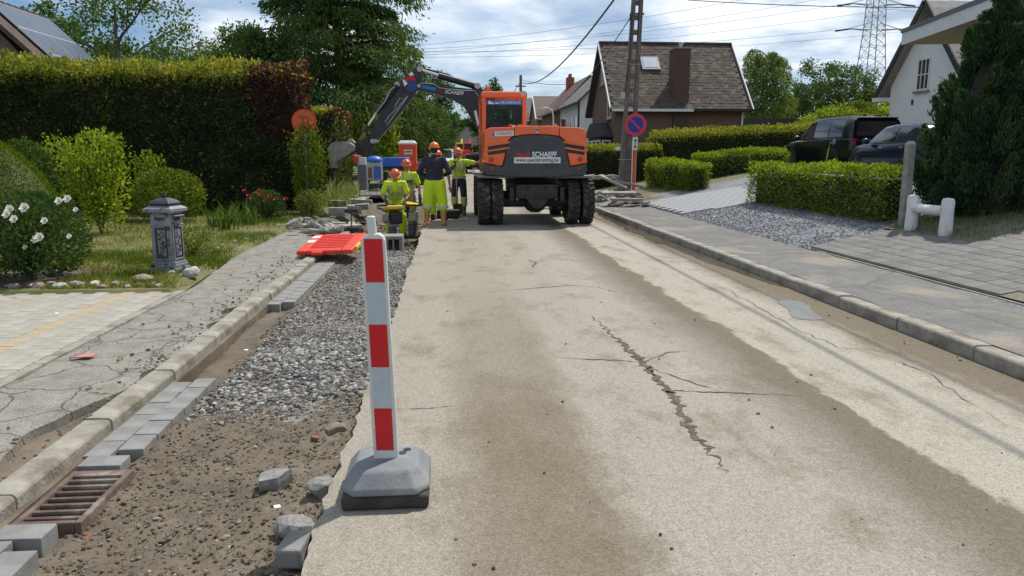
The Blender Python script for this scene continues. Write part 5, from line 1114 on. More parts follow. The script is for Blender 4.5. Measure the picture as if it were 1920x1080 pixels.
person('bearded worker in yellow vest bending over the front rammer in the trench', (-1.20, 17.05, -.32), R(186), base(pelvis=(0, -.08, .92), chest=(0, .18, 1.16), neck=(0, .30, 1.30), head=(0, .38, 1.42), headrot=(R(-28), 0, 0), sh_l=(-.19, .24, 1.24), sh_r=(.19, .24, 1.24), el_l=(-.29, .30, .98), el_r=(.30, .28, .98), wr_l=(-.20, .46, .86), wr_r=(.22, .46, .86), hip_l=(-.10, -.07, .86), hip_r=(.10, -.07, .86), kn_l=(-.16, .10, .50), kn_r=(.16, .08, .50), an_l=(-.17, .0, .09), an_r=(.17, -.05, .09)),
       dict(helmet=helm2, top=hivis, top_name='vest', sleeve='short', tape=True, legs=hivis, boots=mat('black_boot', (.02, .02, .02)), boot_top=.7, gloves='lr'), .98, WG, hold='lr')
person('worker in yellow shirt standing behind the second rammer with a spade', (-1.0, 18.6, -.42), R(172), base(head=(.01, .04, 1.63), headrot=(R(-14), 0, R(12)), el_l=(-.28, .0, 1.14), wr_l=(-.31, .10, .90), el_r=(.27, .06, 1.15), wr_r=(-.02, .27, 1.25), neck=(0, .01, 1.49)),
       dict(helmet=helm2, top=hivis, top_name='shirt', sleeve='short', tape=True, legs=khaki, boots=boot_b, boot_top=.3, gloves='lr'), 1.03, WG, hold='r')
# ------------------------------------------------------------------ beacon in the foreground
def offb(t): return tuple(t.location)
YP = 3.33
BCN = thing('traffic_beacon', 'red and white striped traffic beacon on a grey rubber foot in the foreground', 'beacon', (-.30, 3.32, 0)); bo = BCN.location
bplast = mat('beacon_white', (.66, .66, .62), (.56, .56, .52), 8, .45, .05, 60, c3=(.46, .44, .38), s3=5, f3=.62); bred = mat('beacon_red', (.62, .006, .012), (.54, .006, .012), 9, .35); bwhite = mat('beacon_reflective', (.50, .54, .58), (.44, .48, .52), 30, .4)
def bx_(px, py, y=YP): return XZ(px, py, y)
m = MB(); m.prism([bx_(677, 455), bx_(679, 446), bx_(686, 440), (bx_(700, 437)), bx_(712, 437), bx_(719, 441), bx_(723, 450), bx_(748, 862), bx_(744, 874), bx_(735, 880), bx_(716, 880), bx_(706, 874), bx_(702, 864)], YP-.025, YP+.03)
pl = m.build('panel', bplast, BCN, off=bo, bevel=.012, seg=3, fix=True)
m = MB(); m.cyl((bx_(699, 439)[0], YP, bx_(699, 439)[1]-.02), (bx_(695, 405)[0], YP, bx_(695, 405)[1]), .021, .019, 16); m.build('lifting_tab', bplast, BCN, off=bo, bevel=.005, smooth=True)
def ledge(t): # left and right limits of the decal at picture height t
    u = (t-446)/(844-446); return 681.5+u*(706-681.5), 716.5+u*(738.5-716.5)
for i, (a, b) in enumerate([(448, 529), (529.6, 608.4), (609, 688), (688.6, 765.4), (766, 844)]):
    la, ra = ledge(a); lb, rb = ledge(b); m = one('prism', [bx_(la, a, YP-.026), bx_(ra, a, YP-.026), bx_(rb, b, YP-.026), bx_(lb, b, YP-.026)], YP-.028, YP-.02); m.build('red_stripe' if i % 2 == 0 else 'white_stripe', bred if i % 2 == 0 else bwhite, pl, off=bo, fix=True)
x, z = bx_(724, 858); text('VBM', .028, mat('embossed', (.62, .60, .42)), pl, (x-bo.x, YP-.0265-bo.y, z-bo.z), (R(90), R(3), 0))
rub_g = mat('foot_rubber', (.155, .165, .17), (.23, .24, .24), 5, .8, .25, 60, c3=(.30, .295, .27), s3=4, f3=.56); rub_k = mat('foot_black', (.028, .027, .027), (.06, .055, .05), 8, .9, .3, 50)
ft = one('box', (-.30, 3.32, .033), (.385, .43, .066)).build('foot_base', rub_k, BCN, off=bo, bevel=.018, seg=3)
m = MB(); rg_ = []
for (z_, hx, hy) in ((.066, .196, .218), (.092, .193, .215), (.148, .150, .165), (.160, .138, .15)):
    c = .055; rg_.append([(-.30+a*hx-(a*c if abs(b) == 1 and False else 0), 3.32+b*hy, z_) for a, b in ((-1, -.7), (-.72, -1), (.72, -1), (1, -.7), (1, .7), (.72, 1), (-.72, 1), (-1, .7))])
m.loft(rg_); m.build('foot_top', rub_g, BCN, off=bo, bevel=.010, seg=3, fix=True)
m = MB(); m.box((-.27, 3.165, .142), (.10, .025, .012), (R(48), 0, 0)); m.build('foot_label', mat('label_grey', (.34, .34, .31)), BCN, off=bo)
for (a, b) in ((-.215, 3.40), (-.235, 3.36)): one('cyl', (a, b, .158), (a, b, .1635), .018, .018, 12).build('socket', rub_k, BCN, off=bo)

# ------------------------------------------------------------------ gully grate
rust = mat('rusty_iron', (.085, .055, .042), (.165, .115, .088), 8, .85, .5, 50, c3=(.26, .22, .18), s3=6, f3=.56)
r = random.Random(9)
GT = thing('gully_grate', 'rusty cast iron gully grate set between the kerb and the grey blocks', 'drain', (-1.76, 3.485, -.1)); go = GT.location
m = MB(); 
m.box((-1.9, 3.485, -.06), (.03, .57, .09)); m.box((-1.63, 3.485, -.06), (.03, .57, .09)); m.box((-1.765, 3.215, -.06), (.24, .03, .09)); m.box((-1.765, 3.735, -.06), (.24, .07, .09)); m.build('frame', rust, GT, off=go, bevel=.006)
for i in range(7): one('cyl', (-1.885, 3.275+i*.066, -.035), (-1.645, 3.275+i*.066, -.035), .015, .015, 8).build('bar', rust, GT, off=go, smooth=True)
one('box', (-1.765, 3.485, -.11), (.24, .5, .02)).build('pit', mat('pit_dark', (.03, .025, .02)), GT, off=go)
GT.location.z -= .032; GT.location.x -= .02
tag(one('box', (-1.615, 3.24, -.135), (.03, .16, .06), (0, .1, .08)).build('clay_brick', mat('orange_clay', (.30, .12, .045), (.20, .085, .04), 12, .9), bevel=.006), 'broken orange clay piece beside the gully grate', 'brick')

# ------------------------------------------------------------------ loose slabs and rubble
def slabmesh(seed, m, w, d, h, name='slab'):
    rr = random.Random(seed); n = rr.randint(5, 7); pts = []
    for k in range(n): a = 2*math.pi*k/n+rr.uniform(-.25, .25); q = rr.uniform(.75, 1.05); pts.append((w*.5*q*math.cos(a), d*.5*q*math.sin(a)))
    mb = MB(); mb.loft([[(x, y, -h/2) for x, y in pts], [(x*1.02, y*1.02, h*.1) for x, y in pts], [(x*.96+rr.uniform(-.01, .01), y*.96+rr.uniform(-.01, .01), h/2+rr.uniform(-.006, .006)) for x, y in pts]]); me = bpy.data.meshes.new(name); me.from_pydata(mb.v, [], mb.f); me.materials.append(m); return me
SB = [slabmesh(i, m, 1, 1, 1) for i, m in enumerate((conc_mid, conc_dark, conc_mid, conc_dark, rk_grey, conc_mid))]
def rubble(label, loc, dims, rot, group, k, name='concrete_fragment', cat='rubble'):
    o = bpy.data.objects.new(name, SB[k % 6]); COL.objects.link(o); o.location = loc; o.scale = dims; o.rotation_euler = rot; return tag(o, label, cat, group)
def blockpc(label, loc, dims, rot, m=None, name='kerb_block', cat='concrete block', group=None, bevel=.012):
    o = one('box', (0, 0, 0), dims).build(name, m or conc_mid, bevel=bevel); o.location = loc; o.rotation_euler = rot; return tag(o, label, cat, group)
# foreground lumps in the strip
p = G(515, 905, -.09); rubble('flat dark asphalt lump lying alone on the sand of the strip', (p[0], p[1], -.075), (.18, .13, .075), (.1, -.12, .4), None, 4)
for px, py, s, lab, k in [(557, 990, .10, 'round cobble lying against the road edge near the front', 2), (606, 916, .085, 'dark lump half under the road edge left of the beacon foot', 4), (628, 806, .085, 'flat stone by the road edge beyond the sand', 1)]:
    p = G(px, py, -.08); stone(lab, RK[k], (p[0], p[1], -.105), s, None, 'cobble', .7)
p = G(555, 1030, -.06); blockpc('grey concrete block leaning on the road edge near the front', (p[0], p[1], -.06), (.11, .15, .09), (.1, -.1, -.25), block_grey)
for px, py, s, lab, m_ in [(531, 1003, .035, 'curved orange clay shard beside the round cobble', 1), (590, 822, .03, 'small orange clay shard near the far gravel', 1)]:
    p = G(px, py, -.09); o = rubble(lab, (p[0], p[1], -.09), (s*2, s*1.2, .03), (.4, .2, .5), None, 2, 'clay_shard', 'shard'); o.data = o.data.copy(); o.data.materials.clear(); o.data.materials.append(MATS['orange_clay'])
wl = mat('white_scrap', (.75, .75, .72))
for (px, py, z_, lab) in [(520, 953, -.1, 'small white scrap on the sand'), (107, 589, .05, 'white scrap on the paved drive'), (462, 658, -.08, 'white scrap on the grey gravel')]:
    p = G(px, py, z_); tag(one('box', (p[0], p[1], z_+.008), (.03, .022, .006), (.2, .1, .5)).build('paper_scrap', wl), lab, 'litter')
p = G(157, 670, .03); tag(one('prism', [(p[0]-.085, p[1]-.04), (p[0]+.06, p[1]-.03), (p[0]+.08, p[1]+.04), (p[0]-.01, p[1]+.055)], .036, .044, 'Z').build('plastic_plate', mat('faded_red', (.52, .16, .13), (.6, .2, .17), 9, .6), bevel=.002, fix=True), 'faded red plastic plate lying on the cracked pavement', 'plastic piece')
r = random.Random(21)
HG = 'broken pieces heaped beside the pavement'
for i in range(26):
    p = G(560+r.uniform(-18, 75), 428+r.uniform(-8, 9), .1); h_ = max(0, .14-.0025*abs(p[0]+2.85)*100)*r.random()
    rubble('broken concrete piece in the heap left of the red barrier', (p[0], p[1], .10+h_+.02), (r.uniform(.16, .34), r.uniform(.14, .24), r.uniform(.05, .10)), (r.uniform(-.5, .5), r.uniform(-.5, .5), r.uniform(0, 6)), HG, i)
for i, (px, py, dx, dz, rz, lab) in enumerate([(634, 382, .50, .17, .05, 'dark fronted kerb block leaning on the slab row'), (668, 377, .95, .13, .02, 'long pale kerb block lying behind the dark one'), (634, 400, .40, .20, -.05, 'pale topped kerb block nearest the hedge'), (660, 396, .45, .18, .25, 'tilted pale kerb block in the middle of the row'), (680, 388, .35, .15, 0, 'short dark kerb block right of the row'), (655, 366, .55, .07, .1, 'thin slab lying flat on the drive slabs'), (690, 352, .45, .16, .1, 'dark kerb block by the grey cabinet'), (705, 356, .35, .14, -.3, 'small kerb block right of the grey cabinet'), (606, 432, .5, .07, .3, 'flat paving slab lying at the end of the heap'), (640, 425, .8, .08, .6, 'flat paving slab beside the broken kerb'), (622, 418, .6, .07, .2, 'weathered slab behind the heap')]):
    p = G(px, py+5, .05); blockpc(lab, (p[0], p[1], .05+dz*.55), (dx, .30, dz), (r.uniform(-.04, .04), r.uniform(-.06, .06), rz), (conc_mid, conc_dark)[i % 2 == 0 and i < 6])
blockpc('last kerb stone standing loose at the trench', (-2.02, 15.75, .02), (.15, .9, .22), (0, .02, .12), concrete, bevel=.01)
m = MB(); m.quad((-4.6, 21.9, .062), (-2.75, 21.9, .05), (-2.75, 31, .05), (-4.6, 31, .062)); tag(m.build('side_drive', mat('blue_grey_slab', (.24, .255, .275), (.32, .335, .35), 5, .8)), kind='structure')
RG = 'broken slabs heaped by the concrete pole'
for i in range(46):
    y = r.uniform(20.3, 27.5); x = 4.3+r.random()*2.1; hh = .30*math.exp(-((x-5.5)/.6)**2-((y-23.6)/2.2)**2)
    rubble('broken concrete slab piece in the heap by the concrete pole', (x, y, .14+hh*r.uniform(.2, 1.)), (r.uniform(.22, .75), r.uniform(.2, .4), r.uniform(.05, .1)), (r.uniform(-.35, .35), r.uniform(-.4, .4), r.uniform(0, 6)), RG, i)
for i, (px, py, Y, L_, a, lab) in enumerate([(1180, 345, 22.9, .85, .35, 'large flat slab tilted against the no parking post'), (1150, 341, 22.6, .9, .7, 'long narrow slab sliding down the heap'), (1160, 362, 21.6, 1.1, .05, 'straight kerb piece at the front of the heap'), (1175, 374, 20.7, .95, .12, 'pale kerb piece lying nearest the footway')]):
    x, z = XZ(px, py, Y); blockpc(lab, (x, Y, z), (L_, .42 if i in (0, 4) else .2, .07), (r.uniform(-.1, .3), a*(.6 if i < 2 else .2), r.uniform(-.2, .3)), conc_mid, 'slab', 'slab')
for i in range(9):
    x, z = XZ(1100+i*9.5, 330-(i % 2)*1.5, 28.6); blockpc('kerb block in the row laid along the foot of the dark hedge', (x, 28.6, z-.06), (.2, .35, .16), (0, r.uniform(-.06, .06), r.uniform(-.1, .1)), (conc_mid, rk_light)[i % 2], 'kerb_block', 'concrete block', 'row of blocks by the hedge')
m = MB(); xs = np.linspace(4.13, 6.9, 12); 
V = []; yv = np.linspace(19.8, 29.3, 40)
for y in yv:
    for x in xs: V.append((x, y, .07+.12*float(fbm(x, y, 201, 1.1))*.6+.22*math.exp(-((x-5.6)/.8)**2-((y-24)/2.6)**2)+max(0, (x-5.45)*.15)))
idx = np.arange(len(V)).reshape(40, 12); tag(npmesh('soil_heap', V, np.stack([idx[:-1, :-1], idx[:-1, 1:], idx[1:, 1:], idx[1:, :-1]], -1).reshape(-1, 4), sandm, smooth=True), kind='structure')

# ------------------------------------------------------------------ red barrier lying over the kerb
RB = thing('plastic_barrier', 'red plastic barrier panel lying flat across the kerb', 'barrier', (-1.80, 11.75, .14)); RB.rotation_euler = (R(7), R(-2), R(-6)); RB.location.z = .17
m = MB(); W_, D_ = .84, 1.10
m.box((-W_/2+.07, 0, 0), (.14, D_, .07)); m.box((W_/2-.09, 0, 0), (.18, D_, .07)); m.box((-.02, D_/2-.06, 0), (W_-.32-.005, .12, .07)); m.box((-.02, -D_/2+.06, 0), (W_-.32-.005, .12, .07)); m.build('frame', red_pl, RB, bevel=.02)
for i in range(8): one('box', (-.02, -D_/2+.17+i*.109, 0), (W_-.31, .055, .05)).build('slat', red_pl, RB, bevel=.008)
one('box', (-.02, 0, -.025), (W_-.34, D_-.24, .01)).build('backing', red_pl, RB)
for yy in (.34, .05): one('box', (-W_/2+.075, yy, .037), (.12, .16, .006)).build('reflective_strip', white, RB)
one('box', (-.1, -D_/2-.03, 0), (.16, .08, .05)).build('lug', red_pl, RB, bevel=.01); one('box', (W_/2+.01, -.2, .0), (.04, .3, .06)).build('hook', yellow, RB, bevel=.01)
one('box', (-1.42, 11.25, -.02), (.14, .30, .10), (.2, .5, .2)).build('barrier_foot', mat('dull_red', (.20, .04, .03)), RB).location = (0, 0, 0)
for o in list(RB.children):
    if o.name.startswith('barrier_foot'): bpy.data.objects.remove(o)
# gully box in the trench
GBX = thing('gully_box', 'grey concrete gully box with an open slot at the start of the trench', 'gully', (-1.02, 13.25, -.25)); m = MB()
m.box((0, 0, .36), (.42, .45, .06)); m.box((-.18, 0, .16), (.06, .45, .34)); m.box((.18, 0, .16), (.06, .45, .34)); m.box((.02, -.19, .05), (.30, .06, .12)); m.box((0, .19, .16), (.30, .06, .34)); m.build('shell', block_grey, GBX, bevel=.012)
for i in range(2): one('box', (-.05+i*.1, -.2, .22), (.025, .04, .22)).build('slot_bar', block_grey, GBX)
SM = thing('survey_marker', 'thin black marker rod with crosspiece standing by the kerb end', 'marker', (-1.95, 15.2, .0)); one('box', (0, 0, .05), (.28, .16, .09)).build('foot', black, SM, bevel=.01); one('cyl', (0, 0, .09), (0, 0, .40), .012, .012, 8).build('rod', black, SM); one('box', (0, 0, .42), (.26, .05, .075)).build('crosspiece', black, SM, bevel=.01)

# ------------------------------------------------------------------ rammers and spades
def rammer(label, loc, rotz):
    t = thing('rammer', label, 'rammer', loc, rotz, 'trench rammers')
    one('box', (0, 0, .05), (.28, .36, .07)).build('shoe', dirty_steel, t, bevel=.02)
    m = MB(); m.lathe([(.09, .08)]+[(.115 if i % 2 else .09, .10+i*.028) for i in range(11)]+[(.09, .42)], (0, 0, 0), n=16); m.build('bellows', mat('bellows', (.10, .105, .11), (.15, .15, .15), 8, .7), t, smooth=True)
    one('box', (0, 0, .53), (.22, .26, .24)).build('crankcase', mat('alloy', (.42, .43, .44), (.32, .33, .34), 9, .45, metal=.4), t, bevel=.03)
    one('box', (-.02, .17, .62), (.26, .22, .26)).build('engine', black, t, bevel=.03); one('cyl', (.17, .17, .6), (.25, .17, .6), .10, n=14).build('air_filter', mat('filter_grey', (.25, .26, .28)), t)
    one('box', (0, .1, .81), (.40, .46, .09), (R(10), 0, 0)).build('tank_cover', yellow, t, bevel=.03, seg=3)
    m = MB(); m.tube([(.2, .30, .74), (.25, .1, .80), (.25, -.25, .80), (.2, -.46, .84), (-.2, -.46, .84), (-.25, -.25, .80), (-.25, .1, .80), (-.2, .30, .74)], .02, 8); m.build('handle', black, t, smooth=True); return t
rammer('yellow topped rammer at the front, held by the bending worker', (-1.22, 16.35, -.42), R(200)); rammer('yellow topped rammer standing behind, next to the spade', (-.86, 17.6, -.42), R(80))
def spade(label, a, b, m2=None):
    a, b = Vector(a), Vector(b); t = thing('spade', label, 'spade', tuple(b)); d = (a-b).normalized(); L = (a-b).length
    one('tube', [d*.25, d*(L-.1)], .018, 8).build('shaft', mat('ash_wood', (.36, .25, .13), (.28, .19, .1), 8, .7), t, smooth=True)
    x = d.cross(Vector((0, 1, 0))).normalized(); one('tube', [d*(L-.1), d*L], .018, 8).build('grip', black, t); one('tube', [d*L-x*.06, d*L+x*.06], .018, 8).build('handle', black, t)
    y = x.cross(d); m = MB(); m.loft([[x*wd*s+y*(.02 if s == 0 else -.0)+y*e+d*h for s, e in ((-1, 0), (0, .012), (1, 0), (1, .006), (0, .018), (-1, .006))] for wd, h in ((.03, -.02), (.10, .02), (.115, .15), (.11, .27), (.02, .29))]); m.build('blade', dirty_steel, t, fix=True); return t
p1 = P(852, 302, 18.95); p2 = P(857, 416, 17.4); spade('long handled spade held by the man touching the excavator', (p1[0]+.02, 18.93, p1[2]-.02), (p1[0]+.08, 18.75, .04))
spade('spade held upright by the worker behind the rammers', (-.90, 18.30, .92), (-.87, 18.15, -.38))
bx = thing('tool_box', 'low black tool case on the road behind the man in dark jacket', 'case', (-.02, 18.3, 0)); one('box', (0, 0, .11), (.55, .35, .2)).build('case', black, bx, bevel=.03); one('tube', [(-.1, -.18, .16), (-.1, -.22, .18), (.1, -.22, .18), (.1, -.18, .16)], .012, 6).build('handle', black, bx)

# ------------------------------------------------------------------ ornate letterbox
iron = mat('silvered_iron', (.17, .185, .205), (.31, .325, .345), 5, .55, .25, 40, metal=.25, c3=(.035, .037, .043), s3=9, f3=.54); iron_d = mat('iron_black', (.03, .031, .035), (.07, .072, .078), 9, .5, metal=.3)
lp_ = G(312, 505, .1); LB = thing('letterbox', 'ornate silver grey cast iron pillar letterbox on the lawn edge', 'letterbox', (lp_[0], lp_[1]+.13, .06), R(-14)); LB.scale = (.93, .93, .93); w_ = .30; d_ = .27
m = MB(); m.box((0, 0, .03), (.40, .36, .06)); m.box((0, 0, .085), (.36, .32, .05)); m.box((0, 0, .125), (.34, .30, .03)); m.build('plinth', iron, LB, bevel=.008)
one('box', (0, 0, .47), (w_, d_, .66)).build('column', iron, LB, bevel=.008); one('box', (0, 0, .645), (w_+.025, d_+.025, .02)).build('moulding', iron, LB, bevel=.006)
m = MB(); m.box((0, 0, .815), (.36, .33, .03)); m.box((0, 0, .845), (.42, .39, .045)); m.box((0, 0, .885), (.42, .39, .035), None, .72); m.build('cornice', iron, LB, bevel=.006)
m = MB(); m.loft([[(a*s, b*s*.93, z) for a, b in ((-1, -1), (1, -1), (1, 1), (-1, 1))] for s, z in ((.14, .90), (.155, .93), (.15, .945), (.12, .975), (.075, 1.0), (.04, 1.01))]); m.build('domed_lid', iron_d, LB, bevel=.006, fix=True)
m = MB(); m.lathe([(.03, 1.0), (.022, 1.02), (.035, 1.045), (.03, 1.06), (.02, 1.065), (.03, 1.085), (.012, 1.09)], n=14); m.build('finial', iron_d, LB, smooth=True)
for face in (0, 1):
    dd = -d_/2 if face == 0 else w_/2
    def fp(mb, u, z, su, sz, dep, off=0.):
        if face == 0: mb.box((u, dd-dep/2-off, z), (su, dep, sz))
        else: mb.box((dd+dep/2+off, u, z), (dep, su, sz))
    m = MB(); fp(m, 0, .40, .20, .44, .004); m.build('recess', iron_d, LB)
    m = MB(); 
    for u, z, a, b in ((-.10, .40, .022, .46), (.10, .40, .022, .46), (0, .62, .178, .02), (0, .18, .178, .02)): fp(m, u, z, a, b, .012)
    m.build('door_frame', iron, LB, bevel=.003)
    m = MB(); fp(m, 0, .40, .115, .36, .010); pn = m.build('door_panel', iron, LB, bevel=.004)
    m = MB(); rr = random.Random(face+3)
    for k in range(26): fp(m, rr.uniform(-.04, .04), .25+k*.012, rr.uniform(.012, .04), rr.uniform(.008, .02), rr.uniform(.012, .018))
    m.build('relief_ornament', iron_d, pn, bevel=.003)
    m = MB(); fp(m, 0, .73, .20, .085, .006); nm = m.build('name_panel', iron, LB, bevel=.003); m = MB()
    for k in range(9): fp(m, -.07+k*.0175, .73+rr.uniform(-.008, .008), .011, .045, .011)
    m.build('relief_ornament', iron_d, nm, bevel=.002)
m = MB(); m.box((w_/2+.03, 0, .775), (.06, .22, .015), (0, R(18), 0)); m.build('letter_flap', iron, LB, bevel=.004)

# ------------------------------------------------------------------ white post and rail, concrete post
wood_w = mat('white_painted_wood', (.58, .575, .55), (.70, .70, .68), 6, .7, .5, 22, c3=(.38, .36, .32), s3=7, f3=.63)
HP = thing('post_and_rail', 'short white painted wooden post and rail in front of the cypress', 'fence', (6.97, 10.35, zr(6.97)))
for yy in (10.75, 9.95):
    m = MB(); zz = zr(6.97); m.lathe([(.085, -.06), (.09, .1), (.082, .35), (.085, .50), (.07, .545), (.03, .555)], (6.97, yy, zz), n=12); m.build('post', wood_w, HP, off=HP.location, smooth=True)
m = MB(); m.tube([(6.97, 10.70, zr(6.97)+.37), (6.97, 10.4, zr(6.97)+.36), (6.97, 10.02, zr(6.97)+.375)], [.068, .075, .07], 10); m.build('rail', wood_w, HP, off=HP.location, smooth=True)
CP = thing('concrete_post', 'weathered grey concrete post left of the white rail', 'post', (7.1, 11.15, zr(7.1))); one('box', (0, 0, .62), (.12, .12, 1.34)).build('shaft', conc_dark, CP, bevel=.012); one('box', (0, 0, 1.31), (.12, .12, .05), None, .5).build('cap', conc_dark, CP)

# ------------------------------------------------------------------ signs and poles on the right
blue_s = mat('sign_blue', (.012, .03, .30), None, rough=.4); red_s = mat('sign_red', (.60, .035, .06), None, rough=.4)
NP = thing('no_parking_sign', 'round blue and red no parking sign on an orange and white post', 'sign', (5.86, 23.5, .2)); no = NP.location; cz = 2.44
one('box', (5.86, 23.55, 1.28), (.105, .05, 2.16)).build('post', orange_d, NP, off=no); one('box', (5.915, 23.552, 1.28), (.02, .054, 2.18)).build('post_edge', white, NP, off=no); one('box', (5.80, 23.552, 1.1), (.02, .054, 1.8)).build('post_edge', white, NP, off=no)
dc = one('cyl', (5.86, 23.47, cz), (5.86, 23.49, cz), .345, n=40).build('disc', red_s, NP, off=no); one('cyl', (5.86, 23.463, cz), (5.86, 23.474, cz), .245, n=40).build('blue_field', blue_s, dc, off=no)
one('box', (5.86, 23.461, cz), (.49, .008, .07), (0, R(45), 0)).build('red_bar', red_s, dc, off=no)
ap = one('box', (5.87, 23.51, 1.86), (.16, .02, .40)).build('arrow_plate', white, NP, off=no); m = MB(); m.box((5.87, 23.497, 1.86), (.022, .008, .2)); m.prism([(5.82, 1.78), (5.92, 1.78), (5.87, 1.71)], 23.493, 23.501); m.prism([(5.82, 1.94), (5.87, 2.01), (5.92, 1.94)], 23.493, 23.501); m.build('arrow', inkm, ap, off=no, fix=True)
one('box', (5.86, 23.55, .27), (.30, .25, .08)).build('foot', conc_mid, NP, off=no, bevel=.01)
PO = thing('concrete_pole', 'tall tapering concrete lattice pole rising behind the no parking sign', 'utility pole', (6.0, 25.2, .1)); pc = mat('pole_concrete', (.115, .098, .082), (.19, .165, .14), 5, .92, .4, 25); H_ = 9.0
for s in (-1, 1): m = MB(); m.loft([[(x0_+s*wd/2+a*.055*(1.7 if s < 0 and z < 2.6 else 1), b*.11, z) for a, b in ((-1, -1), (1, -1), (1, 1), (-1, 1))] for x0_, wd, z in ((0, .40, -.3), (.10, .33, 2.6), (.235, .24, H_*.72), (.33, .16, H_))]); m.build('flange', pc, PO, bevel=.01, fix=True)
one('loft', [[(x0_+a*wd, b*.06, z) for a, b in ((-1, -1), (1, -1), (1, 1), (-1, 1))] for x0_, wd, z in ((0, .19, -.3), (.075, .16, 2.0))]).build('web', pc, PO)
for k in range(15):
    z = 2.15+k*.46; f_ = (z-2.6)/(H_*.72-2.6); x0_ = .10+f_*(.135); wd = .33-f_*.09; one('box', (x0_, 0, z), (max(wd-.06, .06), .10, .16)).build('rung', pc, PO, bevel=.02)
one('box', (-.20, -.12, 3.35), (.14, .09, .22)).build('junction_box', steel, PO, bevel=.01)
m = MB(); m.box((.24, 0, 5.95), (.45, .05, .05)); m.cyl((.02, 0, 5.95), (.02, 0, 5.75), .035, n=8); m.build('cable_bracket', dirty_steel, PO); one('tube', [(.04, -.14, 6.0), (-.02, -.16, 4.6), (-.14, -.16, 3.45)], .02, 6).build('down_cable', black, PO)
for z in (1.25, 4.35): one('box', (.09*(z > 2)*2+.0, 0, z), (.52 if z < 2 else .40, .25, .02)).build('strap', steel, PO)
one('box', (-.32, -.1, 1.62), (.16, .03, .12)).build('number_plate', white, PO)

# half hidden round sign in the hedge
RSN = thing('roadworks_sign', 'round orange red sign partly overgrown at the end of the tall hedge', 'sign', (-3.45, 19.35, 0)); ro = RSN.location; x, z = XZ(570, 228, 19.35)
one('cyl', (x, 19.33, z), (x, 19.35, z), .30, n=36).build('disc', mat('sign_rim', (.62, .03, .015), None, rough=.45), RSN, off=ro); one('cyl', (x, 19.322, z), (x, 19.335, z), .265, n=36).build('face', mat('sign_orange', (.66, .085, .015), (.60, .09, .02), 9, .5), RSN, off=ro)
m = MB(); m.box((x-.02, 19.318, z-.02), (.05, .006, .30)); m.box((x-.02, 19.317, z+.11), (.22, .006, .035)); m.box((x+.10, 19.318, z-.03), (.03, .006, .26)); m.build('dark_marks', mat('sign_marks', (.30, .06, .02)), RSN, off=ro); one('cyl', (x, 19.38, 0), (x, 19.38, z), .03, n=10).build('post', steel, RSN, off=ro)
rg = np.random.default_rng(333); n = 70; Pn = np.stack([rg.normal(x+.02, .13, n), rg.uniform(19.22, 19.31, n), z-.30+np.abs(rg.normal(0, .15, n))], 1); v, f = leafgeo(rg, Pn, np.tile((0, -.3, .8), (n, 1)), .07, .6, .5)
t = thing('creeper', 'leafy shoots growing over the lower part of the round orange sign', 'plant', (x, 19.3, .05)); npmesh('foliage', v-np.array(t.location), f, lm_top, t, rg.uniform(0, 1, n))

# ------------------------------------------------------------------ site equipment farther along the road
CB = thing('cable_cabinet', 'slim dark grey street cabinet with white cap beside the dug strip', 'cabinet', (-3.47, 31, .05)); one('box', (0, 0, .52), (.36, .28, 1.04)).build('body', mat('cabinet_grey', (.13, .14, .155), (.16, .17, .185), 6, .5), CB, bevel=.015); one('box', (.03, 0, 1.20), (.28, .24, .30)).build('cap', white, CB, bevel=.02)
OP = thing('orange_board', 'orange warning board standing behind the grey cabinet', 'sign', (-3.72, 31.6, .05)); one('box', (0, 0, 1.38), (.42, .03, .52)).build('board', orange_d, OP, bevel=.01); one('cyl', (0, .03, 0), (0, .03, 1.2), .03, n=8).build('post', steel, OP); one('box', (0, -.018, 1.42), (.26, .006, .06)).build('band', white, OP)
def at(px, py, Y): p = P(px, py, Y); return p
p = at(703, 325, 37); WB = thing('wash_tank', 'metal tank with blue domed lid left of the blue cover', 'tank', (p[0], 37, .1)); one('box', (0, 0, .62), (.72, .6, .9)).build('body', steel, WB, bevel=.05); m = MB(); m.lathe([(.42, 1.07), (.42, 1.14), (.34, 1.26), (.18, 1.33), (.03, 1.35)], n=20); m.build('lid', blue, WB, smooth=True); one('box', (.14, -.305, .55), (.34, .01, .6)).build('poster', mat('poster_blue', (.05, .12, .38)), WB); one('box', (-.2, -.305, .55), (.2, .01, .5)).build('poster', mat('poster_dark', (.08, .06, .05), (.3, .12, .05), 9), WB)
for sx in (-.3, .3): one('box', (sx, 0, .09), (.06, .5, .2)).build('leg', dirty_steel, WB)
p = at(740, 312, 39); BT = thing('blue_trailer', 'low trailer with blue cover behind the workers', 'trailer', (p[0]+.1, 39, .0)); one('box', (0, 0, 1.12), (1.25, 1.8, .48)).build('cover', blue, BT, bevel=.06); one('box', (0, 0, .80), (1.3, 1.9, .14)).build('bed', dirty_steel, BT)
for sx in (-.6, .6): one('cyl', (sx-.08, 0, .32), (sx+.08, 0, .32), .32, n=16).build('wheel', rubber, BT)
p = at(766, 340, 43); TO = thing('portable_toilet', 'orange portable toilet cabin with white roof', 'toilet', (p[0], 43, .02)); one('box', (0, 0, 1.03), (.98, 1.05, 2.0)).build('cabin', orange_d, TO, bevel=.04); m = MB(); m.box((0, 0, 2.08), (1.02, 1.1, .10)); m.box((0, 0, 2.18), (.98, 1.05, .12), None, .8); m.build('roof', white, TO, bevel=.04)
for k in range(5): one('box', (-.32+k*.16, -.0, 2.25), (.06, .8, .03)).build('roof_rib', white, TO)
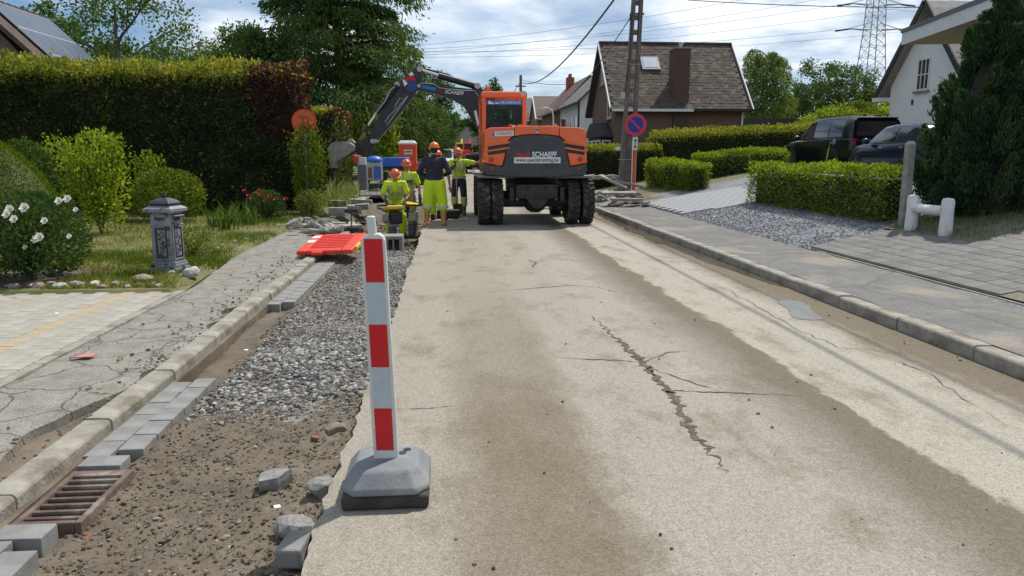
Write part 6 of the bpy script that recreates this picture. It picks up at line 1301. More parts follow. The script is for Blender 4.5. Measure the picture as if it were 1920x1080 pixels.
one('box', (0, -.533, 1.0), (.74, .02, 1.75)).build('door', mat('toilet_door', (.62, .07, .012), None, rough=.5), TO, bevel=.01); lb = one('box', (.05, -.548, 1.62), (.44, .012, .24)).build('label', white, TO); one('box', (.05, -.556, 1.63), (.36, .004, .10)).build('label_print', mat('label_ink', (.3, .08, .05)), lb)
p = at(786, 322, 41); RF = thing('red_barrier', 'red plastic barrier standing in front of the vans', 'barrier', (p[0], 41, .02)); m = MB(); m.box((0, 0, .95), (.95, .05, .1)); m.box((0, 0, .25), (.95, .05, .1)); m.box((-.44, 0, .52), (.08, .05, 1.0)); m.box((.44, 0, .52), (.08, .05, 1.0)); m.build('frame', red_pl, RF)
for k in range(5): one('box', (-.3+k*.15, 0, .6), (.05, .03, .6)).build('slat', red_pl, RF)
p = at(793, 340, 35); GN = thing('generator', 'dark generator set standing in the dug strip behind the jacketed man', 'generator', (p[0], 35, .02)); one('box', (0, 0, .34), (.75, .7, .5)).build('housing', black, GN, bevel=.04); one('tube', [(-.4, -.3, .05), (-.4, -.3, .68), (.4, -.3, .68), (.4, -.3, .05)], .02, 6).build('frame', steel, GN)
for sx in (-.3, .3): one('box', (sx, 0, .05), (.08, .6, .1)).build('skid', black, GN)
p = at(708, 322, 30); blockpc('stack of grey pipes bundle behind the bending worker', (p[0], 30, .25), (.7, .5, .3), (0, 0, .2), dirty_steel, 'pallet_stack', 'stack')
# ------------------------------------------------------------------ vehicles
carblack = mat('black_car_paint', (.006, .007, .010), None, rough=.22, coat=.2, spec=.35); carblue = mat('navy_car_paint', (.008, .014, .034), None, rough=.22, coat=.2, spec=.35); carwhite = mat('white_car_paint', (.66, .67, .68), None, rough=.3, coat=.5); lampm = mat('lamp_clear', (.55, .57, .6), None, rough=.1, metal=.5); rimc = mat('alloy_rim', (.20, .205, .21), None, rough=.3, metal=.8); tyrem = mat('car_tyre', (.018, .018, .018), None, rough=.85)
def car(name, label, loc, rotz, low, gh, paint, wheels, wr, wins, cat='car', plate=None, group=None, roofm=None):
    t = thing(name, label, cat, loc, rotz, group); m = MB()
    def ring(hw, zb, zt, y): return [(-hw*.9, y, zb), (-hw, y, zb+.1), (-hw*1.0, y, zb+(zt-zb)*.62), (-hw*.965, y, zt-.05), (-hw*.90, y, zt), (-hw*.4, y, zt+.015), (hw*.4, y, zt+.015), (hw*.90, y, zt), (hw*.965, y, zt-.05), (hw*1.0, y, zb+(zt-zb)*.62), (hw, y, zb+.1), (hw*.9, y, zb)]
    m.loft([ring(hw, zb, zt, y) for y, zb, zt, hw in low]); m.build('body', paint, t, smooth=True, fix=True)
    def S(y):
        for a, b in zip(gh[:-1], gh[1:]):
            if a[0] <= y <= b[0]: k = (y-a[0])/(b[0]-a[0]); return [a[i]+(b[i]-a[i])*k for i in range(5)]
        return gh[-1]
    m = MB(); m.loft([[(-hb, y, z0), (-(hb*.55+ht*.45), y, z0+(z1-z0)*.5), (-ht, y, z0+(z1-z0)*.9), (-ht*.88, y, z1), (0, y, z1+.02), (ht*.88, y, z1), (ht, y, z0+(z1-z0)*.9), (hb*.55+ht*.45, y, z0+(z1-z0)*.5), (hb, y, z0)] for y, z0, z1, hb, ht in gh]); m.build('cabin', paint, t, smooth=True, fix=True)
    for s in (-1, 1):
        for ya, yb, ta, tb in wins:
            m = MB(); g = []
            for k in range(6):
                y = ya+(yb-ya)*k/5; _, z0, z1, hb, ht = S(y); rr = []
                for q in (.10, .5, .84):
                    hwq = hb+(hb*.55+ht*.45-hb)*q/.5 if q <= .5 else (hb*.55+ht*.45)+(ht-hb*.55-ht*.45)*(q-.5)/.4
                    rr.append((s*(hwq+.008), y, z0+(z1-z0)*q))
                g.append(rr)
            m.loft(g, False, False); m.build('side_window', winglass, t, smooth=True)
    for wy in wheels:
        for s in (-1, 1):
            x = s*(low[len(low)//2][3]-.10); w_ = MB(); w_.lathe([(wr*.62, -.11), (wr*.9, -.12), (wr, -.08), (wr, .08), (wr*.9, .12), (wr*.62, .11)], (x, wy, wr), 'X', 24, cap=False); wo = w_.build('wheel', tyrem, t, smooth=True)
            w_ = MB(); w_.lathe([(wr*.63, s*.08), (wr*.5, s*.095), (wr*.15, s*.10), (.01, s*.105)], (x, wy, wr), 'X', 24)
            w_.build('rim', rimc, wo, smooth=True); a = MB(); a.lathe([(wr*1.16, 0), (wr*1.16, s*.02), (wr*.98, s*.02)], (s*(low[len(low)//2][3]-.005), wy, wr), 'X', 24, cap=False); a.build('wheel_arch', tyrem, t, smooth=True)
    return t, S
low = [(-2.47, .55, 1.02, .84), (-2.38, .38, 1.12, .95), (-1.7, .34, 1.15, .985), (0, .30, 1.13, .99), (1.2, .32, 1.10, .985), (1.9, .34, 1.04, .95), (2.3, .40, .95, .88), (2.47, .52, .82, .76)]
gh = [(-2.42, 1.08, 1.12, .88, .86), (-2.24, 1.1, 1.72, .90, .74), (-1.9, 1.1, 1.80, .93, .76), (-.8, 1.1, 1.845, .935, .77), (.1, 1.1, 1.84, .93, .77), (.55, 1.1, 1.75, .92, .74), (1.35, 1.06, 1.12, .88, .80)]
t, S = car('parked_car', 'black off-roader parked on the drive with a charging cable', (13.45, 25.2, RZ1), R(0), low, gh, carblack, (-1.45, 1.5), .38, [(-1.85, -1.02, 0, 0), (-.95, .02, 0, 0), (.08, .85, 0, 0)])
m = MB(); m.quad((-.74, -2.405, 1.2), (.74, -2.405, 1.2), (.62, -2.285, 1.64), (-.62, -2.285, 1.64)); m.build('rear_window', winglass, t)
m = MB(); m.quad((-.74, 1.27, 1.19), (.74, 1.27, 1.19), (.66, .66, 1.68), (-.66, .66, 1.68)); m.build('windscreen', winglass, t)
one('box', (0, -2.27, 1.745), (1.30, .14, .045)).build('roof_spoiler', carblack, t, bevel=.02); one('box', (0, -2.485, .86), (.52, .02, .12)).build('number_plate', white, t)
for s in (-1, 1):
    one('box', (s*.80, -2.41, .95), (.14, .10, .32)).build('rear_light', red, t, bevel=.02); one('box', (s*.70, 2.36, .86), (.28, .12, .14)).build('headlight', lampm, t, bevel=.03); mm = one('ell', (s*1.08, .92, 1.18), (.13, .08, .09)).build('wing_mirror', carblack, t, smooth=True)
    one('box', (s*.995, .0, 1.0), (.02, .2, .03)).build('door_handle', rimc, t); one('box', (s*.995, -1.0, 1.0), (.02, .2, .03)).build('door_handle', rimc, t); one('box', (s*.64, -.7, 1.87), (.04, 2.2, .03)).build('roof_rail', black, t)
one('ell', (.0, -1.5, 1.86), (.03, .12, .06)).build('roof_fin', black, t); one('box', (0, 2.47, .62), (1.2, .03, .2)).build('grille', black, t); one('cyl', (-.98, -1.55, 1.02), (-1.01, -1.55, 1.02), .09, n=16).build('charging_port', steel, t)
cw_ = t.matrix_basis @ Vector((-1.03, -1.55, 1.0)); tag(one('tube', [cw_, cw_+Vector((-.10, 0, -.02)), cw_+Vector((-.14, -.02, -.2)), cw_+Vector((-.2, -.05, -.55)), cw_+Vector((-.24, -.1, -.85)), cw_+Vector((-.28, -.3, -.97)), cw_+Vector((.2, -1.6, -.97))], .022, 6).build('charging_cable', mat('cable_green', (.30, .33, .10)), smooth=True), 'thin green yellow charging cable hanging from the black off-roader', 'cable')
k = .79
low2 = [(-1.92, .45, .84, .72), (-1.85, .32, .93, .80), (-1.2, .28, .95, .86), (0, .26, .93, .865), (.9, .28, .92, .86), (1.4, .30, .86, .82), (1.75, .36, .76, .74), (1.92, .46, .66, .60)]
gh2 = [(-1.88, .90, .94, .76, .74), (-1.62, .91, 1.30, .79, .63), (-1.2, .91, 1.385, .81, .65), (-.3, .91, 1.41, .815, .655), (.25, .91, 1.36, .81, .64), (.95, .89, .93, .77, .70)]
t, S = car('parked_car', 'small dark blue hatchback parked behind the low hedge, half hidden by the cypress', (12.55, 19.7, RZ1), R(0), low2, gh2, carblue, (-1.2, 1.25), .31, [(-1.55, -.62, 0, 0), (-.52, .55, 0, 0)])
m = MB(); m.quad((-.66, .87, .99), (.66, .87, .99), (.57, .38, 1.31), (-.57, .38, 1.31)); m.build('windscreen', winglass, t)
m = MB(); m.quad((-.64, -1.865, .97), (.64, -1.865, .97), (.55, -1.66, 1.27), (-.55, -1.66, 1.27)); m.build('rear_window', winglass, t)
for s in (-1, 1):
    m = MB(); m.lathe([(.12, -.06), (.13, .0), (.10, .05), (.02, .07)], (s*.58, 1.70, .68), 'Y', 18); m.build('headlight', lampm, t, smooth=True); one('ell', (s*.93, .62, .98), (.11, .08, .085)).build('wing_mirror', carblue, t, smooth=True)
    for yy in (.0, -.95): one('box', (s*.87, yy, .80), (.025, .17, .03)).build('door_handle', chrome, t, bevel=.008)
    one('box', (s*.815, -.45, .925), (.012, 2.3, .018)).build('window_trim', chrome, t); one('box', (s*.66, -1.86, .72), (.16, .06, .22)).build('rear_light', red, t)
def van(label, loc, rotz, paint, s=1., name='parked_van', cat='van'):
    t = thing(name, label, cat, loc, rotz); t.scale = (s,)*3; m = MB()
    m.prism([(-2.5, .35), (2.45, .35), (2.5, .9), (1.75, 1.15), (1.15, 1.9), (.8, 1.98), (-2.4, 1.98), (-2.5, 1.8)], -.92, .92, 'X'); m.build('body', paint, t, bevel=.08, seg=3, fix=True)
    m = MB(); m.quad((-.78, 1.75, 1.19), (.78, 1.75, 1.19), (.74, 1.21, 1.86), (-.74, 1.21, 1.86)); m.build('windscreen', winglass, t).location = (0, .012, .01)
    m = MB(); m.quad((-.7, -2.515, 1.2), (.7, -2.515, 1.2), (.66, -2.50, 1.75), (-.66, -2.50, 1.75)); m.build('rear_window', winglass, t)
    for q in (-1, 1):
        m = MB(); m.quad((q*.926, .3, 1.2), (q*.926, 1.5, 1.2), (q*.926, 1.05, 1.8), (q*.926, .3, 1.8)); m.build('side_window', winglass, t); one('box', (q*.7, 2.48, .78), (.3, .06, .16)).build('headlight', lampm, t); one('box', (q*.82, -2.51, 1.0), (.12, .05, .4)).build('rear_light', red, t); one('box', (q*1.02, 1.5, 1.25), (.14, .08, .2)).build('wing_mirror', black, t)
        for yy in (-1.6, 1.55): m = MB(); m.cyl((q*.75, yy, .33), (q*.94, yy, .33), .33, n=18); wo = m.build('wheel', tyrem, t); one('cyl', (q*.93, yy, .33), (q*.945, yy, .33), .19, n=14).build('rim', rimc, wo)
    one('box', (0, 2.49, .5), (.52, .04, .11)).build('number_plate', white, t); one('box', (0, 2.475, .7), (.9, .06, .14)).build('grille', black, t); return t
p = P(790, 318, 60); van('white van facing us behind the red barrier', (p[0], 60, 0), R(176), carwhite)
p = P(812, 316, 66); van('second van with dark bonnet right of the white van', (p[0], 66, 0), R(178), mat('dark_van_paint', (.03, .032, .036), None, rough=.3))
p = P(832, 312, 72); van('white van seen behind the helmets of the two men', (p[0], 72, 0), R(180), carwhite)
p = P(889, 316, 63); van('small dark car coming up the road behind the outstretched arm', (p[0], 63, 0), R(180), carblack, .78, 'distant_car', 'car')
p = P(848, 306, 84); van('grey car parked far along the road', (p[0], 84, 0), R(180), mat('grey_car_paint', (.12, .13, .14), None, rough=.3), .8, 'distant_car', 'car')
for px, Y, col, lab in ((862, 110, yellow, 'yellow tracked machine far up the road'), (877, 108, mat('red_machine_paint', (.55, .02, .02), None, rough=.4), 'red machine with raised cab far up the road')):
    p = P(px, 284, Y); t = thing('distant_machine', lab, 'machine', (p[0], Y, 0)); one('box', (0, 0, 1.5), (1.5, 2.4, 1.0)).build('hull', col, t, bevel=.1); one('box', (0, .2, 2.5), (1.2, 1.2, 1.1)).build('cab', col, t, bevel=.08); one('box', (0, -.42, 2.55), (.9, .04, .7)).build('cab_window', winglass, t)
    for s in (-1, 1): one('box', (s*.62, 0, .5), (.4, 2.6, .95)).build('track', dirty_steel, t, bevel=.2)
    one('bar', (.2, 1, 2.0), (.4, 2.6, 3.6), .25).build('boom', col, t)

# ------------------------------------------------------------------ houses
brick_b = mat('brown_brick', (.115, .072, .055), (.17, .11, .085), 14, .92, .3, 60); brick_r = mat('red_brick', (.26, .075, .045), (.34, .11, .07), 16, .92, .3, 60); render_w = mat('white_render', (.62, .63, .62), (.70, .70, .68), 3, .85, .1, 40); trim_w = mat('white_trim', (.68, .68, .65), None, rough=.6); trim_k = mat('dark_trim', (.02, .02, .022), None, rough=.6)
tile_ms = [mat('roof_tile', (.062, .043, .033), (.10, .071, .054), 5, .9, .4, 30), mat('roof_tile_mossy', (.10, .08, .053), (.14, .115, .08), 5, .9, .4, 30), mat('roof_tile_dark', (.042, .03, .024), (.068, .05, .04), 5, .9, .4, 30)]
def window(par, c, w, h, face, off, panes=(1, 1), fm=None, sill=True):
    """face '-Y' or '-X': window standing out of that wall, with frame, panes and sill"""
    fm = fm or trim_w; f = MB(); t = .06
    def bx(mb, u, v, su, sv, d0, d1):
        if face == '-Y': mb.box((c[0]+u, c[1]-(d0+d1)/2, c[2]+v), (su, d1-d0, sv))
        else: mb.box((c[0]-(d0+d1)/2, c[1]+u, c[2]+v), (d1-d0, su, sv))
    bx(f, -w/2+t/2, 0, t, h, -.04, .03); bx(f, w/2-t/2, 0, t, h, -.04, .03); bx(f, 0, h/2-t/2, w-2*t-.002, t, -.04, .03); bx(f, 0, -h/2+t/2, w-2*t-.002, t, -.04, .03)
    for i in range(1, panes[0]): bx(f, -w/2+w*i/panes[0], 0, .045, h-2*t-.002, -.03, .025)
    for j in range(1, panes[1]): bx(f, 0, -h/2+h*j/panes[1], w-2*t-.004, .035, -.03, .022)
    fo = f.build('window', fm, par, off=off)
    g = MB(); bx(g, 0, 0, w-2*t, h-2*t, -.03, .008); g.build('pane', winglass, fo, off=off)
    if sill: s = MB(); bx(s, 0, -h/2-.05, w+.2, .08, -.02, .10); s.build('sill', conc_dark, fo, off=off)
def wallprism(par, poly_, a, b, axis, m, off, name='wall'): return one('prism', poly_, a, b, axis).build(name, m, par, off=off, fix=True)
# brown house, eaves towards us, gable to the road
BH = thing('brick_house', 'brown brick house with steep tiled roof, chimney and skylight', 'house', (11.2, 39, .5)); ho = BH.location
X0, X1, Y0, Y1, ZE, ZR_ = 8.0, 14.35, 36.15, 41.85, 3.80, 7.05
wallprism(BH, [(Y0, .3), (Y1, .3), (Y1, ZE), (39, ZR_-.1), (Y0, ZE)], X0, X1, 'X', brick_b, ho)
sl_ = Vector((0, 39-35.75, ZR_-(ZE-.18))); Ls = sl_.length; u_ = sl_.normalized(); nrm_ = Vector((0, -u_.z, u_.y)); an_ = math.atan2(u_.z, u_.y); e0 = Vector((0, 35.75, ZE-.18))
rf = MB(); rf.prism([(35.75, ZE-.18), (39, ZR_), (42.25, ZE-.18), (42.25, ZE-.30), (39, ZR_-.16), (35.75, ZE-.30)], X0-.28, X1+.28, 'X'); roof = rf.build('roof', tile_ms[2], BH, off=ho, fix=True)
tms = []
for q in tile_ms:
    mb = MB(); mb._add([(-.118, 0, 0), (.118, 0, 0), (.118, .30, .0), (-.118, .30, .0), (-.118, 0, .028), (.118, 0, .028), (.118, .30, .012), (-.118, .30, .012)], [(3, 2, 1, 0), (4, 5, 6, 7), (0, 1, 5, 4), (1, 2, 6, 5), (2, 3, 7, 6), (3, 0, 4, 7)]); me = bpy.data.meshes.new('tile'); me.from_pydata(mb.v, [], mb.f); me.materials.append(q); tms.append(me)
r = random.Random(55); nr = int(Ls/.205); nc = int((X1-X0+.5)/.245); cnt = 0; rest = [MB(), MB(), MB()]
for j in range(nr):
    for i in range(nc):
        x = X0-.24+.12+(i+(.5 if j % 2 else 0))*.245
        if x > X1+.2: continue
        px_ = e0+u_*(j*.205)+nrm_*(.004+r.uniform(0, .012)); kk = r.choice((0, 0, 0, 1, 2))
        if cnt < 300: o = bpy.data.objects.new('tile', tms[kk]); COL.objects.link(o); o.parent = roof; o.location = (x-ho.x, px_.y-ho.y, px_.z-ho.z); o.rotation_euler = (an_+.02, r.uniform(-.02, .02), r.uniform(-.02, .02)); cnt += 1
        else: M_ = Euler((an_+.02, 0, r.uniform(-.02, .02))).to_matrix(); rest[kk]._add([M_ @ Vector(q)+Vector((x, px_.y, px_.z)) for q in [v.co for v in tms[kk].vertices]], [tuple(p.vertices) for p in tms[kk].polygons])
for q, mb in enumerate(rest): mb.build('upper_tiles', tile_ms[q], roof, off=ho)['kind'] = 'stuff'
one('cyl', (X0-.28, 39, ZR_+.04), (X1+.28, 39, ZR_+.04), .09, n=10).build('ridge', tile_ms[2], roof, off=ho, smooth=True)
for xx, mm, ww in ((X0-.30, trim_k, .05), (X1+.30, trim_w, .05)):
    for s in (-1, 1): m = MB(); m.bar((xx, 39-s*.0, ZR_-.03), (xx, 39-s*3.3, ZE-.24), ww, .20, (0, 0, 1)); m.build('verge_board', mm, roof, off=ho)
m = MB(); m.bar((X0-.34, 39, ZR_+.03), (X0-.34, 35.70, ZE-.12), .05, .10); m.build('verge_trim', trim_w, roof, off=ho)
xa = XZ(1300, 197, 35.7)[0]; one('box', ((X0-.25+xa)/2, 35.66, ZE-.22), (xa-X0+.25, .13, .12)).build('gutter', trim_w, BH, off=ho); one('box', ((X1+.45+xa)/2, 35.66, ZE-.20), (X1+.45-xa, .13, .12)).build('gutter', trim_k, BH, off=ho)
one('cyl', (X1-.08, 36.08, .4), (X1-.08, 36.08, ZE-.25), .045, n=8).build('downpipe', trim_w, BH, off=ho)
xa, xb = XZ(1262, 150, 36.3)[0], XZ(1290, 150, 36.3)[0]; zc = XZ(1275, 94, 36.6)[1]
ch = one('box', ((xa+xb)/2, 36.55, (zc+.4)/2), (xb-xa, 1.0, zc-.4)).build('chimney', mat('chimney_brick', (.075, .045, .035), (.11, .07, .052), 14, .92), BH, off=ho); one('box', ((xa+xb)/2, 36.55, zc+.03), (xb-xa+.1, 1.1, .07)).build('chimney_cap', conc_dark, ch, off=ho); m = MB(); m.cyl(((xa+xb)/2, 36.5, zc+.06), ((xa+xb)/2, 36.5, zc+.25), .08, n=10); m.ell(((xa+xb)/2+.03, 36.5, zc+.30), (.14, .12, .1)); m.build('chimney_cowl', steel, ch, off=ho, smooth=True)
# skylight
a = XZ(1203, 134, 36.9); s0 = 1.0
def onroof(px, py):
    d = ray(px, py); O = np.array([0, 0, CAMH]); n_ = np.array(nrm_); t_ = ((np.array(e0)-O)@n_)/(d@n_); return Vector(O+d*t_)
c4 = [onroof(*q) for q in ((1203, 134), (1236, 132), (1231, 110), (1203, 111))]; cm = sum(c4, Vector())/4; w_ = (c4[1]-c4[0]).length; h_ = (c4[3]-c4[0]).length; RM = Matrix((Vector((1, 0, 0)), u_, nrm_)).transposed()
sk_ = MB(); sk_.box(cm+nrm_*.06, (w_, h_, .14), RM); so_ = sk_.build('skylight', mat('skylight_frame', (.10, .11, .13), None, rough=.5), BH, off=ho); sk_ = MB(); sk_.box(cm+nrm_*.135, (w_-.22, h_-.24, .012), RM); sk_.build('pane', mat('skylight_pane', (.62, .66, .70), (.5, .56, .6), 3, .08, spec=.9), so_, off=ho)
window(BH, (X0, 37.4, 3.95), .95, 1.35, '-X', ho, (2, 1)); window(BH, (X0, 39.2, 5.5), .7, .9, '-X', ho, (2, 1))
m = MB(); m.prism([(36.3, 2.35), (40.2, 2.35), (40.2, 2.42), (38.9, 3.05), (37.6, 3.05), (36.3, 2.42)], X0-.7, X0-.02, 'X'); m.build('bay_roof', trim_k, BH, off=ho, fix=True); by = one('box', (X0-.3, 38.25, 1.35), (.56, 3.3, 1.95)).build('bay', trim_k, BH, off=ho)
for k in range(3): window(BH, (X0-.585, 37.1+k*1.1, 1.55), .9, 1.3, '-X', ho, (1, 1), None, False)
window(BH, (X0-.3, 36.59, 1.55), .42, 1.3, '-Y', ho, (1, 1), None, False)

# generic gabled house with its ridge along the road
def road_house(label, x0, x1, y0, y1, zg, ze, zrg, wall, roofm, wins, gable_m=None, trim=trim_k):
    t = thing('house', label, 'house', ((x0+x1)/2, (y0+y1)/2, zg)); o = t.location; xm = (x0+x1)/2
    wallprism(t, [(x0, zg), (x1, zg), (x1, ze), (xm, zrg-.12), (x0, ze)], y0, y1, 'Y', wall, o)
    rf = MB(); dz = (zrg-ze)/(xm-x0)*.25; rf.prism([(x0-.25, ze-dz+.12), (xm, zrg+.12), (x1+.25, ze-dz+.12), (x1+.25, ze-dz), (xm, zrg-.02), (x0-.25, ze-dz)], y0-.15, y1+.15, 'Y'); ro_ = rf.build('roof', roofm, t, off=o, fix=True)
    for s in (-1, 1): m = MB(); m.bar((xm, y0-.17, zrg+.0), (xm+s*(xm-x0+.27), y0-.17, ze-dz+.0), .05, .25, (0, -1, 0)); m.build('verge_board', trim, ro_, off=o)
    one('box', (x0-.27, (y0+y1)/2, ze-dz+.06), (.10, y1-y0, .12)).build('gutter', trim, t, off=o)
    for (y, z, w, h) in wins: window(t, (x0, y, z), w, h, '-X', o)
    return t, ro_, o
slate = mat('slate_roof', (.105, .105, .105), (.17, .165, .155), 9, .85, .4, 20); redroof = mat('brown_red_roof', (.10, .04, .034), (.15, .065, .05), 8, .85, .4, 20); brownroof = mat('brown_roof', (.13, .10, .075), (.20, .16, .12), 9, .9, .4, 20)
wh, wr_, wo_ = road_house('white rendered house with grey roof behind the brown house', 8.05, 12.7, 46.2, 54.2, .2, 4.75, 6.95, render_w, slate, [(52.8, 3.2, .8, 1.5), (51.2, 3.2, .8, 1.5), (49.4, 3.2, .8, 1.5), (47.5, 2.9, 1.0, 2.0)])
one('cyl', (8.0, 46.35, .3), (8.0, 46.35, 4.6), .05, n=8).build('downpipe', trim_k, wh, off=wo_)
rh, rr_, ro2 = road_house('red brown house with dark red roof beyond the white one', 8.6, 13.1, 58, 69.5, 0, 5.0, 7.35, mat('dark_red_brick', (.11, .05, .04), (.15, .075, .06), 14, .9), redroof, [(61, 3.3, 1, 1.3), (65, 3.3, 1, 1.3)])
ck = one('box', (10.6, 66, 7.5), (.6, .9, 1.0)).build('chimney', brick_r, rr_, off=ro2)
for yy in (65.8, 66.3): one('cyl', (10.6, yy, 8.0), (10.6, yy, 8.3), .12, n=8).build('pot', brick_r, rr_, off=ro2)
for lab, a, b, Y, zt_, zb_, rm in (('far house with broad brown roof facing us, beside the cab', 1002, 1062, 76, 180, 218, brownroof), ('far house with grey tiled roof just right of the cab', 984, 1001, 84, 184, 222, slate)):
    x0, zt2 = XZ(a, zt_, Y+3); x1 = XZ(b, zt_, Y+3)[0]; ze = XZ(a, zb_, Y)[1]; t = thing('house', lab, 'house', ((x0+x1)/2, Y+3, 0)); o = t.location; wallprism(t, [(Y, 0), (Y+6, 0), (Y+6, ze), (Y+3, zt2-.15), (Y, ze)], x0, x1, 'X', brick_b, o)
    m = MB(); m.prism([(Y-.3, ze-.3), (Y+3, zt2), (Y+6.3, ze-.3), (Y+6.3, ze-.42), (Y+3, zt2-.14), (Y-.3, ze-.42)], x0-.2, x1+.2, 'X'); ro_ = m.build('roof', rm, t, off=o, fix=True); m = MB(); m.bar((x0-.22, Y+3, zt2), (x0-.22, Y-.3, ze-.34), .08, .22); m.build('verge_board', trim_w, ro_, off=o); window(t, ((x0+x1)/2, Y, ze-1.3), 1, 1.2, '-Y', o)
for lab, px, Y, w_, h_ in (('distant grey house front near the road end', 866, 150, 6, 7.0), ('distant pale house behind the yellow machine', 880, 130, 5, 6.6), ('distant dark house on the left of the road end', 846, 190, 8, 7)):
    p = P(px, 288, Y); t = thing('house', lab, 'house', (p[0], Y, 0)); one('prism', [(-w_/2, 0), (w_/2, 0), (w_/2, h_*.6), (0, h_), (-w_/2, h_*.6)], 0, 8, 'Y').build('wall', mat('far_wall', (.26, .24, .22), (.32, .30, .28), 3, .9), t, fix=True)
    m = MB(); m.prism([(-w_/2-.3, h_*.6-.1), (0, h_+.25), (w_/2+.3, h_*.6-.1), (w_/2+.3, h_*.6-.35), (0, h_+.02), (-w_/2-.3, h_*.6-.35)], -.3, 8.3, 'Y'); m.build('roof', slate, t, fix=True)
    for s in (-1, 1): window(t, (s*w_*.22, 0, h_*.35), 1, 1.3, '-Y', (0, 0, 0))
# right house: flat roofed brick wing and white gable behind
WH = thing('white_house', 'white gabled house with flat roofed red brick wing at the right edge', 'house', (18, 25, RZ1)); wo3 = WH.location
A_ = P(1690, 85, 25); d11 = Vector((.19, .982, 0)); nx = Vector((.982, -.19, 0)); Av = Vector((A_[0], 25, 0)); zb_ = A_[2]; zt_ = P(1690, 61, 25)[2]; Bv = Av-d11*11
def slab_(name, a, b, depth, z0, z1, m, inset=0., par=WH, back=0.): 
    mb = MB(); q = [a+nx*inset, b+nx*inset, b+nx*depth, a+nx*depth]; mb.loft([[Vector((v.x, v.y, z0)) for v in q], [Vector((v.x, v.y, z1)) for v in q]]); return mb.build(name, m, par, off=wo3, fix=True)
slab_('flat_roof', Av, Bv, 9, zb_+.02, zt_-.02, mat('soffit_cream', (.52, .46, .36)), .02)
for k in range(5): slab_('fascia_panel', Av-d11*(k*2.2+.006), Av-d11*((k+1)*2.2-.006), .02, zb_, zt_, render_w, -.01)
slab_('roof_edge', Av+d11*.03, Bv, 9, zt_-.018, zt_+.10, mat('roof_edge_grey', (.12, .125, .13)), -.05)
slab_('brick_wall', Av-d11*2.2, Bv, 8.8, RZ1-.1, zb_+.02, brick_r, 1.05)
ZW = 7.35; XW = 18.7; apex = P(1722, 3, 28.7); far_e = P(1659, 158, 31)
pts_ = [(31.1, RZ1-.1), (31.1, far_e[2]), (28.7, apex[2]-.2), (26.3, far_e[2]), (26.3, RZ1-.1)]
wallprism(WH, pts_, XW, XW+9, 'X', mat('pale_render', (.74, .74, .72), (.78, .78, .76), 3, .85, .15, 50), wo3, 'gable_wall')
m = MB(); m.prism([(31.55, far_e[2]-.45), (28.7, apex[2]+.05), (25.85, far_e[2]-.45), (25.85, far_e[2]-.62), (28.7, apex[2]-.16), (31.55, far_e[2]-.62)], XW-.38, XW+9.3, 'X'); rfw = m.build('roof', mat('greyish_tiles', (.22, .19, .175), (.30, .265, .24), 4, .7, .3, 30), WH, off=wo3, fix=True)
for s in (-1, 1): m = MB(); m.bar((XW-.40, 28.7, apex[2]+.02), (XW-.40, 28.7+s*2.9, far_e[2]-.52), .06, .22); m.build('verge', trim_k, rfw, off=wo3)
s_f = Vector((0, 28.7-25.85, apex[2]+.05-(far_e[2]-.45))); us = s_f.normalized(); ns = Vector((0, -us.z, us.y)); 
for k in range(13): m = MB(); c = Vector((XW+4.4, 25.85, far_e[2]-.45))+us*(.12+k*.31)+ns*.012; m.box(c, (9.6, .30, .035), Matrix((Vector((1, 0, 0)), (us+ns*.06).normalized(), ns)).transposed()); m.build('tile_course', MATS['greyish_tiles'], rfw, off=wo3)
one('box', (XW-.25, 31.35, far_e[2]-.62), (.5, .5, .16)).build('eaves_box', trim_w, rfw, off=wo3)
q = P(1713, 139, 28.9); window(WH, (XW, 28.95, q[2]), .78, 1.22, '-X', wo3, (3, 2)); q = P(1701, 192, 29.6); one('box', (XW-.01, 29.5, q[2]), (.03, .12, .2)).build('wall_vent', trim_k, WH, off=wo3)
# trailing creeper over the fascia
rg = np.random.default_rng(400); n = 2600; u = rg.uniform(6.3, 9.2, n); hz_ = rg.uniform(0, 1, n)**1.3; cpv = np.array([np.array(Av-d11*float(a_))-np.array(nx)*.12 for a_ in u]); cpv[:, 2] = zt_+.02-hz_*(.7+.5*np.sin(u*3)**2)*1.6; cpv += rg.normal(0, .06, cpv.shape)
t = thing('creeper', 'dark trailing creeper hanging over the white fascia', 'plant', (float(cpv[0, 0]), float(cpv[0, 1]), RZ1)); v, f = leafgeo(rg, cpv, np.tile((-.2, 0, -.8), (n, 1)), .13, .35, .5); npmesh('foliage', v-np.array(t.location), f, leafmat('creeper_leaf', [(0, (.02, .022, .012)), (.7, (.04, .035, .02)), (1, (.09, .05, .03))], .2), t, rg.uniform(0, 1, n))
# left house: roof plane with solar panels
LH = thing('solar_house', 'house at the left edge whose roof carries rows of solar panels', 'house', (-14.5, 24, .06)); lo = LH.location
rA = P(97, 42, 26.2); eA = P(188, 124, 26.2); xr_, zr_ = float(rA[0]), float(rA[2]); xe_, ze_ = float(eA[0]), float(eA[2]); sx_ = (ze_-zr_)/(xe_-xr_); xE = xe_+.9; zE = ze_+sx_*.9
m = MB(); m.prism([(xE, zE), (xr_, zr_), (2*xr_-xE, zE), (2*xr_-xE, zE-.15), (xr_, zr_-.17), (xE, zE-.15)], 21.9, 26.2, 'Y'); lr = m.build('roof', tile_ms[0], LH, off=lo, fix=True)
wallprism(LH, [(xE-.5, .0), (2*xr_-xE+.5, 0), (2*xr_-xE+.5, zE-.1), (xr_, zr_-.3), (xE-.5, zE-.1)], 22.2, 25.8, 'Y', brick_b, lo)
ud = Vector((xE-xr_, 0, zE-zr_)).normalized(); nd = Vector((-ud.z, 0, ud.x)); LL = Vector((xE-xr_, 0, zE-zr_)).length
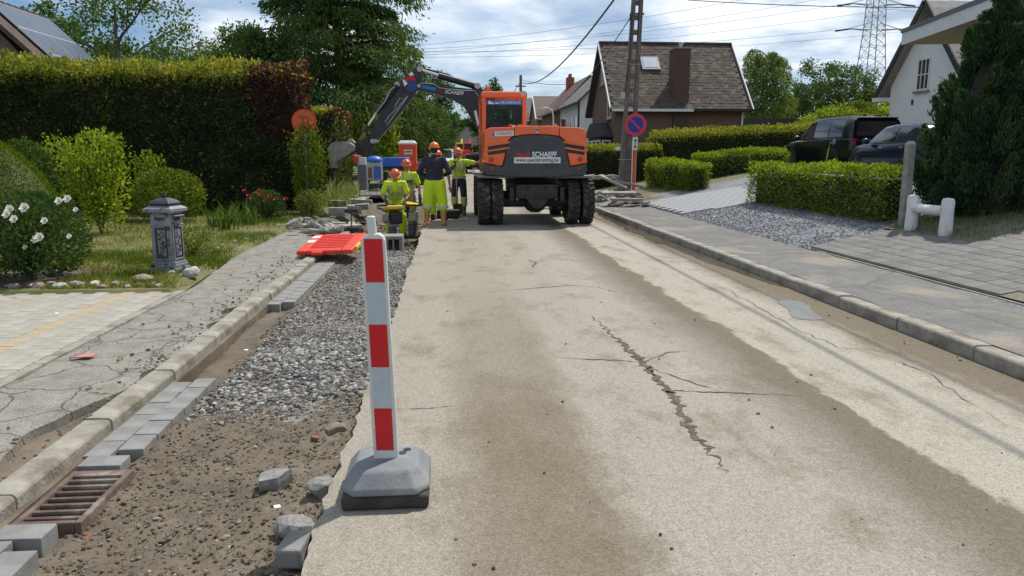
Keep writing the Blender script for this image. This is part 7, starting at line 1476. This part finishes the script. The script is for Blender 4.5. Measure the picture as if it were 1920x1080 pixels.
pan = mat('solar_panel', (.055, .065, .085), (.075, .085, .105), 2, .25, spec=.7); alu = mat('panel_edge', (.45, .47, .49), None, rough=.4, metal=.5)
for j in range(3):
    for i in range(2):
        c = Vector((xr_, 25.1-i*1.68, zr_))+ud*(.55+j*1.02)+nd*.07; M_ = Matrix((ud, Vector((0, 1, 0)), nd)).transposed(); mb = MB(); mb.box(c, (1.0, 1.66, .035), M_); po = mb.build('solar_panel', alu, lr, off=lo); mb = MB(); mb.box(c+nd*.019, (.955, 1.62, .004), M_); mb.build('cells', pan, po, off=lo)
for k in range(13): one('cyl', (xr_, 26.3-k*.32, zr_+.02), (xr_, 26.0-k*.32, zr_+.035), .09, .10, 8).build('ridge_tile', tile_ms[0], lr, off=lo)
# dark flat garage behind the long hedge
x0, z0 = XZ(1392, 222, 46); x1, _ = XZ(1512, 222, 46); t = thing('flat_garage', 'low dark flat roofed garage right of the brown house', 'garage', ((x0+x1)/2, 48, .5)); one('box', (0, 0, (z0-.7)/2), (x1-x0-.3, 4, z0-.7)).build('wall', brick_b, t); one('box', (0, 0, z0-.5-.18), (x1-x0, 4.4, .34)).build('roof_edge', trim_k, t); one('box', (0, -2.02, .9), (2.0, .03, 1.9)).build('door', trim_w, t)

# ------------------------------------------------------------------ pylon, poles, wires
galv = mat('pylon_steel', (.30, .325, .355), None, rough=.6, metal=.3)
pb = P(1620, 288, 150); PY = thing('pylon', 'lattice steel electricity pylon behind the trees on the right', 'pylon', (pb[0], 150, RZ1)); PH = 44.
def pwid(z): return np.interp(z, [0, 15, 25, 44], [4.6, 2.1, 1.45, .9])
zl = [0, 3.6, 7, 10, 12.8, 15.3, 17.6, 19.8, 21.9, 23.9, 25.8, 27.6, 29.4, 31.2, 33, 35, 37, 39, 41, 43]
for a, b in ((-1, -1), (1, -1), (1, 1), (-1, 1)): one('tube', [(a*pwid(z), b*pwid(z), z) for z in zl], .10, 5).build('leg', galv, PY)
for f_ in range(4):
    m = MB(); c0, c1 = [((-1, -1), (1, -1)), ((1, -1), (1, 1)), ((1, 1), (-1, 1)), ((-1, 1), (-1, -1))][f_]
    for za, zb in zip(zl[:-1], zl[1:]):
        m.bar((c0[0]*pwid(za), c0[1]*pwid(za), za), (c1[0]*pwid(zb), c1[1]*pwid(zb), zb), .06); m.bar((c1[0]*pwid(za), c1[1]*pwid(za), za), (c0[0]*pwid(zb), c0[1]*pwid(zb), zb), .06); m.bar((c0[0]*pwid(zb), c0[1]*pwid(zb), zb), (c1[0]*pwid(zb), c1[1]*pwid(zb), zb), .06)
    m.build('bracing', galv, PY)
ends = []
for z in (25.0, 29.8, 34.6):
    for s in (-1, 1):
        m = MB(); L_ = 5.2; m.bar((s*1.2, -.7, z), (s*L_, 0, z+.25), .14); m.bar((s*1.2, .7, z), (s*L_, 0, z+.25), .14); m.bar((s*1.1, 0, z+1.4), (s*L_, 0, z+.3), .12); m.build('crossarm', galv, PY); one('cyl', (s*L_, 0, z+.2), (s*(L_+2.6), -.6*s, z-.15), .17, n=8).build('insulator', black, PY); ends.append((s, z))
wirem = mat('wire', (.05, .055, .06), None, rough=.5)
def wire(label, a, b, sag, rad, group='overhead wires', n=26, cat='wire'):
    a, b = Vector(a), Vector(b); t = thing('overhead_wire', label, cat, tuple(a), 0, group); q = [(b-a)*(k/n)-Vector((0, 0, sag*4*(k/n)*(1-k/n))) for k in range(n+1)]; one('tube', q, rad, 5).build('cable', wirem, t, smooth=True); return t
for i, (s, z) in enumerate(ends):
    a = Vector((pb[0]+s*7.6, 150, RZ1+z)); yL = (28, 48, 62, 78, 92, 108)[i]; q = P(-200, yL, 170+8*s); wire(['topmost', 'second', 'third', 'fourth', 'fifth', 'lowest'][i]+' high voltage line crossing the sky to the pylon', a, q, 5.5+i*.3, .03, 'high voltage lines')
    q2 = P(2300, yL-40, 180); wire('high voltage line leaving the pylon to the right', a, q2, 2, .03, 'lines right of the pylon')
FP = P(976, 288, 72); t = thing('far_pole', 'slim dark utility pole rising behind the excavator cab', 'utility pole', (FP[0], 72, .1)); ztop = P(976, 143, 72)[2]; one('cyl', (0, 0, 0), (0, 0, ztop), .16, .13, 10).build('shaft', pc, t); one('box', (0, 0, ztop-1.0), (1.0, .08, .1)).build('crossarm', dirty_steel, t)
ft_ = Vector((FP[0], 72, ztop-.5))
wire('thick sagging cable from the far pole rising to the top of the picture', ft_, P(1165, -20, 24), 1.1, .035); pt = Vector((6.06, 25.2, 6.0))
wire('thin cable from the concrete pole down to the far houses', pt, P(1045, 192, 62), .6, .018); wire('cable from the far pole to the red brown house', ft_+Vector((0, 0, .2)), P(1085, 156, 60), .25, .022)
wire('short stay wire left of the far pole', ft_, P(962, 175, 72), 0, .03); wire('cable leaving the top of the concrete pole towards the right', Vector((6.2, 25.2, 6.5)), P(1250, -12, 20), .05, .018)
for i, (dx, z) in enumerate(((0.0, 7.1), (.42, 7.0))): wire(['left', 'right'][i]+' street cable from the concrete pole passing over the camera side', (6.1+dx, 25.2, z), (5.45+dx*1.2, -14, z), .35, .022 if i == 0 else .015, 'street cables')
wire('long cable crossing the sky above the white gable', P(1290, 0, 60), P(2000, 10, 45), .3, .03)
p = P(1037, 250, 56); t = thing('street_lamp', 'thin white bent street lamp in front of the red brown house', 'street lamp', (p[0], 56, .1)); zz = P(1037, 205, 56)[2]; one('tube', [(0, 0, 0), (0, 0, zz-.6), (-.1, 0, zz-.15), (-.45, 0, zz), (-.7, 0, zz)], .05, 8).build('pole', trim_w, t, smooth=True); one('box', (-.85, 0, zz-.01), (.4, .16, .08)).build('lamp_head', trim_w, t, bevel=.02)
